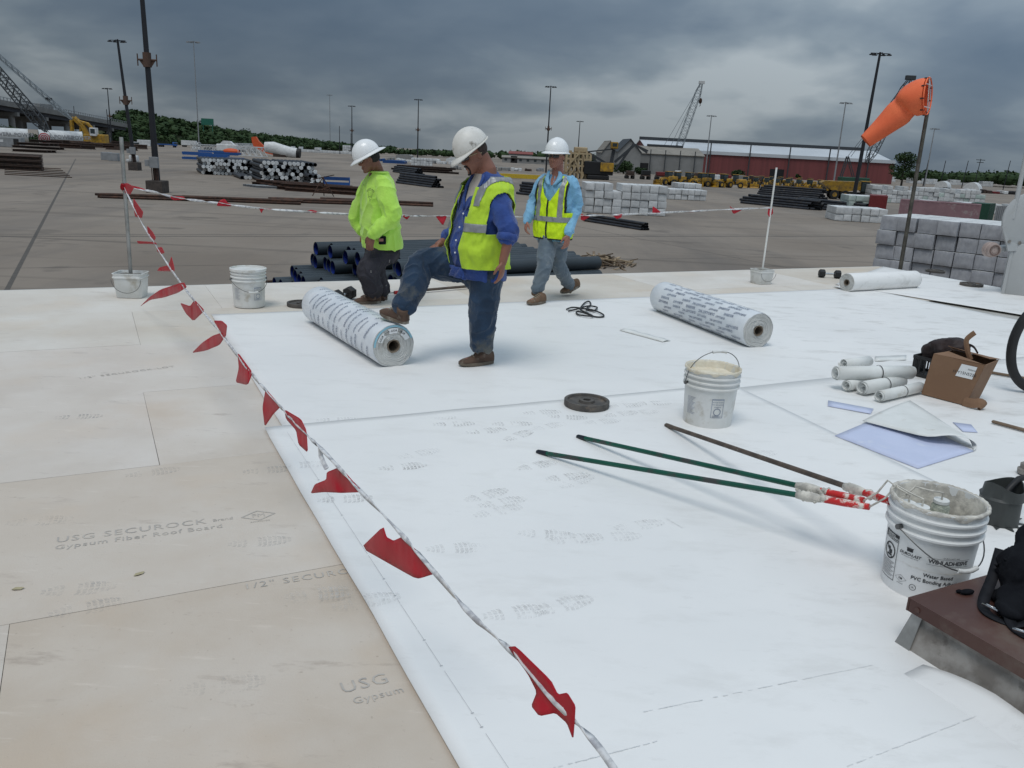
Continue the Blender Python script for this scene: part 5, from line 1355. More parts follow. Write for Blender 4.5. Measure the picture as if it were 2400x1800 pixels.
M_PANT1 = mat('dark grey work trousers', (.034, .033, .042), .85, scale=6, col2=(.024, .023, .030), dirt=(.50, .48, .45), dirt_scale=11, dirt_lo=.655, dirt_hi=.71, bump=.010, bscale=20)
M_BOOT = mat('brown suede boot', (.105, .064, .044), .75, scale=9, col2=(.075, .046, .033), dirt=(.24, .20, .16), dirt_scale=9, dirt_lo=.58, dirt_hi=.72)
M_BOOT3 = mat('tan leather boot', (.175, .105, .062), .7, scale=9, col2=(.13, .08, .05), dirt=(.30, .26, .2), dirt_scale=9, dirt_lo=.58, dirt_hi=.72)
M_HAIR = mat('black hair', (.010, .009, .010), .6, scale=30, bump=.004, bscale=90)
M_STUB = mat('close cropped hair', (.055, .036, .029), .8, scale=60, col2=(.035, .024, .020))
SK1 = skin_mat('skin', (.215, .098, .064), (.175, .076, .050)); SK2 = skin_mat('skin', (.265, .118, .078), (.215, .090, .060)); SK3 = skin_mat('skin', (.35, .158, .112), (.285, .116, .084))
def frame(fwd, pitch):
    f = V((fwd[0], fwd[1], 0)).normalized(); r = V((f.y, -f.x, 0)); f2 = f * cos(pitch) - V((0, 0, 1)) * sin(pitch); u = r.cross(f2)
    return Matrix((r, f2, u)).transposed()
# ------------------------------------------------------------------ worker in blue, one boot on the roll
def worker_blue():
    Y = 6.42; foot_h = G(1064, 783, .012) ; foot_t = G(1000, 790, .012)
    O = V((foot_h.x, foot_h.y, 0)); root = tag(empty('person', O), 'man in a blue shirt and open yellow vest pressing one boot on the roll', 'person', 'workers in hard hats on the roof')
    J = lambda x, y, Yy: GY(x, y, Yy) - O
    fw_ = (-.82, -.57)
    T = Torso(J(1040, 606, Y), J(1051, 368, Y), fw_, [(0, .205, .165, .165, .0), (.12, .215, .195, .16, .01), (.32, .225, .225, .15, .02), (.52, .225, .195, .15, .01), (.72, .228, .155, .15, .0), (.85, .208, .125, .13, -.01), (.93, .150, .10, .11, -.02), (1, .075, .07, .08, -.01)])
    tf, tl = T.f, T.l
    SL, SR = T.B + T.up * .83 + tl * .178, T.B + T.up * .83 - tl * .178
    EL, WL = J(1098, 497, 6.16), J(1086, 566, 6.10)
    ER, WR = J(990, 498, 6.78), J(948, 528, 6.62)
    HL, KL, AL = J(1052, 585, 6.34), J(1043, 668, 6.30), J(1042, 757, 6.355)
    heelR = G(879, 700, .352); toeR = G(803, 668, .395)
    HR, KR, AR = J(1012, 580, 6.52), J(915, 566, 6.50), J(869, 672, heelR.y + .02)
    Hm = frame((-.93, -.37), radians(27)); EO = J(1026, 334, 6.40)
    b = MB(); head_geo(b, Hm, EO, 1.12)
    b.tube([EO + Hm @ V((0, -.03, -.02)), EO + Hm @ V((0, -.035, -.075)), T.N + V((0, 0, .01)), T.N - V((0, 0, .08))], [.066, .066, .074, .09], 18)
    T.solid(b, -.035, .12, 1.0)
    limb(b, [SL - V((0, 0, .06)) - tl * .02, EL, WL], [.045, .044, .030]); limb(b, [SR - V((0, 0, .06)) + tl * .02, ER, WR], [.05, .044, .030])
    hand_geo(b, WL, (-.06, -.05, -1), (-.8, .3, 0), -1, .45, 1.08); hand_geo(b, WR, (-.8, -.2, -.5), (-.3, 0, -.9), 1, .3, 1.05)
    limb(b, [HL, KL, AL], [.075, .055, .042]); limb(b, [HR, KR, AR], [.075, .055, .042])
    for (a_, h_, t_) in ((AL, foot_h - O, foot_t - O), (AR, heelR - O, toeR - O)):
        d_ = (t_ - h_).normalized(); b.tube([a_, h_ + d_ * .05 + V((0, 0, .06)), h_ + d_ * .15 + V((0, 0, .045)), h_ + d_ * .25 + V((0, 0, .035))], [.04, .034, .03, .024], 10, round_end=True)
    b.ellipsoid(T.B + T.up * .08, (.13, .10, .14), 14, 10, Matrix((tl, tf, V((0, 0, 1)))).transposed())
    obj('body', remeshed(b, .0058, 2), SK2, root)
    s = MB(); T.solid(s, 0, .02, .985)
    limb(s, [SL - tl * .02 - V((0, 0, .03)), SL.lerp(EL, .5) + V((0, 0, -.01)), EL, EL.lerp(WL, .22)], [.072, .086, .080, .074]); limb(s, [SR + tl * .02 - V((0, 0, .03)), SR.lerp(ER, .5), ER, ER.lerp(WR, .45)], [.076, .086, .078, .075])
    me = remeshed(s, .0095, 3); dn = (EL - SL).normalized()
    wrinkle(me, .019, (9, 9, 7), 3.0, .012, [(EL, .13, .006, dn), (T.B + T.up * .15 + tf * .15, .22, .006, V((0, 0, 1)))])
    obj('shirt', me, M_BLUE, root)
    # rolled cuff, collar, undershirt, buttons, hanging shirt tail
    c = EL.lerp(WL, .25); q = MB(); dd = (WL - EL).normalized(); q.tube([c - dd * .03, c - dd * .012, c + dd * .012, c + dd * .022], [.076, .084, .083, .070], 22); me = remeshed(q, .008, 2); wrinkle(me, .008, (14, 14, 9), 8); obj('rolled_cuff', me, M_BLUE, root)
    q = MB(); P = []
    for j in range(8):
        for i in range(9):
            t = .64 + .33 * j / 7; wdt = .02 + .30 * (j / 7) ** 1.2; P.append(T.pt(t, -wdt + 2 * wdt * i / 8 + .05, .010))
    q.add(P, [(j * 9 + i, j * 9 + i + 1, (j + 1) * 9 + i + 1, (j + 1) * 9 + i) for j in range(7) for i in range(8)]); q.build('undershirt', M_TEE, root, 180)
    for sg in (-1, 1):
        q = MB(); P = []
        for i in range(9):
            t = .66 + .31 * i / 8; wdt = .02 + .34 * (i / 8) ** 1.15
            for k, w_ in enumerate((0, .10, .22)): P.append(T.pt(t, sg * (wdt + w_ * (.35 + .65 * i / 8)) + .05, .016 + .008 * (k == 1)))
        q.add(P, [(3 * i + k, 3 * i + k + 1, 3 * i + k + 4, 3 * i + k + 3) for i in range(8) for k in range(2)]); o = q.build('collar', M_BLUE, root, 180); sm = o.modifiers.new('t', 'SOLIDIFY'); sm.thickness = .004
    for t in (.62, .50, .385, .275):
        q = MB(); p = T.pt(t, .08, .028); q.ellipsoid(p, (.0075, .0075, .0075), 10, 6); q.build('button', M_HATW, root, 180)
    q = MB(); P = []
    for i in range(10):
        for k in range(6): P.append(T.pt(.14 - .10 * k / 5, -.45 + .75 * i / 9, .020 + .035 * k / 5 + .016 * sin(i * 1.7 + k)))
    q.add(P, [(6 * i + k, 6 * i + k + 1, 6 * i + k + 7, 6 * i + k + 6) for i in range(9) for k in range(5)]); o = q.build('shirt_tail', M_BLUE, root, 180); sm = o.modifiers.new('t', 'SOLIDIFY'); sm.thickness = .005
    # open vest
    def keep(t, th):
        if t < .14 or t > .955: return False
        lat = abs(T.par(t)[0] * (abs(sin(th)) ** .82))
        if t > .46 and lat > (.205 if t < .8 else .205 + (t - .8) * .25) and abs(abs(th) - pi / 2) < .95: return False
        op = .42 if t < .45 else .42 - .06 * (t - .45) / .4
        if t > .86: op = .6 + (t - .86) * 8
        lf = op * (.62 if t < .6 else .78)
        return not (-op * 1.0 < th < lf)
    v = T.shell(keep, .033, wob=.018, seed=2).build('vest', M_HIVIS, root, 180); sm = v.modifiers.new('t', 'SOLIDIFY'); sm.thickness = .005
    for sg in (1, -1):
        st = T.shell(lambda t, th: keep(t, th) and .475 < t < .545 and th * sg > 0, .0385, wob=.018, seed=2).build('waist_stripe', M_REFL, v, 180); sm = st.modifiers.new('t', 'SOLIDIFY'); sm.thickness = .002
        st = T.shell(lambda t, th: keep(t, th) and t > .70 and .105 < sg * T.par(t)[0] * (abs(sin(th)) ** .82) * (1 if th > 0 else -1) < .155, .0385, wob=.018, seed=2).build('shoulder_stripe', M_REFL, v, 180); sm = st.modifiers.new('t', 'SOLIDIFY'); sm.thickness = .002
    # jeans
    s = MB(); s.ellipsoid(T.B + V((0, 0, .03)) + tl * .0, (.185, .15, .13), 20, 12, Matrix((tl, tf, V((0, 0, 1)))).transposed())
    limb(s, [HL + V((0, 0, .05)), HL.lerp(KL, .4), KL, KL.lerp(AL, .45), AL + V((0, 0, .045))], [.130, .125, .104, .100, .086]); limb(s, [HR + V((0, 0, .03)) + tl * .03, HR.lerp(KR, .45) + V((0, 0, .005)), KR, KR.lerp(AR, .45), AR + (KR - AR) * .12], [.132, .130, .110, .102, .088])
    for A_, K_ in ((AL, KL), (AR, KR)):
        d_ = (A_ - K_).normalized(); s.tube([A_ - d_ * .13, A_ - d_ * .10, A_ - d_ * .07, A_ - d_ * .04, A_ - d_ * .012], [.084, .095, .085, .094, .082], 18)
    me = remeshed(s, .0095, 3)
    wrinkle(me, .017, (10, 10, 8), 12, .006, [(KL, .14, .006, V((0, 0, 1))), (KR, .13, .006, (AR - KR).normalized()), (AL - V((0, 0, -.05)), .14, .010, V((0, 0, 1))), (AR, .13, .010, (AR - KR).normalized()), (HR, .17, .009, (KR - HR).normalized())])
    obj('jeans', me, M_JEAN2, root)
    boot(root, O, foot_h, foot_t, (0, 0, 1), AL + O + V((0, 0, -.02)), M_BOOT, M_SOLE, .305)
    boot(root, O, heelR, toeR, (-.05, -.1, 1), AR + O + V((0, 0, -.01)), M_BOOT, M_SOLE, .305)
    hard_hat(root, Hm, EO, radians(-9), lambda th: .010 + .052 * max(0, cos(th)) ** 2.2 + .004 * (1 + cos(th)), M_HATD, .007, .072, .90)
    glasses(root, Hm, EO, M_LENSD, M_FRAMEG)
    X = lambda p: EO + Hm @ V(p)
    m = MB(); m.ellipsoid(X((0, -.012, .030)), (.0815, .0985, .083), 24, 14, Hm); m.f = [q for q in m.f if all((Hm.transposed() @ (V(m.v[i]) - EO)).y < .012 and (Hm.transposed() @ (V(m.v[i]) - EO)).z > -.035 for i in q)]; m.build('hair', M_STUB, root, 180)
    m = MB(); m.tube([X((-.030, .094, -.062)), X((-.018, .107, -.046)), X((0, .110, -.043)), X((.018, .107, -.046)), X((.030, .094, -.062)), X((.030, .090, -.085)), X((.018, .097, -.108))], .0065, 8, sq=.6); m.tube([X((-.030, .094, -.062)), X((-.030, .090, -.085)), X((-.018, .097, -.108)), X((0, .104, -.113)), X((.018, .097, -.108))], .0085, 8); m.build('goatee', M_HAIR, root, 180)
worker_blue()
# ------------------------------------------------------------------ worker in the lime sweatshirt
def worker_lime():
    Y = 8.78; O = V((-1.50, 8.80, 0)); root = tag(empty('person', O), 'man in a lime long-sleeved sweatshirt and grey trousers looking down behind the roll', 'person', 'workers in hard hats on the roof')
    J = lambda x, y, Yy: GY(x, y, Yy) - O
    T = Torso(J(826, 552, Y), J(814, 366, Y), (-.84, -.54), [(0, .225, .165, .20, .0), (.10, .235, .18, .205, .0), (.35, .235, .19, .195, .0), (.6, .225, .175, .17, .0), (.78, .220, .15, .155, .0), (.88, .195, .12, .135, -.01), (.95, .125, .09, .11, -.015), (1, .075, .072, .085, -.01)])
    tf, tl = T.f, T.l
    SL, SR = T.B + T.up * .84 + tl * .18, T.B + T.up * .84 - tl * .18
    EL, WL = J(846, 470, 8.52), J(803, 509, 8.45); ER, WR = J(772, 475, 9.02), J(788, 505, 8.95)
    HL, KL, AL = J(826, 540, 8.70), J(796, 582, 8.58), J(807, 640, 8.70)
    HR, KR, AR = J(816, 540, 8.90), J(808, 586, 8.82), J(824, 640, 8.92)
    Hm = frame((-.97, -.24), radians(24)); EO = J(797, 343, 8.72)
    b = MB(); head_geo(b, Hm, EO)
    b.tube([EO + Hm @ V((0, -.03, -.02)), EO + Hm @ V((0, -.035, -.07)), T.N + V((0, 0, .0)), T.N - V((0, 0, .08))], [.060, .058, .066, .09], 18)
    T.solid(b, -.05, .22, 1.0); limb(b, [SL - V((0, 0, .05)), EL, WL], [.042, .04, .028]); limb(b, [SR - V((0, 0, .05)), ER, WR], [.045, .04, .028])
    hand_geo(b, WL, (-.22, -.05, -1), (.25, .9, 0), -1, .6, 1.12); hand_geo(b, WR, (.1, -.1, -1), (.3, -.9, 0), 1, .6)
    limb(b, [HL, KL, AL], [.07, .052, .04]); limb(b, [HR, KR, AR], [.07, .052, .04])
    hA, tA = J(822, 657, 8.78), J(770, 655, 8.66); hA.z = tA.z = .002; hB, tB = J(836, 652, 8.98), J(790, 646, 8.9); hB.z = tB.z = .002
    for (a_, h_, t_) in ((AL, hA, tA), (AR, hB, tB)):
        d_ = (t_ - h_).normalized(); b.tube([a_, h_ + d_ * .06 + V((0, 0, .06)), h_ + d_ * .16 + V((0, 0, .045)), h_ + d_ * .24 + V((0, 0, .035))], [.04, .034, .03, .024], 10, round_end=True)
    b.ellipsoid(T.B + T.up * .08, (.13, .10, .14), 14, 10, Matrix((tl, tf, V((0, 0, 1)))).transposed())
    obj('body', remeshed(b, .0062, 2), SK1, root)
    s = MB(); T.solid(s, 0, .09, .975)
    limb(s, [SL - tl * .03, SL.lerp(EL, .5) + tl * .01, EL, EL.lerp(WL, .5), EL.lerp(WL, .9)], [.100, .100, .094, .078, .055]); limb(s, [SR + tl * .03, SR.lerp(ER, .5), ER, ER.lerp(WR, .8)], [.10, .10, .092, .065])
    dv = (WL - EL).normalized(); s.tube([EL.lerp(WL, .82), EL.lerp(WL, .90), EL.lerp(WL, 1.0)], [.058, .050, .045], 16)
    me = remeshed(s, .0095, 3); wrinkle(me, .019, (7, 7, 5.5), 21, .010, [(EL, .17, .011, dv), (WL, .16, .008, dv), (T.B + T.up * .12 + tf * .12, .22, .006, V((0, 0, 1)))])
    obj('sweatshirt', me, M_SHIRT1, root)
    q = MB(); P = [T.pt(.962 + .022 * j, 2 * pi * i / 30, .006 + .002 * (j == 1)) for j in range(2) for i in range(30)]; q.add(P, [(i, (i + 1) % 30, 30 + (i + 1) % 30, 30 + i) for i in range(30)]); o = q.build('collar', M_SHIRT1, root, 180); sm = o.modifiers.new('t', 'SOLIDIFY'); sm.thickness = .006
    q = MB()      # chest print: an arched word over a small emblem
    def cf(x, y): return T.pt(.735 + y / T.up.length, .62 + x / .20, .030)
    for i, ch in enumerate('ROOFING'):
        a = radians(150 - i * 20); v, f = text_geo(ch, .026, bold=.02); r_ = .046; c_, s_ = cos(a - pi / 2), sin(a - pi / 2)
        q.add([cf(r_ * cos(a) + p.x * c_ - p.y * s_, r_ * sin(a) + p.x * s_ + p.y * c_) for p in v], f)
    v, f = text_geo('TEXAS', .016, bold=.02); q.add([cf(p.x, p.y - .032) for p in v], f)
    ring = [(-.018, .028), (0, .034), (.018, .026), (.030, .0), (.020, -.018), (.026, -.045), (.008, -.055), (.002, -.075), (-.006, -.05), (-.024, -.04), (-.020, -.015), (-.03, .0)]
    for i in range(len(ring)):
        (xa, ya), (xb, yb) = ring[i], ring[(i + 1) % len(ring)]; q.tube([cf(xa, ya), cf(xb, yb)], .0012, 4)
    q.build('chest_print', M_INK, root)
    s = MB(); s.ellipsoid(T.B + V((0, 0, .04)), (.19, .18, .15), 20, 12, Matrix((tl, tf, V((0, 0, 1)))).transposed())
    limb(s, [HL + V((0, 0, .02)), HL.lerp(KL, .5), KL, KL.lerp(AL, .5), AL + V((0, 0, .075))], [.128, .126, .118, .112, .098]); limb(s, [HR, HR.lerp(KR, .5), KR, KR.lerp(AR, .5), AR + V((0, 0, .075))], [.125, .122, .115, .108, .098])
    me = remeshed(s, .0095, 3); wrinkle(me, .018, (9, 9, 7), 33, .008, [(KL, .16, .009, V((0, 0, 1))), (AL + V((0, 0, .04)), .15, .010, V((0, 0, 1))), (AR + V((0, 0, .04)), .15, .010, V((0, 0, 1)))])
    obj('trousers', me, M_PANT1, root)
    ph = MB(); c = J(826, 519, 8.50); ph.box(c, (.075, .035, .085), rz=.5, bev=.01); ph.build('belt_pouch', M_BLACKF, root, 40)
    ph = MB(); ph.box(c + V((-.01, -.022, .005)), (.05, .012, .03), rz=.5, bev=.004); ph.build('tape_measure', mat('tape body', (.35, .16, .12), .4), root, 40)
    boot(root, O, hA + O, tA + O, (0, 0, 1), AL + O, M_BOOT, M_SOLE, .29); boot(root, O, hB + O, tB + O, (0, 0, 1), AR + O, M_BOOT, M_SOLE, .29)
    hard_hat(root, Hm, EO, radians(-6), lambda th: .048 + .016 * abs(cos(th)) ** 2, M_HATW, .003, .062, .93)
    glasses(root, Hm, EO, M_LENSC, M_LENSC)
    m = MB(); m.ellipsoid(EO + Hm @ V((0, -.020, .012)), (.083, .095, .088), 26, 16, Hm); m.f = [q_ for q_ in m.f if all((Hm.transposed() @ (V(m.v[i]) - EO)).y < .028 and (Hm.transposed() @ (V(m.v[i]) - EO)).z > -.06 + max(0, (Hm.transposed() @ (V(m.v[i]) - EO)).y + .03) * 1.2 for i in q_)]
    me = m.mesh('hair', 180)
    for v_ in me.vertices: v_.co += v_.normal * (noise.noise(v_.co * 60) * .005 + .003)
    obj('hair', me, M_HAIR, root)
worker_lime()
# ------------------------------------------------------------------ walking worker in light blue
def worker_sky():
    Y = 9.42; O = V((.40, 9.42, 0)); root = tag(empty('person', O), 'man in a light blue shirt, yellow vest and sunglasses walking at the right', 'person', 'workers in hard hats on the roof')
    J = lambda x, y, Yy: GY(x, y, Yy) - O
    T = Torso(J(1194, 520, Y), J(1205, 374, Y), (-.48, -.88), [(0, .185, .13, .13, 0), (.15, .195, .14, .13, 0), (.4, .200, .14, .125, 0), (.65, .208, .14, .13, 0), (.82, .205, .125, .125, 0), (.90, .175, .105, .11, -.01), (.96, .115, .08, .09, -.015), (1, .072, .068, .078, -.01)])
    tf, tl = T.f, T.l
    SL, SR = T.B + T.up * .87 + tl * .185, T.B + T.up * .87 - tl * .185
    EL, WL = J(1244, 447, 9.40), J(1227, 508, 9.22); ER, WR = J(1152, 440, 9.52), J(1138, 478, 9.36)
    HL, KL, AL = J(1207, 520, 9.45), J(1207, 572, 9.52), J(1232, 622, 9.86)
    HR, KR, AR = J(1183, 520, 9.40), J(1176, 575, 9.24), J(1160, 634, 9.24)
    Hm = frame((-.50, -.86), radians(2)); EO = J(1203, 339, 9.44)
    b = MB(); head_geo(b, Hm, EO, 1.05)
    b.tube([EO + Hm @ V((0, -.03, -.02)), EO + Hm @ V((0, -.03, -.085)), T.N, T.N - V((0, 0, .08))], [.060, .060, .068, .09], 18)
    T.solid(b, -.035, .12, 1.0); limb(b, [SL - V((0, 0, .05)), EL, WL], [.042, .04, .028]); limb(b, [SR - V((0, 0, .05)), ER, WR], [.045, .04, .028])
    hand_geo(b, WL, (-.1, -.1, -1), (-.6, .6, 0), -1, .5, 1.08); hand_geo(b, WR, (-.12, -.2, -1), (.9, .2, 0), 1, .7, 1.0)
    limb(b, [HL, KL, AL], [.07, .052, .04]); limb(b, [HR, KR, AR], [.07, .052, .04])
    hR, tR = G(1176, 655, .002) - O, G(1134, 662, .002) - O; hR.z = tR.z = .013
    hL, tL = J(1251, 618, 9.93), J(1209, 641, 9.74); tL.z = .016
    for (a_, h_, t_) in ((AL, hL, tL), (AR, hR, tR)):
        d_ = (t_ - h_).normalized(); b.tube([a_, h_ + d_ * .06 + V((0, 0, .06)), h_ + d_ * .16 + V((0, 0, .045)), h_ + d_ * .24 + V((0, 0, .035))], [.04, .034, .03, .024], 10, round_end=True)
    b.ellipsoid(T.B + T.up * .08, (.13, .10, .14), 14, 10, Matrix((tl, tf, V((0, 0, 1)))).transposed())
    obj('body', remeshed(b, .0062, 2), SK3, root)
    s = MB(); T.solid(s, 0, .0, .98)
    limb(s, [SL - tl * .03, SL.lerp(EL, .5), EL, EL.lerp(WL, .55), EL.lerp(WL, .93)], [.085, .078, .068, .060, .050]); limb(s, [SR + tl * .03, SR.lerp(ER, .5), ER, ER.lerp(WR, .55), ER.lerp(WR, .93)], [.085, .078, .068, .060, .050])
    me = remeshed(s, .0095, 3); wrinkle(me, .017, (10, 10, 8), 41, .008, [(EL, .15, .009, (WL - EL).normalized()), (ER, .15, .009, (WR - ER).normalized()), (EL.lerp(WL, .8), .10, .006, (WL - EL).normalized())])
    obj('shirt', me, M_SKYB, root)
    for sg in (-1, 1):
        q = MB(); P = []
        for i in range(9):
            t = .83 + .17 * i / 8; wdt = .03 + .34 * (i / 8) ** 1.1
            for k, w_ in enumerate((0, .22, .48)): P.append(T.pt(min(t, 1), sg * (wdt + w_ * (.3 + .7 * i / 8)), .018 + .010 * (k == 1) + (.02 * i / 8)) + V((0, 0, .022 * (i / 8) * (k < 2))))
        q.add(P, [(3 * i + k, 3 * i + k + 1, 3 * i + k + 4, 3 * i + k + 3) for i in range(8) for k in range(2)]); o = q.build('collar', M_SKYB, root, 180); sm = o.modifiers.new('t', 'SOLIDIFY'); sm.thickness = .005
    q = MB(); P = [T.pt(.83 + .16 * j / 6, (-1 + 2 * i / 6) * (.02 + .20 * j / 6), .009) for j in range(7) for i in range(7)]; q.add(P, [(j * 7 + i, j * 7 + i + 1, (j + 1) * 7 + i + 1, (j + 1) * 7 + i) for j in range(6) for i in range(6)]); q.build('bare_chest', SK3, root, 180)
    def latf(t, th): return T.par(t)[0] * (abs(sin(th)) ** .82) * (1 if th > 0 else -1)
    def keep(t, th):
        if t < .035 or t > .965: return False
        if t > .44 and abs(latf(t, th)) > .168 and abs(abs(th) - pi / 2) < .95: return False
        if t > .60 and abs(th) < .02 + (t - .60) * 1.75: return False
        return True
    v = T.shell(keep, .030, wob=.016, seed=5).build('vest', M_HIVIS2, root, 180); sm = v.modifiers.new('t', 'SOLIDIFY'); sm.thickness = .005
    st = T.shell(lambda t, th: keep(t, th) and .30 < t < .375, .0355, wob=.016, seed=5).build('waist_stripe', M_REFL, v, 180); sm = st.modifiers.new('t', 'SOLIDIFY'); sm.thickness = .002
    for sg in (1, -1):
        st = T.shell(lambda t, th: keep(t, th) and t > .375 and .092 < sg * latf(t, th) < .138 and abs(th) < 1.75, .0355, wob=.016, seed=5).build('shoulder_stripe', M_REFL, v, 180); sm = st.modifiers.new('t', 'SOLIDIFY'); sm.thickness = .002
    for sg in (1, -1):
        tr = T.shell(lambda t, th: keep(t, th) and th * sg > 0 and t > .44 and .150 < abs(latf(t, th)) and abs(abs(th) - pi / 2) < 1.1, .0340, wob=.016, seed=5).build('edge_trim', M_TRIM, v, 180); sm = tr.modifiers.new('t', 'SOLIDIFY'); sm.thickness = .002
    tr = T.shell(lambda t, th: keep(t, th) and t < .055, .0340, wob=.016, seed=5).build('hem_trim', M_TRIM, v, 180); sm = tr.modifiers.new('t', 'SOLIDIFY'); sm.thickness = .002
    zp = T.shell(lambda t, th: .04 < t < .62 and -.05 < th < .0, .0352, na=260, wob=.016, seed=5).build('zip', M_TRIM, v, 180)
    s = MB(); s.ellipsoid(T.B + V((0, 0, .04)), (.165, .125, .12), 20, 12, Matrix((tl, tf, V((0, 0, 1)))).transposed())
    limb(s, [HL + V((0, 0, .03)), HL.lerp(KL, .5), KL, KL.lerp(AL, .5), AL + (KL - AL) * .12], [.105, .098, .080, .076, .068]); limb(s, [HR + V((0, 0, .03)), HR.lerp(KR, .5), KR, KR.lerp(AR, .5), AR + V((0, 0, .045))], [.108, .100, .082, .078, .072])
    me = remeshed(s, .0095, 3); wrinkle(me, .015, (10, 10, 8), 55, .005, [(KL, .13, .007, V((0, 0, 1))), (KR, .13, .007, V((0, 0, 1))), (AR + V((0, 0, .05)), .13, .010, V((0, 0, 1))), (AL, .12, .009, (AL - KL).normalized())])
    obj('jeans', me, M_JEAN3, root)
    boot(root, O, hR + O, tR + O, (0, 0, 1), AR + O, M_BOOT3, M_SOLE, .29); boot(root, O, hL + O, tL + O, (-.3, -.3, 1), AL + O, M_BOOT3, M_SOLE, .29)
    hard_hat(root, Hm, EO, radians(4), lambda th: .022 + .036 * max(0, cos(th)) ** 1.5, M_HATW, .003, .062)
    glasses(root, Hm, EO, M_LENSD, M_FRAMEG)
    m = MB(); m.ellipsoid(EO + Hm @ V((0, -.016, .015)), (.0825, .096, .086), 26, 16, Hm); m.f = [q_ for q_ in m.f if all((Hm.transposed() @ (V(m.v[i]) - EO)).y < .015 and (Hm.transposed() @ (V(m.v[i]) - EO)).z > -.045 + max(0, (Hm.transposed() @ (V(m.v[i]) - EO)).y + .03) * 1.1 for i in q_)]
    obj('hair', m.mesh('hair', 180), M_HAIR, root)
worker_sky()
# ================================================================== the yard
SH = lambda p, dz_=0.0: V((p.x, p.y, zg(p.y) + dz_))
def top_at(x, y, Y): return GY(x, y, Y)          # a point seen at that pixel, Y metres out
M_STEELD = mat('black pipe coating', (.016, .018, .024), .5, scale=1.5, col2=(.030, .032, .038), rnd=.3, dirt=(.07, .06, .05), dirt_scale=2)
M_PIPEG = mat('slate pipe coating', (.034, .046, .056), .5, scale=.8, col2=(.026, .036, .044), rnd=.15)
M_PIPEB = mat('blue pipe lining', (.006, .022, .16), .45, col2=(.004, .012, .09), rnd=.3)
M_CAPW = mat('white pipe cap', (.66, .67, .67), .5, rnd=.15)
M_RUST = mat('rusty steel', (.085, .043, .028), .85, scale=2, col2=(.045, .028, .022), rnd=.3)
M_RUST2 = mat('dark scrap steel', (.042, .032, .028), .85, scale=2, col2=(.07, .045, .035), rnd=.35)
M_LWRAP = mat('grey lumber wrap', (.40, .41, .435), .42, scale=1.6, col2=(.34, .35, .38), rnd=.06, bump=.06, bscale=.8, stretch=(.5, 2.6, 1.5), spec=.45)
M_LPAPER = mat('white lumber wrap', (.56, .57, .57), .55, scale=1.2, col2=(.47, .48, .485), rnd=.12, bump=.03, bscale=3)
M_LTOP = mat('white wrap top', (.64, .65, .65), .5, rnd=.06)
M_LGREEN = mat('pale green wrap', (.44, .52, .48), .55, scale=1.2, col2=(.36, .43, .41), rnd=.1)
M_YEL = mat('machine yellow', (.40, .23, .02), .5, scale=1, col2=(.30, .17, .02), rnd=.25, dirt=(.10, .07, .04), dirt_scale=1.2, dirt_lo=.46, dirt_hi=.7)
M_BLK = mat('machine black', (.014, .014, .015), .6, rnd=.2)
M_TYRE = mat('tyre', (.018, .018, .018), .85)
M_GLASS = mat('machine glass', (.03, .045, .05), .1, spec=.6)
M_POLE = mat('dark painted pole', (.020, .021, .026), .5, scale=1)
M_POLEG = mat('galvanised pole', (.26, .27, .28), .5, scale=1)
M_CONCB = mat('concrete base', (.075, .062, .055), .9, scale=2, col2=(.05, .042, .038))
M_WHT = mat('white paint', (.62, .63, .63), .5, scale=1, rnd=.08)
M_BLUEF = mat('blue steel frame', (.02, .08, .26), .5, rnd=.3)
M_ORA = mat('orange steel', (.62, .10, .03), .5)
M_REDW = mat('red wall sheeting', (.185, .052, .052), .7, scale=.05, col2=(.15, .045, .045), stretch=(14, 1, .3))
M_ROOFW = mat('pale roof sheeting', (.50, .53, .56), .5, scale=.05, col2=(.44, .47, .50))
M_SHED = mat('grey beige sheeting', (.255, .235, .205), .8, scale=.2, col2=(.21, .195, .17), dirt=(.17, .15, .13), dirt_scale=.3)
M_SHED2 = mat('grey sheet wall', (.24, .24, .235), .8, scale=.2, col2=(.20, .20, .195))
M_TAN = mat('tan paint', (.42, .33, .20), .6, scale=.4, col2=(.34, .26, .16))
M_WOODS = [mat('grey scrap wood', (.17, .125, .085), .85, rnd=.45, scale=6), mat('pale scrap wood', (.34, .26, .17), .85, rnd=.3, scale=6)]
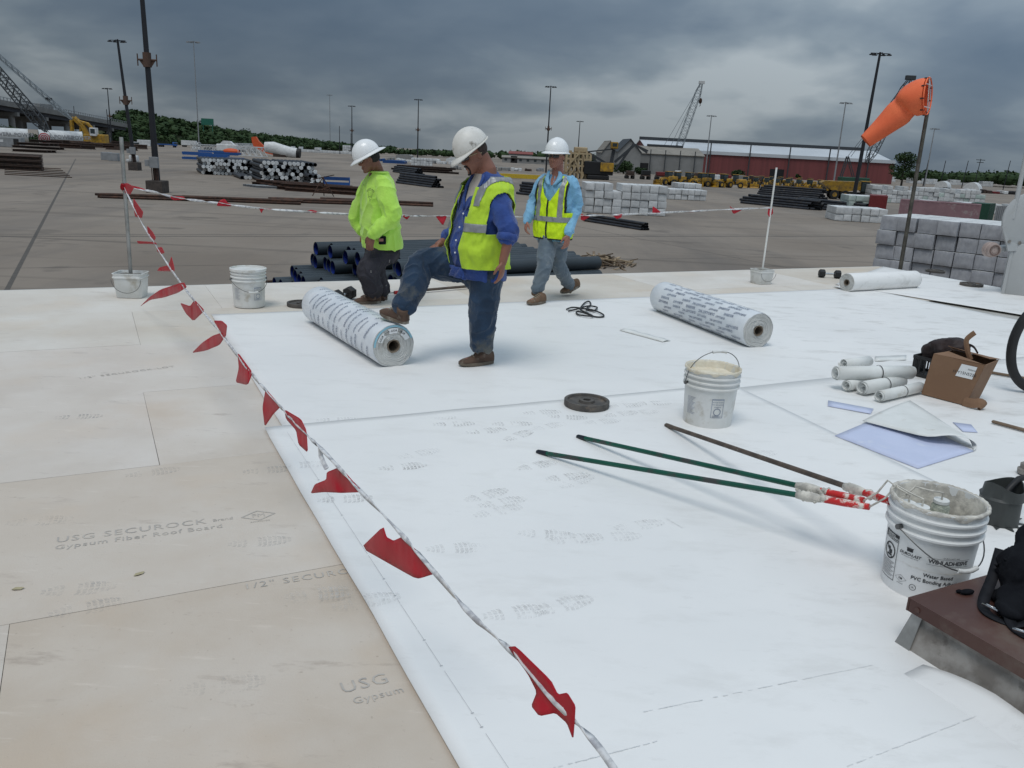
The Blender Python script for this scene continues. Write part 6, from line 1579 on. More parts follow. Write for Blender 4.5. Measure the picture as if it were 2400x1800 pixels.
# ------------------------------------------------------------------ light masts
def light_mast(base, top, r0, label, heads=4, mt=M_POLE, cross=None, block=None, lod=False, hs=1.0):
    base = SH(base); root = tag(empty('light_mast', base), label, 'light mast', 'light masts of the yard')
    h = top.z - base.z; off = V((top.x - base.x, top.y - base.y, 0))
    m = MB(); z0 = block[1] if block else 0; m.tube([(0, 0, z0), off * .5 + V((0, 0, h * .5)), off + V((0, 0, h))], [r0, r0 * .8, r0 * .55], 12); m.build('pole', mt, root, 60)
    tp = off + V((0, 0, h))
    m = MB(); m.tube([tp + V((-1.35 * hs, 0, .05)), tp + V((1.35 * hs, 0, .05))], .06 * hs, 6); m.tube([tp + V((0, -.9 * hs, .05)), tp + V((0, .9 * hs, .05))], .06 * hs, 6); m.tube([tp + V((0, 0, -.3)), tp + V((0, 0, .25))], .14 * hs, 8); m.build('head_frame', mt, root, 60)
    for i in range(heads):
        sx = (-1.25, 1.25, -.62, .62)[i % 4] * hs; yy = (-.25, -.25, .3, .3)[i % 4] * hs
        m = MB(); c = tp + V((sx, yy, -.18 * hs)); m.box(c, (.62 * hs, .5 * hs, .16 * hs), bev=.03); m.box(c + V((0, 0, .14 * hs)), (.3 * hs, .25 * hs, .14 * hs)); m.build('floodlight', mt, root)
    if cross:
        m = MB(); c = V((0, 0, cross)) + off * (cross / h)
        m.tube([c + V((-1.05, 0, 0)), c + V((1.05, 0, 0))], .10, 6); m.tube([c + V((0, 0, -.75)), c + V((0, 0, .75))], r0 * 1.25, 10)
        for s in (-1, 1): m.tube([c + V((s * 1.05, 0, -.65)), c + V((s * 1.05, 0, .6))], .07, 6); m.add([c + V((s * r0, 0, -.8)), c + V((s * .9, 0, -.05)), c + V((s * r0, 0, -.05)), c + V((s * r0, .08, -.8)), c + V((s * .9, .08, -.05)), c + V((s * r0, .08, -.05))], [(0, 1, 2), (5, 4, 3), (0, 3, 4, 1)])
        m.build('cross_arm', mat('rusty arm', (.10, .06, .045), .8), root, 60)
    if block:
        m = MB(); w, bh = block; m.box((0, 0, bh / 2), (w, w, bh), bev=.06); m.build('concrete_base', M_CONCB, root)
        m = MB(); m.box((.1, -r0 - .32, bh + 2.0), (.95, .45, 1.2), bev=.03); m.box((-.75, -r0 - .1, bh + 1.9), (.5, .4, .7), bev=.03); m.build('switch_box', M_POLEG, root)
        for i in range(5): m = MB(); m.tube([(-.3 + i * .17, -r0 - .15, bh - .02), (-.3 + i * .17, -r0 - .17, bh + 1.5)], .05, 6); m.build('conduit', M_RUST, root, 60)
    return root
b = Q(341, 416); light_mast(b, b + V((-.35, 0, 27)), .36, 'tall dark mast on a square base, cut off by the top edge', cross=14.2, block=(1.9, 1.35))
b = Q(292, 368); light_mast(b, top_at(254, 88, b.y), .34, 'dark light mast left of the tall mast', cross=11.8, block=(1.7, 1.4))
b = SH(V((62.5, 150, 0))); t_ = top_at(1901, 116, 150); light_mast(V((t_.x - .6, 150, 0)), t_, .36, 'dark light mast behind the windsock', hs=1.15)
for (x, y, Y, lb, mt, hs) in ((232, 191, 430, 'small far light mast left of the nearer masts', M_POLE, 1.6), (418, 90, 520, 'pale very tall mast above the wooded bank', M_POLEG, 2.6), (760, 229, 460, 'dark mast above the hard hat of the man in lime', M_POLE, 1.3), (904, 215, 400, 'dark mast between the man in lime and the man in blue', M_POLE, 1.3), (1190, 187, 300, 'dark mast behind the walking man', M_POLE, 1.3), (1253, 262, 520, 'small dark mast right of the walking man', M_POLE, 1.4), (1537, 250, 400, 'grey mast right of the pale crane boom', M_POLEG, 1.5), (1827, 222, 300, 'grey mast left of the dark mast by the windsock', M_POLEG, 1.4), (2019, 278, 420, 'grey mast right of the windsock pole', M_POLEG, 1.5), (712, 205, 900, 'faint very distant mast', M_POLEG, 2.0)):
    t_ = top_at(x, y, Y); bx_ = V((t_.x, t_.y, 0)); light_mast(bx_, t_, .30 * (Y / 300) ** .3, lb, mt=mt, cross=(t_.z - zg(Y)) * .52 if mt is M_POLE and Y < 470 else None, hs=hs)
# ------------------------------------------------------------------ pipes
def pipe_meshes(L, r, mt, mt_in=None, cap_mt=None, n=16, wall=.04, two=False):
    Rm = Matrix(((0, 0, 1), (1, 0, 0), (0, 1, 0)))
    m = MB(); m.lathe([(r * (1 - wall * 3), .02), (r, 0), (r, L), (r * (1 - wall * 3), L - .02)], n, (0, 0, 0), Rm, closed=True); a = m.mesh('pipe', 50); a.materials.append(mt)
    m = MB(); m.lathe([(r * .9, .015), (r * .88, L - .015)], n, (0, 0, 0), Rm, closed=True); b_ = m.mesh('lining', 50); b_.materials.append(mt_in or M_BLK)
    c_ = None
    if cap_mt:
        m = MB(); m.lathe([(.001, -.02), (r * .96, -.02), (r * 1.03, 0), (r * 1.03, .16), (r * .98, .16)], 12, (0, 0, 0), Rm, closed=True); c_ = m.mesh('end_cap', 22); c_.materials.append(cap_mt)
    return a, b_, c_
def put_pipe(ms, p, dirv, label, group, cat='pipe', both=False, L=12):
    d = V(dirv).normalized(); M = Matrix((d, V((0, 0, 1)).cross(d).normalized(), d.cross(V((0, 0, 1)).cross(d).normalized()))).transposed()
    o = tag(obj('pipe', ms[0], None, None, p, tuple(M.to_euler())), label, cat, group)
    if ms[2] and random.random() < .78: obj('end_cap', ms[2], None, o)
    elif ms[1]: obj('lining', ms[1], None, o)
    return o
# dark pipes with blue lining below the eave
ms = pipe_meshes(8.7, .295, M_PIPEG, M_PIPEB, n=24)
dA = V((cos(RANG + .12), sin(RANG + .12), 0)); dB = V((dA.y, -dA.x, 0)); f0 = top_at(672, 541, 36.5); rnd = random.Random(11)
for ly in range(4):
    for i in range(ly - 3, 13):
        p = f0 + dB * (i * .60 + (3 - ly) * .30) + dA * (rnd.uniform(-.15, .75) + max(0, i) * .10 - (.9 if ly < 2 else 0) - .25 * (3 - ly)); put_pipe(ms, SH(p, .295 + ly * .545), dA, 'slate pipe with blue lining in the stack just below the eave', 'blue lined pipes below the eave')
m = MB(); a = Q(575, 611); m.tube([SH(a, .06), SH(a + dA * 4, .06)], .06, 6); tag(m.build('steel_rod', M_RUST, None, 60), 'thin rusty rod lying left of the blue lined pipes', 'rod')
# capped pipe stacks
msc = pipe_meshes(12, .30, M_STEELD, None, M_CAPW, n=10)
def capped_stack(p0, row, away, cols, layers, label, group, jitter=.35, skip=.0, seed=1, taper=0.0, ms_=None, r=.30):
    rnd = random.Random(seed); row = V(row).normalized(); away = V(away).normalized(); n = 0
    for ly in range(layers):
        for i in range(int(cols - taper * ly)):
            if rnd.random() < skip: continue
            p = p0 + row * (i * r * 2.12 + (ly % 2) * r) + away * rnd.uniform(-jitter, jitter); q = SH(p, r + ly * r * 1.78); put_pipe(ms_ or msc, q, away, label, group); n += 1
aw = V((-.42, .90, 0)); rw = V((.93, .36, 0))
capped_stack(Q(440, 377), rw, aw, 17, 5, 'white-capped black pipe in the left stack of the pair', 'white-capped pipes, left stack', .9, .06, 2, .5)
capped_stack(Q(568, 394), rw, aw, 15, 6, 'white-capped black pipe in the right stack of the pair', 'white-capped pipes, right stack', .7, .05, 3, .35)
capped_stack(Q(672, 401), rw, aw, 5, 3, 'white-capped black pipe in the low stack at the right end', 'white-capped pipes, low end', .8, .1, 4, 1)
capped_stack(Q(524, 388), rw, aw, 7, 1, 'white-capped black pipe lying single on the ground before the stacks', 'white-capped pipes on the ground', .8, .1, 5)
# black pipes lying across the view
msb = pipe_meshes(13, .22, M_STEELD, None, None, n=10)
def cross_stack(px, px2, cols, layers, label, group, seed=1, ms_=None, r=.22, spread=.7, stick=0):
    rnd = random.Random(seed); a, b2 = Q(*px), Q(*px2); d = V((b2.x - a.x, b2.y - a.y, 0)).normalized(); bk = V((-d.y, d.x, 0)); bk = bk if bk.y > 0 else -bk
    for ly in range(layers):
        for i in range(max(1, cols - ly)):
            p = a + bk * (i * r * 2.1 + ly * r) + d * rnd.uniform(-spread, spread); put_pipe(ms_ or msb, SH(p, r + ly * r * 1.8), d, label, group)
cross_stack((1607, 440), (1765, 455), 5, 4, 'black pipe in the long low stack right of the white lumber', 'black pipes, first stack', 3, spread=1.2)
cross_stack((1723, 448), (1860, 462), 5, 4, 'black pipe in the stack nearest the green-white lumber', 'black pipes, second stack', 4, spread=.9)
cross_stack((1640, 424), (1800, 436), 6, 6, 'black pipe in the high stack behind the low ones', 'black pipes, third stack', 5, spread=.6)
cross_stack((848, 372), (990, 388), 6, 4, 'black pipe in the back stack between the two left workers', 'black pipes between workers, back', 6)
cross_stack((858, 396), (1000, 414), 5, 5, 'black pipe in the front stack between the two left workers', 'black pipes between workers, front', 7)
cross_stack((1120, 420), (1240, 432), 6, 5, 'black pipe in the stack left of the walking man', 'black pipes left of the walking man', 8)
msr = pipe_meshes(11.5, .13, M_RUST, None, None, n=8)
cross_stack((217, 428), (575, 440), 4, 2, 'rusty bar in the long bundle before the tall mast', 'rusty bars, left bundle', 9, msr, .13, .5)
cross_stack((395, 433), (575, 440), 4, 2, 'rusty bar in the bundle right of the tall mast', 'rusty bars, middle bundle', 19, msr, .13, .5)
cross_stack((592, 437), (895, 447), 5, 2, 'strapped rusty bar behind the man in lime', 'rusty bars, strapped bundle', 10, msr, .13, .9)
cross_stack((700, 436), (895, 445), 4, 2, 'strapped rusty bar at the right end behind the man in lime', 'rusty bars, strapped bundle end', 20, msr, .13, .9)
msn = pipe_meshes(9, .14, M_STEELD, None, None, n=8); cross_stack((1262, 478), (1350, 492), 4, 3, 'thin black pipe in the small bundle before the white lumber', 'thin black pipes', 12, msn, .14, .15)
# rusty flat beams and scrap frames
def beam(a, b2, w, h, label, mt=M_RUST2, z=0.0, name='steel_beam', group=None):
    a, b2 = SH(a, z + h / 2), SH(b2, z + h / 2); m = MB(); d = (b2 - a); M = d.to_track_quat('X', 'Z').to_matrix(); L = d.length
    for zz in (-h / 2 + h * .08, h / 2 - h * .08): m.box(V((0, 0, 0)) + M @ V((0, 0, zz)), (L, w, h * .16), M=M)
    m.box((0, 0, 0), (L, w * .2, h * .68), M=M); return tag(m.build(name, mt, None, None, (a + b2) / 2), label, 'beam', group)
rnd = random.Random(15)
for i in range(9): a = Q(545 + i * 9, 399 + i * 1.6); beam(a, a + V((7.5, -2.2, 0)) * (1 + .1 * i % 2), .5, .45, 'rusty beam in the loose heap before the capped pipes', M_RUST, .45 * (i % 2), group='rusty beams before the capped pipes')
for i in range(6): a = Q(665 + i * 7, 410 + i * 1.2); beam(a, a + V((6, -2.0, 0)), .5, .5, 'rusty beam in the heap beside the blue crate', M_RUST, .5 * (i % 2), group='rusty beams beside the blue crate')
for i in range(5): a = Q(525 + i * 7, 402 + i * .9); beam(a, a + V((7, .8, 0)), .4, .3, 'grey steel channel lying before the capped pipes', M_POLEG, group='grey channels')
for i in range(7): a = Q(845 + i * 6, 366 + i * .7); beam(a, a + V((14, -3, 0)), .6, .5, 'dark beam lying behind the workers between the pipe stacks', M_RUST2, .5 * (i % 3), group='dark beams between the pipe stacks')
for i in range(10): a = Q(28 + (i % 5) * 10, 327 - (i // 5) * 2); beam(a, a + V((9, .5, 0)), 1.4, .7, 'dark timber in the flat stack before the white tower sections', M_RUST2, .8 * (i // 3), group='dark flat stack at the left')
for i in range(9): a = Q(-20 + (i % 3) * 4, 364 - (i % 3) * 3); beam(a, a + V((7.5, 1, 0)), 1.2, .65, 'grey slab in the stack cut by the left edge', M_RUST2, .75 * (i // 3), group='slabs at the left edge')
for i in range(6): a = Q(10, 360 + i * 3.5); beam(a, a + V((9, .6, 0)), .12, .12, 'thin rod on the ground at the left edge', M_RUST, group='thin rods at the left edge')
for i in range(26):
    a = Q(105 + i * 6.2, 323 - (i % 4) * 2.5); beam(a, a + V((rnd.uniform(5, 12), rnd.uniform(-3, 3), 0)), rnd.uniform(.6, 1.8), rnd.uniform(.6, 1.9), 'dark steel piece in the long heap under the yellow excavator', M_RUST2 if i % 3 else M_RUST, rnd.uniform(0, 1.2), group='dark steel heap')
# blue crate and skeletal frame
cb_ = Q(728, 413); rt = tag(empty('crate', cb_, .2), 'dark blue steel crate beside the rusty heap', 'crate')
for z in (.3, 1.0, 1.7):
    m = MB()
    for (x, y, w, d) in ((0, -1.1, 3.4, .12), (0, 1.1, 3.4, .12), (-1.7, 0, .12, 2.1), (1.7, 0, .12, 2.1)): m.box((x, y, z), (w, d, .34))
    m.build('rail', M_BLUEF, rt)
for sx in (-1.7, 1.7):
    for sy in (-1.1, 1.1): m = MB(); m.box((sx, sy, .95), (.16, .16, 1.9)); m.build('post', M_BLUEF, rt)
sf = Q(698, 424); rt = tag(empty('tripod', sf, .3), 'open rusty tripod frame beside the blue crate', 'frame')
for (a, b2) in (((-1.3, 0, 0), (0, 0, 2.3)), ((1.3, -.3, 0), (0, 0, 2.3)), ((.2, 1.2, 0), (0, 0, 2.3)), ((-1, -.1, .6), (1, -.2, .6)), ((-.9, 0, .6), (.8, -.2, 1.2)), ((-.5, 0, 1.4), (1, -.2, .6)), ((-1.2, 0, 2.0), (1.4, .4, 2.6))): m = MB(); m.bar(a, b2, .10); m.build('bar', M_RUST, rt)
# ------------------------------------------------------------------ wrapped lumber
def bundle_mesh(L, w, h, amp, mt, mt_top=None, seed=0, sag=.02):
    bm = bmesh.new(); bmesh.ops.create_cube(bm, size=1)
    for v in bm.verts: v.co = V((v.co.x * L, v.co.y * w, v.co.z * h))
    bmesh.ops.subdivide_edges(bm, edges=bm.edges[:], cuts=5, use_grid_fill=True)
    for v in bm.verts:
        n = noise.noise_vector(v.co * 1.7 + V((seed * 9.1, 3, 1))) * amp + noise.noise_vector(v.co * 4.3 + V((seed * 5, 1, 8))) * amp * .5
        e = (abs(v.co.y) > w * .49) + (abs(v.co.z) > h * .49) + (abs(v.co.x) > L * .49)
        if e >= 2: v.co *= .985
        v.co += n
    me = bpy.data.meshes.new('bundle'); bm.to_mesh(me); bm.free(); me.materials.append(mt)
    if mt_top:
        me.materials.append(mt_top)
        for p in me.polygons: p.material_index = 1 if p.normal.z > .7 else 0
    me.shade_smooth(); me.set_sharp_from_angle(angle=radians(40)); return me
bid = [0]
def lumber(p0, ang, cols, layers, dims, meshes, label, group, rows=1, nm='lumber_bundle', gap=.03, jit=.06, skip=.0, seed=0, marks=None):
    rnd = random.Random(seed); L, w, h = dims; u = V((cos(ang), sin(ang), 0)); v = V((-u.y, u.x, 0))       # u across the ends, v along the boards
    for r in range(rows):
        for ly in range(layers):
            for c in range(cols):
                if rnd.random() < skip * 3 and ly == layers - 1 and layers > 1: continue
                p = p0 + u * ((c + .5) * (w + gap) + rnd.uniform(-jit, jit) * .5) + v * ((r + .5) * (L + .2) + rnd.uniform(-jit, jit) * 2)
                o = obj(nm, meshes[rnd.randrange(len(meshes))], None, None, SH(p, h / 2 + ly * (h + gap * .6) + .05), ang + pi / 2 + rnd.uniform(-.012, .012))
                o.scale = (rnd.uniform(.94, 1.05), rnd.uniform(.95, 1.015), rnd.uniform(.97, 1.0))
                tag(o, label, 'lumber' if nm == 'lumber_bundle' else 'crate', group)
DN = (5.2, 1.17, .90)
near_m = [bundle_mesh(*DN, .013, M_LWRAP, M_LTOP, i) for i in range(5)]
lumber(Q(1879, 588), radians(-44), 8, 4, DN, near_m, 'grey-wrapped lumber bundle in the near stack beyond the roof corner', 'near wrapped lumber', gap=.03, seed=2)
DW = (4.9, 1.04, .84)
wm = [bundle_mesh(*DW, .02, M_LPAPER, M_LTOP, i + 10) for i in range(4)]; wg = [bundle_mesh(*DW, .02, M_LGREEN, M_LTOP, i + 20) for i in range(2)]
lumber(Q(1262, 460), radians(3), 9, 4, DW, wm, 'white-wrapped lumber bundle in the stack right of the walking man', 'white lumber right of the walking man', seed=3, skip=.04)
lumber(Q(1445, 431), radians(4), 6, 2, DW, wm, 'white-wrapped lumber bundle in the small stack before the yellow machines', 'small white lumber stack', seed=4)
lumber(Q(1462, 428), radians(4), 4, 3, DW, wm, 'white-wrapped lumber bundle at the back of the small stack', 'small white lumber stack, back', seed=14)
lumber(Q(1802, 477), radians(-6), 6, 2, DW, wm, 'white-wrapped lumber bundle in the low stack left of the near one', 'low white lumber', seed=5)
lumber(Q(1829, 459), radians(-6), 4, 3, DW, wg, 'pale green-wrapped lumber bundle behind the low white stack', 'pale green lumber', seed=6)
lumber(Q(1880, 436), radians(-2), 22, 4, DW, wm + wg[:1], 'white-wrapped lumber bundle in the long rear row at the right', 'long rear lumber row', seed=7, skip=.12)
lumber(Q(2000, 455), radians(-4), 15, 2, DW, wm, 'white-wrapped lumber bundle in the middle row at the right', 'middle lumber row', seed=8, skip=.1)
lumber(Q(1740, 423), radians(0), 3, 1, DW, wg, 'pale green-wrapped lumber bundle left of the dump truck', 'green lumber by the dump truck', seed=9)
lumber(Q(888, 357), radians(4), 7, 3, DW, wm, 'white-wrapped lumber bundle behind the black pipes at the centre', 'white lumber at the centre', seed=12)
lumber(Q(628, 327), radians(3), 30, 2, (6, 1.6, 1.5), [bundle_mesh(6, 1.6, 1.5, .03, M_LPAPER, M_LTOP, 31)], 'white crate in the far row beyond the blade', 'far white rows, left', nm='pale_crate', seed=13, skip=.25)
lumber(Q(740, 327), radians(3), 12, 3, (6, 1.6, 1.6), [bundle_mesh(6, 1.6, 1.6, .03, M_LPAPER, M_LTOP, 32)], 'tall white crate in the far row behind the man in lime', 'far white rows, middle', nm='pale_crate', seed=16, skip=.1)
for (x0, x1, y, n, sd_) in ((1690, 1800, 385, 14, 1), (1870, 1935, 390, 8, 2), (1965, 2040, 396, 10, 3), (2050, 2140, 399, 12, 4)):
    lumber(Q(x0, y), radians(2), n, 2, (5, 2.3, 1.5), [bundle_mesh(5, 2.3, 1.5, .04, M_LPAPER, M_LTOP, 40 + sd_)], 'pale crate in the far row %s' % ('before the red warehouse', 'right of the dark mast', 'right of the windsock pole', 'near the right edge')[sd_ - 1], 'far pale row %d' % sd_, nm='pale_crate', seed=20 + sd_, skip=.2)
# diagonal printing on the white stack beside the walking man
# ------------------------------------------------------------------ containers
def container(p, ang, L, w, h, mt, label):
    root = tag(empty('container', SH(p), ang), label, 'container'); m = MB(); n = int(L / .3); P = []
    for s in (-1, 1):
        for i in range(n):
            x0 = -L / 2 + L * i / n; x1 = x0 + L / n; d = .04 if i % 2 else 0
            m.box(((x0 + x1) / 2, s * (w / 2 - .03 - d / 2), h / 2), (x1 - x0, .05, h - .3))
    m.box((0, 0, h - .06), (L - .1, w - .1, .08)); m.box((-L / 2 + .05, 0, h / 2), (.06, w - .2, h - .2)); m.box((L / 2 - .05, 0, h / 2), (.06, w - .2, h - .2)); m.build('corrugated_shell', mt, root)
    m = MB()
    for sx in (-1, 1):
        for sy in (-1, 1): m.box((sx * (L / 2 - .08), sy * (w / 2 - .08), h / 2), (.17, .17, h))
    for z in (.08, h - .08):
        for sy in (-1, 1): m.box((0, sy * (w / 2 - .07), z), (L - .35, .15, .16))
    m.build('corner_frame', mt, root)
    return root
M_MAUVE = mat('faded mauve paint', (.26, .155, .17), .65, scale=.6, col2=(.22, .13, .145), dirt=(.34, .30, .29), dirt_scale=1); M_CRED = mat('container red', (.16, .02, .022), .6); M_CGRN = mat('container green', (.02, .07, .045), .6)
pa, pb_ = Q(1948, 473), Q(2122, 486); dv = V((pb_.x - pa.x, pb_.y - pa.y, 0)); container(pa.lerp(pb_, .5) + V((0, 1.2, 0)), atan2(dv.y, dv.x), dv.length, 2.4, 2.7, M_MAUVE, 'faded mauve shipping container behind the near lumber')
p = Q(1928, 470); container(p + V((0, 6, 0)), 1.2, 6, 2.4, 2.9, M_CRED, 'dark red container left of the mauve one')
p = Q(2133, 482); container(p + V((0, 2, 0)), .9, 4, 2.4, 2.7, M_CGRN, 'dark green container right of the mauve one')
for i in range(7): p = Q(2147 + i * 4, 484); m = MB(); m.tube([SH(p), SH(p, 2.5)], .12, 10); tag(m.build('roller', M_POLEG, None, 60), 'pale upright roller beside the green container', 'roller', 'upright rollers')
for (x, y, r) in ((2050, 408, 2.9), (2116, 414, 3.2)):
    p = SH(Q(x, y)); m = MB(); n = 16; L = 7; P = []
    for i in range(n + 1): a = pi * i / n; P += [(-L / 2, -r * cos(a), r * sin(a) * 1.1), (L / 2, -r * cos(a), r * sin(a) * 1.1)]
    m.add(P, [(2 * i, 2 * i + 1, 2 * i + 3, 2 * i + 2) for i in range(n)] + [tuple(2 * i for i in range(n + 1))]); tag(m.build('tank_half', M_WHT, None, 50, p + V((0, 6, 0)), .9), 'white rounded tank %s the lumber row' % ('behind the middle of' if x < 2100 else 'behind the right end of'), 'tank')
# ------------------------------------------------------------------ scrap wood
sp = Q(1288, 571); wr = tag(empty('scrap_wood_heap', SH(sp)), 'flat heap of broken wood on the yard right of the walking man', 'wood heap'); rnd = random.Random(77)
for i in range(150):
    x = rnd.gauss(0, 1.15); y = rnd.gauss(0, 1.0); x = max(-2.3, min(2.3, x)); y = max(-2.2, min(2.2, y)); z = max(0.05, .5 * (1 - (x / 2.4) ** 2 - (y / 2.2) ** 2) * rnd.random() + .05)
    m = MB(); L = rnd.uniform(.5, 1.5); m.box((0, 0, 0), (L, rnd.uniform(.07, .16), rnd.uniform(.03, .09))); m.build('plank', M_WOODS[i % 3 == 0], wr, None, (x, y, z), (rnd.uniform(-.25, .25), rnd.uniform(-.3, .3), rnd.uniform(0, pi)))
# ------------------------------------------------------------------ lattice work
def lattice(mb, A, B, w0, w1, n, bar=.12, dbar=.07, side=None):
    A, B = V(A), V(B); t = (B - A).normalized(); s = V(side) if side is not None else V((0, 1, 0)); s = (s - t * s.dot(t)).normalized(); u = t.cross(s)
    def cr(i):
        f = i / n; w = w0 + (w1 - w0) * f; 
        if f < .12: w *= .35 + .65 * f / .12
        if f > .88: w *= .35 + .65 * (1 - f) / .12
        c = A.lerp(B, f); return [c + s * w / 2 + u * w / 2, c + s * w / 2 - u * w / 2, c - s * w / 2 - u * w / 2, c - s * w / 2 + u * w / 2]
    prev = cr(0)
    for i in range(1, n + 1):
        c = cr(i)
        for k in range(4):
            mb.bar(prev[k], c[k], bar); mb.bar(prev[k] if i % 2 else prev[(k + 1) % 4], c[(k + 1) % 4] if i % 2 else c[k], dbar)
        prev = c
# crane booms at the left
def boom_thing(name, label, A, B, w, n, mt, bar=.14, lines=(), extra=None, cat='crane'):
    root = tag(empty(name, A), label, cat); m = MB(); lattice(m, V((0, 0, 0)), B - A, w, w * .8, n, bar, bar * .6); m.build('lattice_boom', mt, root)
    for a, b2, r in lines: q = MB(); q.tube([a - A, b2 - A], r, 5); q.build('pendant_line', mt, root)
    return root
M_CRD = mat('hazed dark crane steel', (.045, .05, .056), .6); M_CRG = mat('pale crane steel', (.20, .23, .25), .6)  # dark steel colour lifted a little to stand in for distant haze
A, B = top_at(102, 283, 300), top_at(-60, 92, 300); boom_thing('crane', 'dark lattice crane boom leaning out over the left edge', A, B, 3.2, 22, M_CRD, .34, [(A + V((3, 1, -4)), B + V((0, 1, 0)), .08)])
A, B = top_at(155, 258, 320), top_at(-40, 88, 320); r_ = boom_thing('crane', 'pale thin crane jib above the dark boom at the left', A, B, 1.3, 30, M_CRG, .22, [])
m = MB(); q = top_at(105, 214, 320) - A; m.box(q, (2.2, 1, 1.0), bev=.1); m.build('jib_head', M_CRD, r_)
# pale tall crane beside the sheds
A, B = top_at(1455, 352, 400), top_at(1516, 178, 400); T2 = top_at(1436, 312, 402)
r_ = boom_thing('crane', 'pale lattice crane with hanging hook above the grey shed', A, B, 3.0, 26, M_CRG, .20, [(B, T2, .10), (B + V((0, 2, 0)), T2 + V((3, 2, -1)), .10), (T2, A + V((-6, 0, 0)), .12), (B + V((-1.2, 0, 0)), top_at(1514, 212, 400), .06)])
m = MB(); m.box(B - A, (2.6, 1.2, 1.3), bev=.1); m.build('boom_head', M_WHT, r_); m = MB(); q = top_at(1513, 218, 400) - A; m.lathe([(.2, -1.3), (.75, -.6), (.75, .6), (.3, 1.2)], 12, q); m.tube([q + V((0, 0, -1.2)), q + V((.2, 0, -2)), q + V((-.4, 0, -2.3))], .14, 6); m.build('hook_block', M_RUST, r_, 50)
m = MB(); base = SH(A); m.box(V((0, 0, -(A.z - base.z) + 2.4)), (7, 4, 2.2), bev=.2); m.box(V((2.6, -.5, -(A.z - base.z) + 3.2)), (1.8, 1.8, 2.2), bev=.15); m.build('upper_works', M_WHT, r_)
for s in (-1.7, 1.7): m = MB(); m.box(V((0, s, -(A.z - base.z) + .65)), (7.4, .9, 1.25), bev=.3); m.build('track', M_BLK, r_)
# crane behind the windsock
A, B = top_at(1872, 352, 330), top_at(1967, 168, 330); T2 = top_at(1831, 338, 331)
r_ = boom_thing('crane', 'dark lattice crane rising behind the windsock', A, B, 3.0, 24, M_CRD, .22, [(B, T2, .09), (B + V((0, 2, 0)), T2 + V((2, 2, 0)), .09)])
m = MB(); m.box(B - A, (3.6, 1.5, 1.6), bev=.15); m.build('boom_head', M_CRD, r_); base = SH(A)
for (x, y) in ((-9, -1), (-4, -1), (-9, 1), (-4, 1)): m = MB(); m.bar(V((x, y, base.z - A.z + 3)), T2 - A + V((0, y, 0)), .35); m.build('gantry_leg', M_CRD, r_)
m = MB(); m.box(V((-4, 0, base.z - A.z + 2.2)), (11, 4, 2.4), bev=.2); m.build('upper_works', M_CGRN, r_)
for s in (-1.8, 1.8): m = MB(); m.box(V((-4, s, base.z - A.z + .6)), (8, 1, 1.15), bev=.3); m.build('track', M_BLK, r_)
# yellow and black dragline with raised cab
pc = SH(Q(1290, 388)); r_ = tag(empty('crane', pc), 'black and yellow crane with its cab raised on a tower', 'crane')
HS = pc.y / 1720
m = MB(); m.box((0, 0, 3.2), (58 * HS, 5, 3.6), bev=.2); m.build('upper_works', M_BLK, r_)
m = MB(); m.box((16 * HS, -2.7, 3.6), (26 * HS, .5, 2.4), bev=.1); m.build('engine_cover', M_YEL, r_)
for s in (-2, 2): m = MB(); m.box((0, s, .7), (44 * HS, 1.1, 1.3), bev=.3); m.build('track', M_BLK, r_)
P_ = lambda x, y: top_at(x, y, pc.y) - pc
for (a, b2, w) in (((1268, 328), (1290, 352), .6), ((1268, 328), (1308, 352), .6), ((1268, 328), (1325, 322), .35), ((1326, 323), (1318, 362), .9), ((1328, 350), (1372, 312), .7), ((1330, 366), (1368, 312), .6), ((1372, 312), (1398, 330), .5), ((1370, 312), (1400, 326), .4)): m = MB(); m.bar(P_(*a), P_(*b2), w); m.build('girder', M_CRD, r_)
m = MB(); m.box(P_(1327, 314), (14 * HS, 3, 13 * HS), bev=.2); cbo = m.build('cab', M_YEL, r_); m = MB(); m.box(P_(1327, 313) + V((0, -1.52, 0)), (9 * HS, .06, 6 * HS)); m.build('window', M_GLASS, cbo)
# tan process frame
pt_ = SH(Q(1247, 386)); r_ = tag(empty('process_tower', pt_), 'tan steel process tower behind the walking man', 'tower'); HS = pt_.y / 1720
for i in range(7):
    for j in range(2): m = MB(); m.box(((-24 + i * 8) * HS, j * 6, (24 + 3 * (i % 2)) * HS), (.55, .55, (48 + 6 * (i % 2)) * HS)); m.build('column', M_TAN, r_)
for z in (12, 25, 38, 49): m = MB(); m.box((0, 0, z * HS), (49 * HS, .5, .5)); m.box((0, 6, z * HS), (49 * HS, .5, .5)); m.box((-6 * HS, 3, z * HS), (30 * HS, 5.4, .2)); m.build('floor_frame', M_TAN, r_)
m = MB(); m.box((4 * HS, 3, 56 * HS), (26 * HS, 5, 11 * HS), bev=.3); m.build('hopper', M_TAN, r_); m = MB(); m.box((-14 * HS, 3, 33 * HS), (9 * HS, 4, 26 * HS), bev=.2); m.build('bin', M_TAN, r_); m = MB(); m.box((14 * HS, 3, 19 * HS), (12 * HS, 4, 11 * HS), bev=.2); m.build('machine_house', M_SHED, r_)
for (a, b2) in (((-20, 0), (-4, 25)), ((8, 0), (24, 38)), ((-20, 25), (0, 49)), ((4, 12), (-8, 38)), ((20, 12), (8, 49)), ((-24, 12), (-16, 25))): m = MB(); m.bar((a[0] * HS, -.5, a[1] * HS), (b2[0] * HS, -.5, b2[1] * HS), .4); m.build('brace', M_TAN, r_)
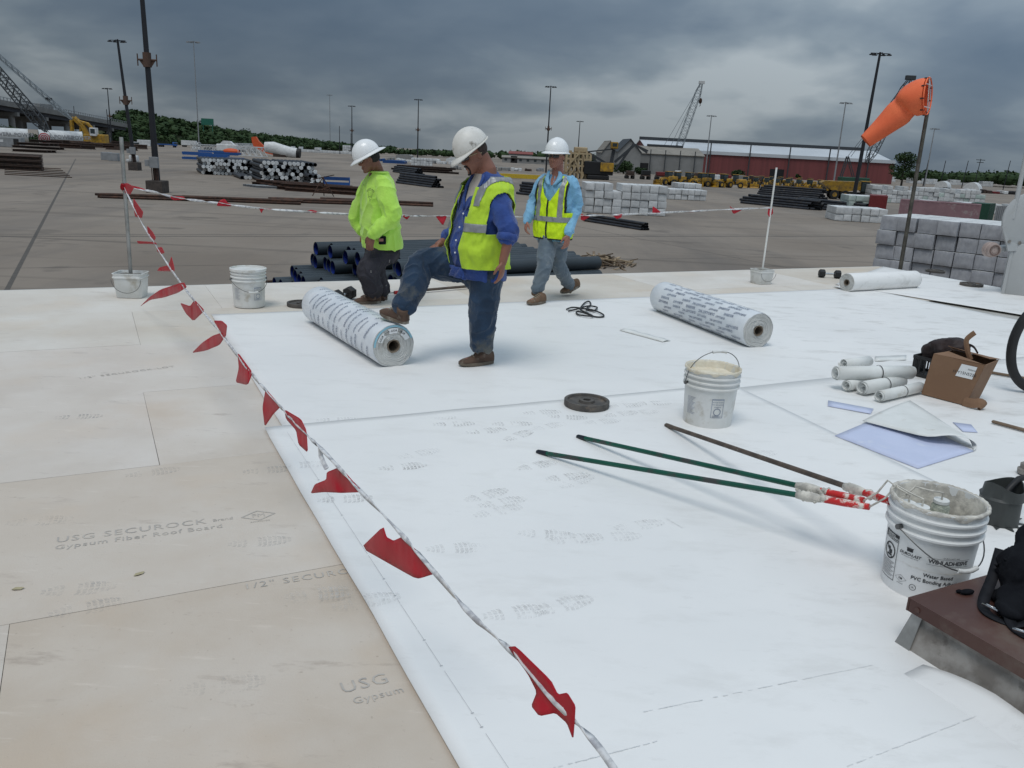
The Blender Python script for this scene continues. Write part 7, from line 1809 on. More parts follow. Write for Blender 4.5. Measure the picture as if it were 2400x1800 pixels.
# ------------------------------------------------------------------ sheds and the warehouse
def shed(label, Yw, xl, xr, y_eave_l, y_ridge_off, depth, wall_mt, roof_mt, windows=0, doors=(), flat_dir=0.0):
    a, b2 = top_at(xl, y_eave_l, Yw), top_at(xr, y_eave_l + (xr - xl) * .0506, Yw); ez = a.z; L = b2.x - a.x; base = V((a.x, Yw, zg(Yw)))
    root = tag(empty('shed', base), label, 'building'); h = ez - base.z; rh = y_ridge_off * Yw / 1720
    m = MB(); m.add([(0, 0, 0), (L, 0, 0), (L, 0, h), (0, 0, h), (0, depth, 0), (L, depth, 0), (L, depth, h), (0, depth, h), (0, depth / 2, h + rh), (L, depth / 2, h + rh)], [(0, 1, 2, 3), (5, 4, 7, 6), (0, 3, 8, 7, 4), (1, 5, 6, 9, 2)]); m.build('wall', wall_mt, root)
    m = MB(); e = .5
    m.add([(-e, -e, h - .05), (L + e, -e, h - .05), (L + e, depth / 2, h + rh + .1), (-e, depth / 2, h + rh + .1)], [(0, 1, 2, 3)]); o = m.build('roof', roof_mt, root); sm = o.modifiers.new('t', 'SOLIDIFY'); sm.thickness = .25
    m = MB(); m.add([(-e, depth + e, h - .05), (L + e, depth + e, h - .05), (L + e, depth / 2, h + rh + .1), (-e, depth / 2, h + rh + .1)], [(3, 2, 1, 0)]); o = m.build('roof', roof_mt, root); sm = o.modifiers.new('t', 'SOLIDIFY'); sm.thickness = .25
    for (fx, w_, h_) in doors: m = MB(); m.box((L * fx, -.06, h_ / 2 + .05), (w_, .1, h_)); m.build('door', M_BLK, root)
    for i in range(windows): m = MB(); m.box((L * (i + .5) / windows, -.06, h * .6), (1.6, .1, 1.3)); m.build('window', M_GLASS, root)
    return root, L, h, rh
w_, L_w, h_w, rh_w = shed('long dark red warehouse with a pale roof', 430, 1400, 1933, 324, 21, 62, M_REDW, M_ROOFW, 0, ((.53, 7, 4.5),))
m = MB(); m.box((L_w * .48, 31, h_w + rh_w + .75), (L_w * .97, 2.4, 1.5)); m.build('ridge_vent', M_CRD, w_)
for i in range(5): m = MB(); m.box((L_w * (.25 + .16 * i), -1.2, (h_w + 5) / 2), (.5, .5, h_w + 5)); m.build('gantry_post', M_CRD, w_)
m = MB(); m.box((L_w * .6, -.35, h_w + .2), (L_w * .8, .5, 1.6)); m.build('fascia', M_ROOFW, w_)
s1_, L1, h1, rh1 = shed('grey gabled shed left of the red warehouse', 380, 1376, 1521, 330, 14, 34, M_SHED2, M_SHED, 0, ((.1, 5, 4.5),))
m = MB(); m.box((L1 * .5, 17, h1 + rh1 + .5), (L1 * .55, 2, 1.0)); m.build('ridge_vent', M_CRD, s1_)
for i in range(4): m = MB(); m.box((L1 * (.2 + .22 * i), -1, h1 * .6), (.35, .35, h1 * 1.2)); m.build('post', M_CRD, s1_)
# tall gable seen from its end
def gable(label, Y, xl, xr, ye, yp, mt, roof_mt, depth=30):
    a, b2, c = top_at(xl, ye, Y), top_at(xr, ye + (xr - xl) * .05, Y), top_at((xl + xr) / 2, yp, Y); base = V((a.x, Y, zg(Y))); root = tag(empty('shed', base), label, 'building'); L = b2.x - a.x; h = a.z - base.z; p = c.z - base.z
    m = MB(); m.add([(0, 0, 0), (L, 0, 0), (L, 0, h), (L / 2, 0, p), (0, 0, h), (0, depth, 0), (L, depth, 0), (L, depth, h), (L / 2, depth, p), (0, depth, h)], [(0, 1, 2, 3, 4), (9, 8, 7, 6, 5), (1, 6, 7, 2), (0, 4, 9, 5)]); m.build('wall', mt, root)
    for q in (((-.4, h - .3), (L / 2, p + .15)), ((L / 2, p + .15), (L + .4, h - .3))):
        m = MB(); m.add([(q[0][0], -.5, q[0][1]), (q[1][0], -.5, q[1][1]), (q[1][0], depth, q[1][1]), (q[0][0], depth, q[0][1])], [(0, 1, 2, 3)]); o = m.build('roof', roof_mt, root); sm = o.modifiers.new('t', 'SOLIDIFY'); sm.thickness = .3
gable('grey gabled end of the shed behind the raised cab', 372, 1336, 1385, 326, 300, M_SHED2, M_CRD); gable('smaller gable left of the grey shed', 395, 1300, 1334, 328, 304, M_SHED2, M_SHED)
shed('low grey building with small windows left of the walking man', 520, 1085, 1212, 339, 3, 20, M_SHED2, M_SHED, 8, ((.2, 4, 4),)); shed('low building with a red roof at the centre', 560, 1100, 1150, 331, 4, 15, M_SHED2, mat('red roof', (.22, .06, .05), .7), 4)
# ------------------------------------------------------------------ wheel loaders
def make_loader():
    r = empty('wheel_loader'); 
    m = MB(); m.box((-1.9, 0, 1.75), (2.7, 1.9, 1.25), bev=.15); m.box((-3.2, 0, 1.5), (.5, 2.3, 1.3), bev=.12); m.build('engine_body', M_YEL, r, 40)
    m = MB(); m.box((1.0, 0, 1.35), (2.0, 1.2, 1.0), bev=.1); m.build('front_frame', M_YEL, r, 40)
    m = MB(); m.box((-.35, 0, 2.6), (1.5, 1.55, 1.65), bev=.12); c = m.build('cab', M_GLASS, r, 40)
    m = MB(); m.box((-.35, 0, 3.48), (1.75, 1.75, .14), bev=.05); m.build('cab_roof', M_YEL, c)
    for x, y in ((1.45, 1.05), (1.45, -1.05), (-1.75, 1.05), (-1.75, -1.05)):
        m = MB(); Ry = Matrix.Rotation(pi / 2, 3, 'X'); m.lathe([(.45, -.3), (.72, -.32), (.80, -.2), (.80, .2), (.72, .32), (.45, .3)], 18, (0, 0, 0), Ry); w = m.build('wheel', M_TYRE, r, 40, (x, y, .8)); m = MB(); m.lathe([(.001, -.31), (.44, -.31), (.44, .31), (.001, .31)], 14, (0, 0, 0), Ry); m.build('rim', M_YEL, w, 40)
    for s in (-.45, .45): m = MB(); m.tube([(.4, s, 2.0), (1.8, s, 1.75), (2.9, s, .75)], [.14, .17, .14], 6); m.build('lift_arm', M_YEL, r)
    m = MB(); prof = [(2.75, 1.35), (2.7, .35), (3.0, .06), (3.75, .05), (3.75, .10), (3.1, .14), (2.85, .42), (2.9, 1.35)]; Mx = Matrix(((1, 0, 0), (0, 0, 1), (0, 1, 0)))
    m.prism(prof, -1.35, 1.35, M=Mx); m.box((3.1, 1.35, .6), (.8, .06, 1.1)); m.box((3.1, -1.35, .6), (.8, .06, 1.1)); m.build('bucket', M_YEL, r); return r
ld = make_loader(); first = True; rnd = random.Random(5); k_ = 0
spots = [(1608 + i * 23, 405 + i * 1.1, rnd.uniform(-2.3, -1.8), 0) for i in range(9)] + [(1600 + i * 21, 397 + i * 1.0, rnd.uniform(-2.6, -1.6), 2) for i in range(8)] + [(1440 + i * 24, 400 + i * 1.0, rnd.choice([2.9, -2.6, -.5, .3]), 1) for i in range(7)] + [(1462 + i * 30, 392 + i, rnd.choice([0, 3.0, -2.2]), 2) for i in range(4)]
for (x, y, a, g_) in spots:
    o = ld if first else copy_tree(ld); first = False; o.location = SH(Q(x, y)); o.rotation_euler = (0, 0, a); o.scale = ((.86, 1.0, .80)[g_],) * 3
    tag(o, ('yellow wheel loader parked in the long row before the red warehouse', 'yellow wheel loader in the loose group behind the white lumber', 'yellow wheel loader in the rear row before the sheds')[g_], 'wheel loader', ('loaders in the long row', 'loaders in the loose group', 'loaders at the back')[g_])
# articulated dump truck
pd = SH(Q(1838, 432)); dt = tag(empty('dump_truck', pd, -.12), 'yellow dump truck parked behind the dark mast', 'dump truck')
dt.scale = (1.12,) * 3
m = MB(); Mx = Matrix(((1, 0, 0), (0, 0, 1), (0, 1, 0))); m.prism([(-6.2, 3.0), (-5.6, 3.35), (1.0, 3.5), (1.1, 2.0), (-1.5, 1.55), (-4.2, 1.7)], -1.45, 1.45, M=Mx); m.build('dump_body', M_YEL, dt)
m = MB(); m.box((-2, 0, 1.25), (7, 1.2, .5)); m.box((3.4, 0, 1.3), (3.6, 1.4, .7)); m.build('chassis', M_BLK, dt); m = MB(); m.box((3.9, 0, 2.1), (2.6, 2.2, 1.1), bev=.2); m.build('bonnet', M_BLK, dt)
m = MB(); m.box((2.1, 0, 2.6), (1.5, 1.7, 1.9), bev=.15); m.build('cab', M_GLASS, dt); m = MB(); m.box((2.1, 0, 3.6), (1.7, 1.9, .14)); m.build('cab_roof', M_YEL, dt)
for x in (3.6, -1.6, -3.5):
    for y in (-1.2, 1.2): m = MB(); Ry = Matrix.Rotation(pi / 2, 3, 'X'); m.lathe([(.4, -.32), (.8, -.34), (.9, -.2), (.9, .2), (.8, .34), (.4, .32)], 18, (0, 0, 0), Ry); w = m.build('wheel', M_TYRE, dt, 40, (x, y, .9)); m = MB(); m.lathe([(.001, -.33), (.42, -.33), (.42, .33), (.001, .33)], 12, (0, 0, 0), Ry); m.build('rim', M_YEL, w, 40)
# trucks and trailers
def truck(px, a, mt, label, L=9, box_=True, s=1.0):
    p = SH(Q(*px)); r = tag(empty('truck', p, a), label, 'truck'); r.scale = (s,) * 3
    m = MB(); m.box((-1.0, 0, 2.3 if box_ else 1.3), (L - 2.6, 2.4, 2.6 if box_ else .6), bev=.08); m.build('body', mt, r); m = MB(); m.box((L / 2 - 1.1, 0, 1.7), (2.0, 2.2, 2.0), bev=.25); cb = m.build('cab', mt, r); m = MB(); m.box((L / 2 - .55, 0, 2.2), (1.2, 2.24, .7), bev=.1); m.build('windscreen', M_GLASS, cb)
    for x in (-L / 2 + 1.2, -L / 2 + 2.4, L / 2 - 1.3):
        for y in (-1.05, 1.05): m = MB(); m.lathe([(.1, -.15), (.5, -.15), (.5, .15), (.1, .15)], 14, (0, 0, 0), Matrix.Rotation(pi / 2, 3, 'X')); m.build('wheel', M_TYRE, r, 40, (x, y, .5))
truck((413, 318), .1, M_WHT, 'white box truck before the wooded bank', 11); truck((362, 318), .0, M_BLUEF, 'blue truck before the wooded bank', 10, False); truck((282, 320), -.4, M_WHT, 'white truck cab right of the excavator', 8, False); truck((318, 321), .2, M_WHT, 'white panel truck beside the foot of the tall mast', 8)
truck((1568, 398), 2.6, M_WHT, 'white truck among the yellow machines', 9, False); truck((1448, 384), .2, M_WHT, 'white service truck before the grey shed', 8, False); truck((1912, 392), 1.9, M_BLUEF, 'dark blue truck cab right of the dark mast', 8, False); truck((765, 330), .3, M_BLK, 'dark truck behind the man in lime', 9, False)
# ------------------------------------------------------------------ white tower sections
def tower_section(pa, pb2, Y0, Y1, r, label, text, logo):
    A, B = V((top_at(*pa, Y0).x, Y0, zg(Y0) + r + .8)), V((top_at(*pb2, Y1).x, Y1, zg(Y1) + r + .8)); d = (B - A); L = d.length; M = Matrix((d.normalized(), V((0, 0, 1)).cross(d.normalized()), V((0, 0, 1)))).transposed()
    root = tag(empty('tower_section', A, rot=M.to_euler()), label, 'tower section'); Rm = Matrix(((0, 0, 1), (1, 0, 0), (0, 1, 0)))
    m = MB(); m.lathe([(r * .95, 0), (r, .02), (r, .3), (r * .985, .32), (r * .97, L - .32), (r, L - .3), (r, L), (r * .95, L)], 40, (0, 0, 0), Rm, closed=True); m.lathe([(r * .94, .3), (.01, .4)], 40, (0, 0, 0), Rm, closed=True); m.lathe([(.01, L - .4), (r * .94, L - .3)], 40, (0, 0, 0), Rm, closed=True); m.build('shell', M_WHT, root, 50)
    for x in (L * .15, L * .85): m = MB(); m.box((x, 0, -r - .25), (1.2, r * 1.6, 1.05)); m.build('cradle', M_BLK, root)
    m = MB()
    for tx in text: put_text(m, 'A-POWER', 1.9, lambda x, y: V((tx * L + x, -sqrt(max(0, (r * 1.005) ** 2 - (y + .2) ** 2)) - .03, y + .2)), bold=.02)
    m.build('lettering', mat('dark grey lettering', (.27, .27, .28), .6), root)
    if logo is not None:
        m = MB()
        for q in range(3):
            P = []
            for i in range(29): a = 2 * pi * i / 28; P += [V((logo * L + rr * cos(a), -sqrt(max(0, (r * 1.005) ** 2 - (rr * sin(a) - .4) ** 2)) - .03, rr * sin(a) - .4)) for rr in (.3 + q * .62, .62 + q * .62)]
            m.add(P, [(2 * i, 2 * i + 1, 2 * i + 3, 2 * i + 2) for i in range(28)])
        m.build('ring_emblem', mat('red emblem', (.40, .04, .05), .6), root)
tower_section((-45, 300), (62, 303), 318, 326, 2.55, 'white tower section cut by the left edge', (.35, .86), None)
tower_section((84, 300), (178, 304), 318, 326, 2.55, 'white tower section with a red ring emblem before the overpass', (.50, .9), .11)
p = SH(Q(20, 318)); m = MB(); m.box((0, 0, 1.6), (9, 2.5, 3.0), bev=.1); o = m.build('trailer', M_POLEG, None, None, p, .05); tag(o, 'grey box trailer in front of the left tower section', 'trailer'); m = MB(); m.box((3.0, -1.3, 1.5), (1.6, .08, 2.4)); m.build('door', M_BLK, o); m = MB(); m.box((-2.5, -1.3, 1.9), (3.0, .08, .8)); m.build('window', M_WHT, o)
# ------------------------------------------------------------------ yellow excavator
pe = SH(Q(204, 318)); ex = tag(empty('excavator', pe), 'yellow excavator with folded arm behind the white tower sections', 'excavator'); Ye = pe.y; P_ = lambda x, y, dy=0: top_at(x, y, Ye + dy) - pe
for s in (-1.6, 1.6): m = MB(); m.box((0, s, .8), (7, 1, 1.5), bev=.4); m.build('track', M_BLK, ex)
m = MB(); m.box(P_(208, 300) , (8.5, 4.2, 3.6), bev=.3); m.build('house', M_YEL, ex)
m = MB(); m.box(P_(203, 285, -2), (2.6, 2.2, 3.2), bev=.2); c = m.build('cab', M_WHT, ex); m = MB(); m.box(P_(203, 285, -2) + V((0, -1.12, .3)), (1.8, .06, 1.8)); m.build('window', M_GLASS, c)
for (pts, w0, nm) in ((((192, 298), (178, 272), (160, 255)), 1.1, 'boom'), (((160, 255), (155, 262), (156, 286)), .9, 'stick'), (((212, 292), (190, 268), (172, 263)), .7, 'boom'), (((175, 268), (174, 290)), .6, 'ram')): m = MB(); m.tube([P_(*q) for q in pts], [w0] * len(pts), 6); m.build(nm, M_YEL, ex)
# ------------------------------------------------------------------ white lattice sections, blue frames, orange piece, blade
def lattice_section(pa, pb2, w, label, mt=M_WHT):
    A, B = SH(Q(*pa), w / 2 + .25), SH(Q(*pb2), w / 2 + .25); r = tag(empty('lattice_section', A), label, 'crane section', 'lattice sections laid on the yard'); m = MB(); t = (B - A); s = V((-t.y, t.x, 0)).normalized(); n = max(4, int(t.length / w))
    C = []
    for i in range(n + 1): c = t * (i / n); C.append([c + s * w / 2 + V((0, 0, w / 2)), c + s * w / 2 - V((0, 0, w / 2)), c - s * w / 2 - V((0, 0, w / 2)), c - s * w / 2 + V((0, 0, w / 2))])
    for i in range(n):
        for k in range(4): m.bar(C[i][k], C[i + 1][k], .30); m.bar(C[i][k], C[i + 1][(k + 1) % 4], .17); m.bar(C[i][(k + 1) % 4], C[i + 1][k], .17); m.bar(C[i][k], C[i][(k + 1) % 4], .17)
    m.build('lattice', mt, r); return r
lattice_section((416, 326), (470, 328), 2.6, 'white lattice crane section at the left of the blue frames'); lattice_section((520, 337), (573, 340), 3.2, 'white lattice crane section nearest the orange piece'); lattice_section((505, 322), (545, 322), 3.0, 'white lattice crane section behind, partly hidden')
p = SH(Q(492, 330)); m = MB(); m.box((0, 0, 2.1), (9, 3.0, 3.0), bev=.4); m.prism([(-3, 3.5), (-1.5, 5.0), (1.5, 4.9), (3, 3.5)], -1.2, 1.2, M=Matrix(((1, 0, 0), (0, 0, 1), (0, 1, 0)))); tag(m.build('crane_house', M_WHT, None, None, p), 'white crane house lying between the lattice sections', 'crane house')
p = SH(Q(500, 334)); m = MB(); m.ellipsoid((0, 0, 1.2), (3.4, 1.6, 1.2), 14, 8); tag(m.build('red_cover', M_ORA, None, 180, p), 'orange-red covered lump before the lattice sections', 'cover')
for i in range(9):
    a = Q(396 + (i % 3) * 34, 346 - (i // 3) * 5); r = tag(empty('blue_frame', SH(a, .15), .15), 'blue steel frame in the low heap behind the capped pipes', 'frame', 'blue steel frames')
    for y in (-1, 1): m = MB(); m.box((4, y, .5 + .9 * (i % 2)), (8, .35, .6)); m.build('side_rail', M_BLUEF, r)
    for x in (0, 2.6, 5.3, 8): m = MB(); m.box((x, 0, .5 + .9 * (i % 2)), (.3, 1.7, .4)); m.build('cross_rail', M_BLUEF, r)
pa_, pb2_ = SH(Q(556, 335)), SH(Q(603, 338)); Yo = pa_.y; m = MB(); P_ = lambda x, y: top_at(x, y, Yo) - pa_
poly = [P_(543, 296), P_(552, 295), P_(558, 305), P_(572, 318), P_(588, 328), P_(600, 335), P_(601, 337), P_(575, 331), P_(548, 318), P_(544, 306)]; d_ = V((0, 1.6, 0)); n = len(poly)
m.add(poly + [q + d_ for q in poly], [tuple(range(n)), tuple(range(2 * n - 1, n - 1, -1))] + [(i, n + i, n + (i + 1) % n, (i + 1) % n) for i in range(n)]); tag(m.build('boom_foot', M_ORA, None, None, pa_), 'orange tapering steel boom foot beside the white blade', 'boom foot')
Yb = Q(620, 340).y; cs = [((572, 317), 1.6, 1.2), ((590, 319), 2.0, 1.7), ((610, 325), 1.9, 1.7), ((628, 329), 1.7, 1.6), ((641, 331), 1.7, 1.7)]; c0 = top_at(*cs[0][0], Yb); m = MB(); m.tube([top_at(*p, Yb) - c0 for p, _, _ in cs], [r * 1.15 for _, r, _ in cs], 18, sq=.7); bl_ = tag(m.build('turbine_blade', M_WHT, None, 60, c0), 'white turbine blade root lying right of the orange boom foot', 'blade'); m = MB(); q = top_at(642, 331, Yb) - c0; m.tube([q, q + V((1.2, 0, -.1))], 1.9, 18, sq=.8); m.build('root_ring', M_BLK, bl_, 60)
m = MB(); q = top_at(605, 337, Yb); m.box((0, 0, .6), (5, 2, 1.2)); tag(m.build('cradle_block', M_RUST2, None, None, SH(q)), 'dark timber cradle under the white blade', 'cradle')
# concrete blocks, white block
for i, (x, y) in enumerate(((231, 346), (247, 348))): m = MB(); m.box((0, 0, .9), (2.2, 1.2, 1.8), bev=.08); tag(m.build('concrete_block', M_POLEG, None, None, SH(Q(x, y))), ('left' if i == 0 else 'right') + ' grey concrete block beside the steel pole', 'block')
m = MB(); m.box((0, 0, .75), (2.0, 1.2, 1.4), bev=.25); m.box((-1.3, 0, .3), (.8, .8, .55), bev=.1); tag(m.build('white_tote', M_WHT, None, 40, SH(Q(290, 350))), 'white plastic tote on the yard right of the steel pole', 'tote')
# ------------------------------------------------------------------ overpass
A, B = top_at(-70, 199, 330), top_at(275, 266, 520); ov = tag(empty('overpass', V((A.x, A.y, zg(A.y)))), 'concrete highway overpass descending to the right at the left edge', 'bridge'); O0 = V(ov.location); d = B - A; s_ = V((-d.y, d.x, 0)).normalized()
M_BRC = mat('bridge concrete', (.20, .195, .185), .9, scale=.2, col2=(.16, .155, .15)); M_BRD = mat('dark girder steel', (.035, .036, .042), .8)
def slab(name, mt, z0, z1, w0, w1):
    m = MB(); P = []
    for q in (A, B): P += [q - O0 + s_ * w0 + V((0, 0, z0)), q - O0 + s_ * w1 + V((0, 0, z0)), q - O0 + s_ * w1 + V((0, 0, z1)), q - O0 + s_ * w0 + V((0, 0, z1))]
    m.add(P, [(0, 1, 5, 4), (1, 2, 6, 5), (2, 3, 7, 6), (3, 0, 4, 7), (3, 2, 1, 0), (4, 5, 6, 7)]); m.build(name, mt, ov)
slab('deck', M_BRC, -2.6, -1.5, 0, 26); slab('parapet', M_BRC, -1.5, -.4, 0, .5); slab('parapet', M_BRC, -1.5, -.4, 25.5, 26)
for i in range(6): slab('girder', M_BRD, -4.4, -2.6, 1.0 + i * 4.6, 1.8 + i * 4.6)
for i in range(60): c = A.lerp(B, (i + .5) / 60) - O0; m = MB(); m.box(c + s_ * .25 + V((0, 0, .2)), (.25, .25, 1.2)); m.build('rail_post', M_POLEG, ov)
slab('hand_rail', M_POLEG, .65, .85, .15, .35)
for i in range(6):
    f = .06 + i * .16; c = A.lerp(B, f)
    for j in range(3): q = c + s_ * (3 + j * 10); m = MB(); zb = zg(q.y) - O0.z; zt = c.z - 6.0 - O0.z; m.tube([V((q.x - O0.x, q.y - O0.y, zb)), V((q.x - O0.x, q.y - O0.y, zt))], 1.3, 14); m.build('column', M_BRC, ov, 60)
    m = MB(); q = c + s_ * 13 - O0; m.box(V((q.x, q.y, c.z - O0.z - 5.2)), (2.4, 26, 1.6), rz=atan2(d.y, d.x)); m.build('pier_cap', M_BRC, ov)
f = .42; c = A.lerp(B, f) + s_ * 4; m = MB(); m.box((0, 0, 1.9), (15, 2.6, 3.0), rz=atan2(d.y, d.x), bev=.1); tag(m.build('lorry_trailer', M_SHED2, None, None, c + V((0, 0, -1.45))), 'grey lorry trailer driving on the overpass', 'trailer')
# ------------------------------------------------------------------ woods
def leaf_mat(name, c1, c2):
    return mat(name, c1, .8, col2=c2, scale=.12, lo=.4, hi=.6, spec=.2)
M_LF1 = leaf_mat('dark foliage', (.022, .044, .016), (.036, .062, .022)); M_LF2 = leaf_mat('mid foliage', (.045, .075, .024), (.030, .055, .020)); M_TRUNK = mat('bark', (.05, .042, .035), .9)
def leaves(mb, c, r, n, size, rnd):
    for _ in range(n):
        while True:
            p = V((rnd.uniform(-1, 1), rnd.uniform(-1, 1), rnd.uniform(-1, 1)))
            if .25 < p.length < 1: break
        q = c + V((p.x * r[0], p.y * r[1], p.z * r[2])); a = V((rnd.uniform(-1, 1), rnd.uniform(-1, 1), rnd.uniform(-.6, .6))).normalized(); b_ = a.cross(V((rnd.uniform(-1, 1), rnd.uniform(-1, 1), rnd.uniform(-1, 1)))).normalized(); s = size * rnd.uniform(.5, 1.3)
        mb.add([q - a * s, q + b_ * s * .8, q + a * s, q - b_ * s * .7], [(0, 1, 2, 3)])
def crown(mb, c, r, n, size, rnd, lumps=7):
    mb.ellipsoid(c, [x * .72 for x in r], 10, 6)
    for _ in range(lumps):
        a = rnd.uniform(0, 2 * pi); e = rnd.uniform(-.4, .9); o = V((cos(a) * r[0] * .62, sin(a) * r[1] * .62, e * r[2] * .62)); leaves(mb, c + o, [x * rnd.uniform(.35, .55) for x in r], n // lumps, size, rnd)
rnd = random.Random(31)
# wooded bank behind the left of the yard
prof = [(245, 262), (262, 243), (285, 240), (315, 246), (345, 252), (380, 258), (420, 266), (470, 276), (520, 283), (570, 290), (620, 297), (680, 303), (740, 311), (800, 318)]
def prof_y(x):
    for (xa, ya), (xb, yb) in zip(prof, prof[1:]):
        if xa <= x <= xb: return ya + (yb - ya) * (x - xa) / (xb - xa)
    return prof[0][1] if x < prof[0][0] else prof[-1][1]
bank = MB(); P = []; nb = 40
for i in range(nb + 1):
    x = 225 + 620 * i / nb; Y = 560 + 260 * i / nb; t_ = top_at(x, prof_y(x) + 9, Y); zb = zg(Y)
    for (dy, f) in ((-60, 0), (-30, .55), (0, .9), (30, 1.0), (90, 1.0), (140, 0)): P.append((t_.x, Y + dy, zg(Y + dy) - .5 + max(0, t_.z - zb) * f))
bank.add(P, [(i * 6 + k, (i + 1) * 6 + k, (i + 1) * 6 + k + 1, i * 6 + k + 1) for i in range(nb) for k in range(5)]); tag(bank.build('hill', mat('grassy bank', (.05, .06, .025), .95, scale=.02), None, 180), kind='structure')
wm_ = MB()
for i in range(430):
    x = rnd.uniform(235, 850); Y = 560 + 260 * (x - 225) / 620; k = rnd.random(); dy = -62 + 80 * k; t_ = top_at(x, prof_y(x) + 9, Y); f = min(1, max(0, (dy + 60) / 62)) ** .7 * .95
    z = zg(Y + dy) + max(0, t_.z - zg(Y)) * f; h = rnd.uniform(3.2, 6.0) * (.8 if k > .85 else 1); c = V((t_.x * (Y + dy) / Y, Y + dy, z + h * .45)); crown(wm_, c, (h * .85, h * .75, h * .62), 70, 1.0, rnd)
tag(wm_.build('wood', M_LF1), 'dense dark green wood covering the bank at the left', 'wood', kind='stuff')
wl = MB()      # far tree line across the back and at the right
for (x0, x1, y0, y1, n, Y0, amp) in ((790, 1220, 322, 326, 95, 640, 6), (1220, 1420, 330, 334, 30, 620, 4), (1900, 2260, 368, 372, 90, 560, 9)):
    for i in range(n):
        x = rnd.uniform(x0, x1); Y = Y0 + rnd.uniform(-30, 60); tp = top_at(x, y0 + (y1 - y0) * (x - x0) / (x1 - x0) - rnd.uniform(-3, amp) * (abs(noise.noise(V((x * .02, 3, 1)))) + .2), Y); h = tp.z - zg(Y)
        if h < 2: continue
        crown(wl, V((tp.x, Y, zg(Y) + h * .5)), (h * .62, h * .6, h * .52), 60, .95, rnd)
tag(wl.build('tree_line', M_LF1), 'distant dark tree line along the horizon', 'trees', kind='stuff')
def tree(px, Y, hpx, wpx, label, mt=M_LF2, n=1600, dense=16, name='tree'):
    b_ = V((top_at(px[0], px[1], Y).x, Y, 0)); b_ = SH(b_); k = Y / 1720; h = top_at(px[0], px[1] - hpx, Y).z - b_.z; r = tag(empty(name, b_), label, 'tree' if name == 'tree' else 'shrub'); rnd = random.Random(int(px[0])); w = wpx * k / 2
    m = MB(); m.tube([(0, 0, 0), (.1, 0, h * .3), (-.1, .1, h * .6)], [h * .035, h * .025, h * .012], 8)
    for i in range(6): a = rnd.uniform(0, 6.28); m.tube([(0, 0, h * (.25 + .05 * i)), (cos(a) * w * .35, sin(a) * w * .3, h * (.45 + .05 * i)), (cos(a) * w * .6, sin(a) * w * .5, h * (.55 + .06 * i))], [h * .014, h * .009, h * .004], 5)
    m.build('trunk', M_TRUNK, r, 60); m = MB()
    for i in range(dense):
        a = rnd.uniform(0, 6.28); rr = sqrt(rnd.random()) * .72; z = rnd.uniform(.28, .9); f = sqrt(max(.1, 1 - ((z - .5) / .5) ** 2)); c = V((cos(a) * w * rr * f, sin(a) * w * rr * f, h * z)); s = w * rnd.uniform(.26, .42); leaves(m, c, (s, s, s * .75), n // dense, max(.22, .9 * k * 2), rnd)
    m.build('crown', mt, r); return r
tree((1948, 392), 380, 64, 66, 'single leafy tree at the right end of the red warehouse', M_LF1, 2600, 22)
tree((1345, 390), 345, 40, 62, 'green bush growing round the black and yellow crane', M_LF1, 1800, 16, 'shrub'); tree((1385, 388), 350, 22, 40, 'low bush before the grey shed', M_LF1, 900, 10, 'shrub'); tree((1595, 388), 410, 20, 34, 'bush before the red warehouse', M_LF1, 900, 9, 'shrub')
tree((12, 318), 345, 42, 70, 'bright green bush behind the left tower section', M_LF2, 2200, 16, 'shrub'); tree((58, 318), 350, 22, 70, 'dark bush right of the bright green bush', M_LF1, 1600, 14, 'shrub'); tree((90, 320), 350, 14, 50, 'low dark bush under the overpass', M_LF1, 900, 8, 'shrub'); tree((1722, 392), 420, 16, 12, 'slim dark shrub before the red warehouse', M_LF1, 500, 6, 'shrub')
tree((265, 330), 480, 40, 44, 'tall dark tree at the left end of the wooded bank', M_LF1, 1800, 14)
# slim poles on the skyline
for (x, y0, y1, Y, lean, lb) in ((2006, 345, 391, 420, -.6, 'slim utility pole right of the windsock pole'), (2043, 347, 388, 430, -.7, 'slim utility pole before the tree line, second from the windsock'), (2092, 347, 394, 430, -1.0, 'slim utility pole before the tree line, third from the windsock'), (2119, 343, 382, 440, -1.0, 'slim utility pole with a cross-bar near the right edge'), (2183, 347, 398, 430, -1.0, 'slim utility pole nearest the right edge'), (230, 236, 294, 420, .4, 'slim pole beside the left mast'), (159, 229, 260, 480, 0, 'slim pole rising over the overpass'), (758, 288, 320, 600, 0, 'thin pole above the man in lime'), (733, 272, 318, 520, .2, 'thin pole left of the man in lime')):
    t_ = top_at(x, y0, Y); b_ = SH(V((t_.x + lean * .8, Y, 0))); m = MB(); m.tube([V((0, 0, 0)), t_ - b_], [.24, .17], 6)
    if 'cross' in lb: m.box(t_ - b_ - V((0, 0, .6)), (4.5, .2, .3)); m.box(t_ - b_ - V((0, 0, 1.8)), (3.4, .2, .3))
    tag(m.build('utility_pole', M_POLE, None, 60, b_), lb, 'pole')
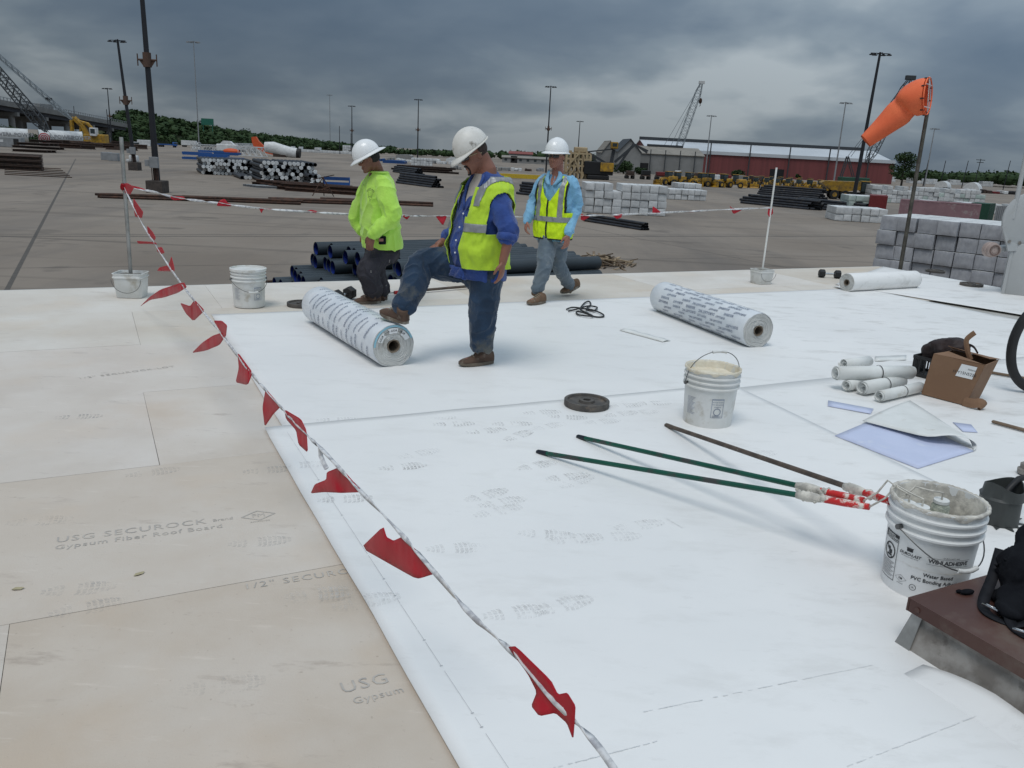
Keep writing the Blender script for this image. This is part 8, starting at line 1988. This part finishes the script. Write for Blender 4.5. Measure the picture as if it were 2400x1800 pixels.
# small green sign, distant roofs
p = top_at(448, 263, 560); m = MB(); m.box((0, 0, 0), (8, .3, 4)); m.box((-3, .3, -3), (.4, .3, 6)); m.box((3, .3, -3), (.4, .3, 6)); tag(m.build('road_sign', mat('sign green', (.02, .13, .09), .6), None, None, p), 'small green road sign on the wooded bank', 'sign')
for (x, y, w, h, mt, lb) in ((872, 331, 32, 9, M_SHED2, 'pale low building far behind the centre mast'), (985, 338, 40, 8, M_WHT, 'white low shed behind the man in blue'), (930, 340, 34, 7, M_WHT, 'long white tarp pile right of the centre mast'), (850, 343, 44, 6, M_BLUEF, 'blue covered pile left of the centre mast'), (1010, 343, 36, 8, M_SHED2, 'grey stacked frames behind the man in blue')):
    Y = Q(x, y + h + 4).y; k = Y / 1720; m = MB(); Wd, Ht = w * k, h * k; Mx = Matrix(((1, 0, 0), (0, 0, 1), (0, 1, 0))); m.prism([(-Wd / 2, 0), (Wd / 2, 0), (Wd / 2, Ht * .75), (Wd * .3, Ht), (-Wd * .35, Ht * .95), (-Wd / 2, Ht * .7)], 0, 8, M=Mx)
    tag(m.build('low_shed', mt, None, None, SH(Q(x, y + h + 4))), lb, 'shed')
m = MB(); a = Q(1120, 386); m.box((0, 0, .6), (14, 1.2, 1.0)); tag(m.build('yellow_beam', mat('yellow beam paint', (.55, .38, .03), .6), None, None, SH(a), .05), 'long yellow beam lying far behind the walking man', 'beam')
# more stored goods in the far yard
rnd = random.Random(91)
def goods(px, w, h, d, mt, label, cat, group, kind):
    p = SH(Q(*px)); k = p.y / 1720; Wd, Ht = w * k, h * k; root = tag(empty(kind, p, rnd.uniform(-.15, .15)), label, cat, group)
    if kind == 'flat_trailer':
        m = MB(); m.box((0, 0, 1.2), (Wd, d, .35)); m.build('bed', M_RUST2, root); m = MB(); m.box((0, 0, 1.4 + Ht / 2), (Wd * .92, d * .9, Ht), bev=.15); m.build('load', mt, root)
        for x in (-.42, -.34, .34): m = MB(); m.box((Wd * x, 0, .5), (.9, d * .95, .95), bev=.2); m.build('axle', M_TYRE, root)
    else:
        n = 3
        for i in range(n): m = MB(); m.box(((i - 1) * Wd / n, 0, Ht * (.3 + .2 * rnd.random())), (Wd / n * .94, d, Ht * (.6 + .4 * rnd.random())), rz=rnd.uniform(-.08, .08), bev=.12); m.build('stacked_piece', mt, root)
        m = MB(); m.box((0, 0, .08), (Wd * 1.05, d * .7, .16)); m.build('dunnage', M_RUST2, root)
for i in range(9): x = 1360 + i * 34; goods((x, 386 + i * 1.6), rnd.uniform(16, 26), rnd.uniform(6, 9), 3, (M_RUST2, M_BLK, M_CRED, M_SHED2)[i % 4], 'dark loaded flat trailer in the line before the sheds', 'trailer', 'flat trailers before the sheds', 'flat_trailer')
for i in range(10): x = 985 + i * 26; goods((x, 366 + i * .6), rnd.uniform(12, 22), rnd.uniform(5, 10), 4, (M_SHED2, M_WHT, M_RUST2, M_POLEG)[i % 4], 'pile of stored steel goods far behind the two right workers', 'goods', 'stored goods at the centre', 'goods_pile')
for i in range(9): x = 800 + i * 22; goods((x, 347 + i * 1.0), rnd.uniform(12, 22), rnd.uniform(5, 9), 4, (M_WHT, M_BLUEF, M_SHED2, M_WHT)[i % 4], 'pale covered goods in the far line behind the two left workers', 'goods', 'covered goods at the far centre', 'goods_pile')
for i in range(12): x = 1985 + i * 18; goods((x, 411 + i * .8), rnd.uniform(12, 18), rnd.uniform(5, 9), 4, (M_RUST2, M_CRED, M_WHT, M_BLK)[i % 4], 'dark stored goods behind the long lumber row at the right', 'goods', 'stored goods at the right', 'goods_pile')
for i in range(6): x = 425 + i * 24; goods((x, 323 + i * 1.3), rnd.uniform(10, 18), rnd.uniform(4, 8), 4, (M_WHT, M_BLK, M_SHED2)[i % 3], 'stored goods below the wooded bank', 'goods', 'stored goods below the bank', 'goods_pile')
# ------------------------------------------------------------------ black harness on the brown cap
bagp = G(2250, 1325, .2)
bag = tag(empty('harness_bag', bagp, RANG), 'black fabric harness bag with buckled straps slumped on the brown cap', 'bag')
m = MB(); rnd = random.Random(8)
for (c, r, rz) in (((.04, .10, .10), (.13, .10, .10), .3), ((-.02, .0, .06), (.15, .11, .06), -.4), ((.08, -.05, .09), (.10, .16, .08), .2), ((-.10, -.10, .03), (.10, .07, .03), .7), ((.02, -.18, .04), (.12, .06, .04), -.2), ((.10, .14, .17), (.07, .06, .09), .5), ((-.13, .03, .025), (.06, .05, .025), .0)):
    m.ellipsoid(c, r, 18, 10, Matrix.Rotation(rz, 3, 'Z') @ Matrix.Rotation(.3 * rz, 3, 'Y'))
m.box((0, 0, .012), (.2, .3, .02))
me = remeshed(m, .008, 3)
for v_ in me.vertices:
    p = v_.co.copy(); q = p * 13
    d = (1 - abs(noise.noise(q * .6 + V((2, 5, 1))))) ** 3 * .022 - .012 + noise.noise(p * 16) * .004
    p += v_.normal * d; p.z = max(p.z, .002); v_.co = p
obj('body', me, M_BLACKF, bag)
M_WEB = mat('black webbing', (.010, .011, .014), .75, scale=30, col2=(.015, .016, .02), spec=.2)
def strap(P, w=.019):
    sp = smooth_path(P, 6); q = MB(); PP = []
    for i, p in enumerate(sp):
        t = (sp[min(i + 1, len(sp) - 1)] - sp[max(i - 1, 0)]).normalized(); s = t.cross(V((0, 0, 1))); s = s.normalized() if s.length > .1 else V((1, 0, 0))
        PP += [p + s * w, p - s * w]
    q.add(PP, [(2 * i, 2 * i + 1, 2 * i + 3, 2 * i + 2) for i in range(len(sp) - 1)])
    o = q.build('strap', M_WEB, bag, 25); sm = o.modifiers.new('t', 'SOLIDIFY'); sm.thickness = .0025; sm.offset = 0
strap([(-.02, .10, .13), (-.10, .06, .075), (-.18, .0, .012), (-.21, -.08, .005), (-.16, -.17, .006), (-.06, -.22, .03)])
strap([(.02, .20, .15), (-.06, .16, .07), (-.15, .12, .012), (-.20, .06, .006), (-.17, -.02, .007), (-.10, -.05, .05)])
strap([(-.04, -.06, .11), (-.10, -.13, .05), (-.15, -.22, .006), (-.10, -.29, .007), (.0, -.27, .03)])
strap([(.05, .02, .17), (-.03, -.06, .13), (-.06, -.16, .085), (-.02, -.24, .05)], .018)
for c, rz in (((-.212, -.06, .016), .5), ((-.155, -.175, .018), 1.2), ((-.19, .065, .03), .1), ((-.05, -.15, .10), .9)):
    m = MB(); R_ = Matrix.Rotation(rz, 3, 'Z') @ Matrix.Rotation(.35, 3, 'Y')
    m.tube([V(c) + R_ @ V((x, y, 0)) for x, y in ((-.018, -.026), (.018, -.026), (.018, .026), (-.018, .026), (-.018, -.026))], .003, 6); m.build('buckle', M_CHROME, bag, 60)
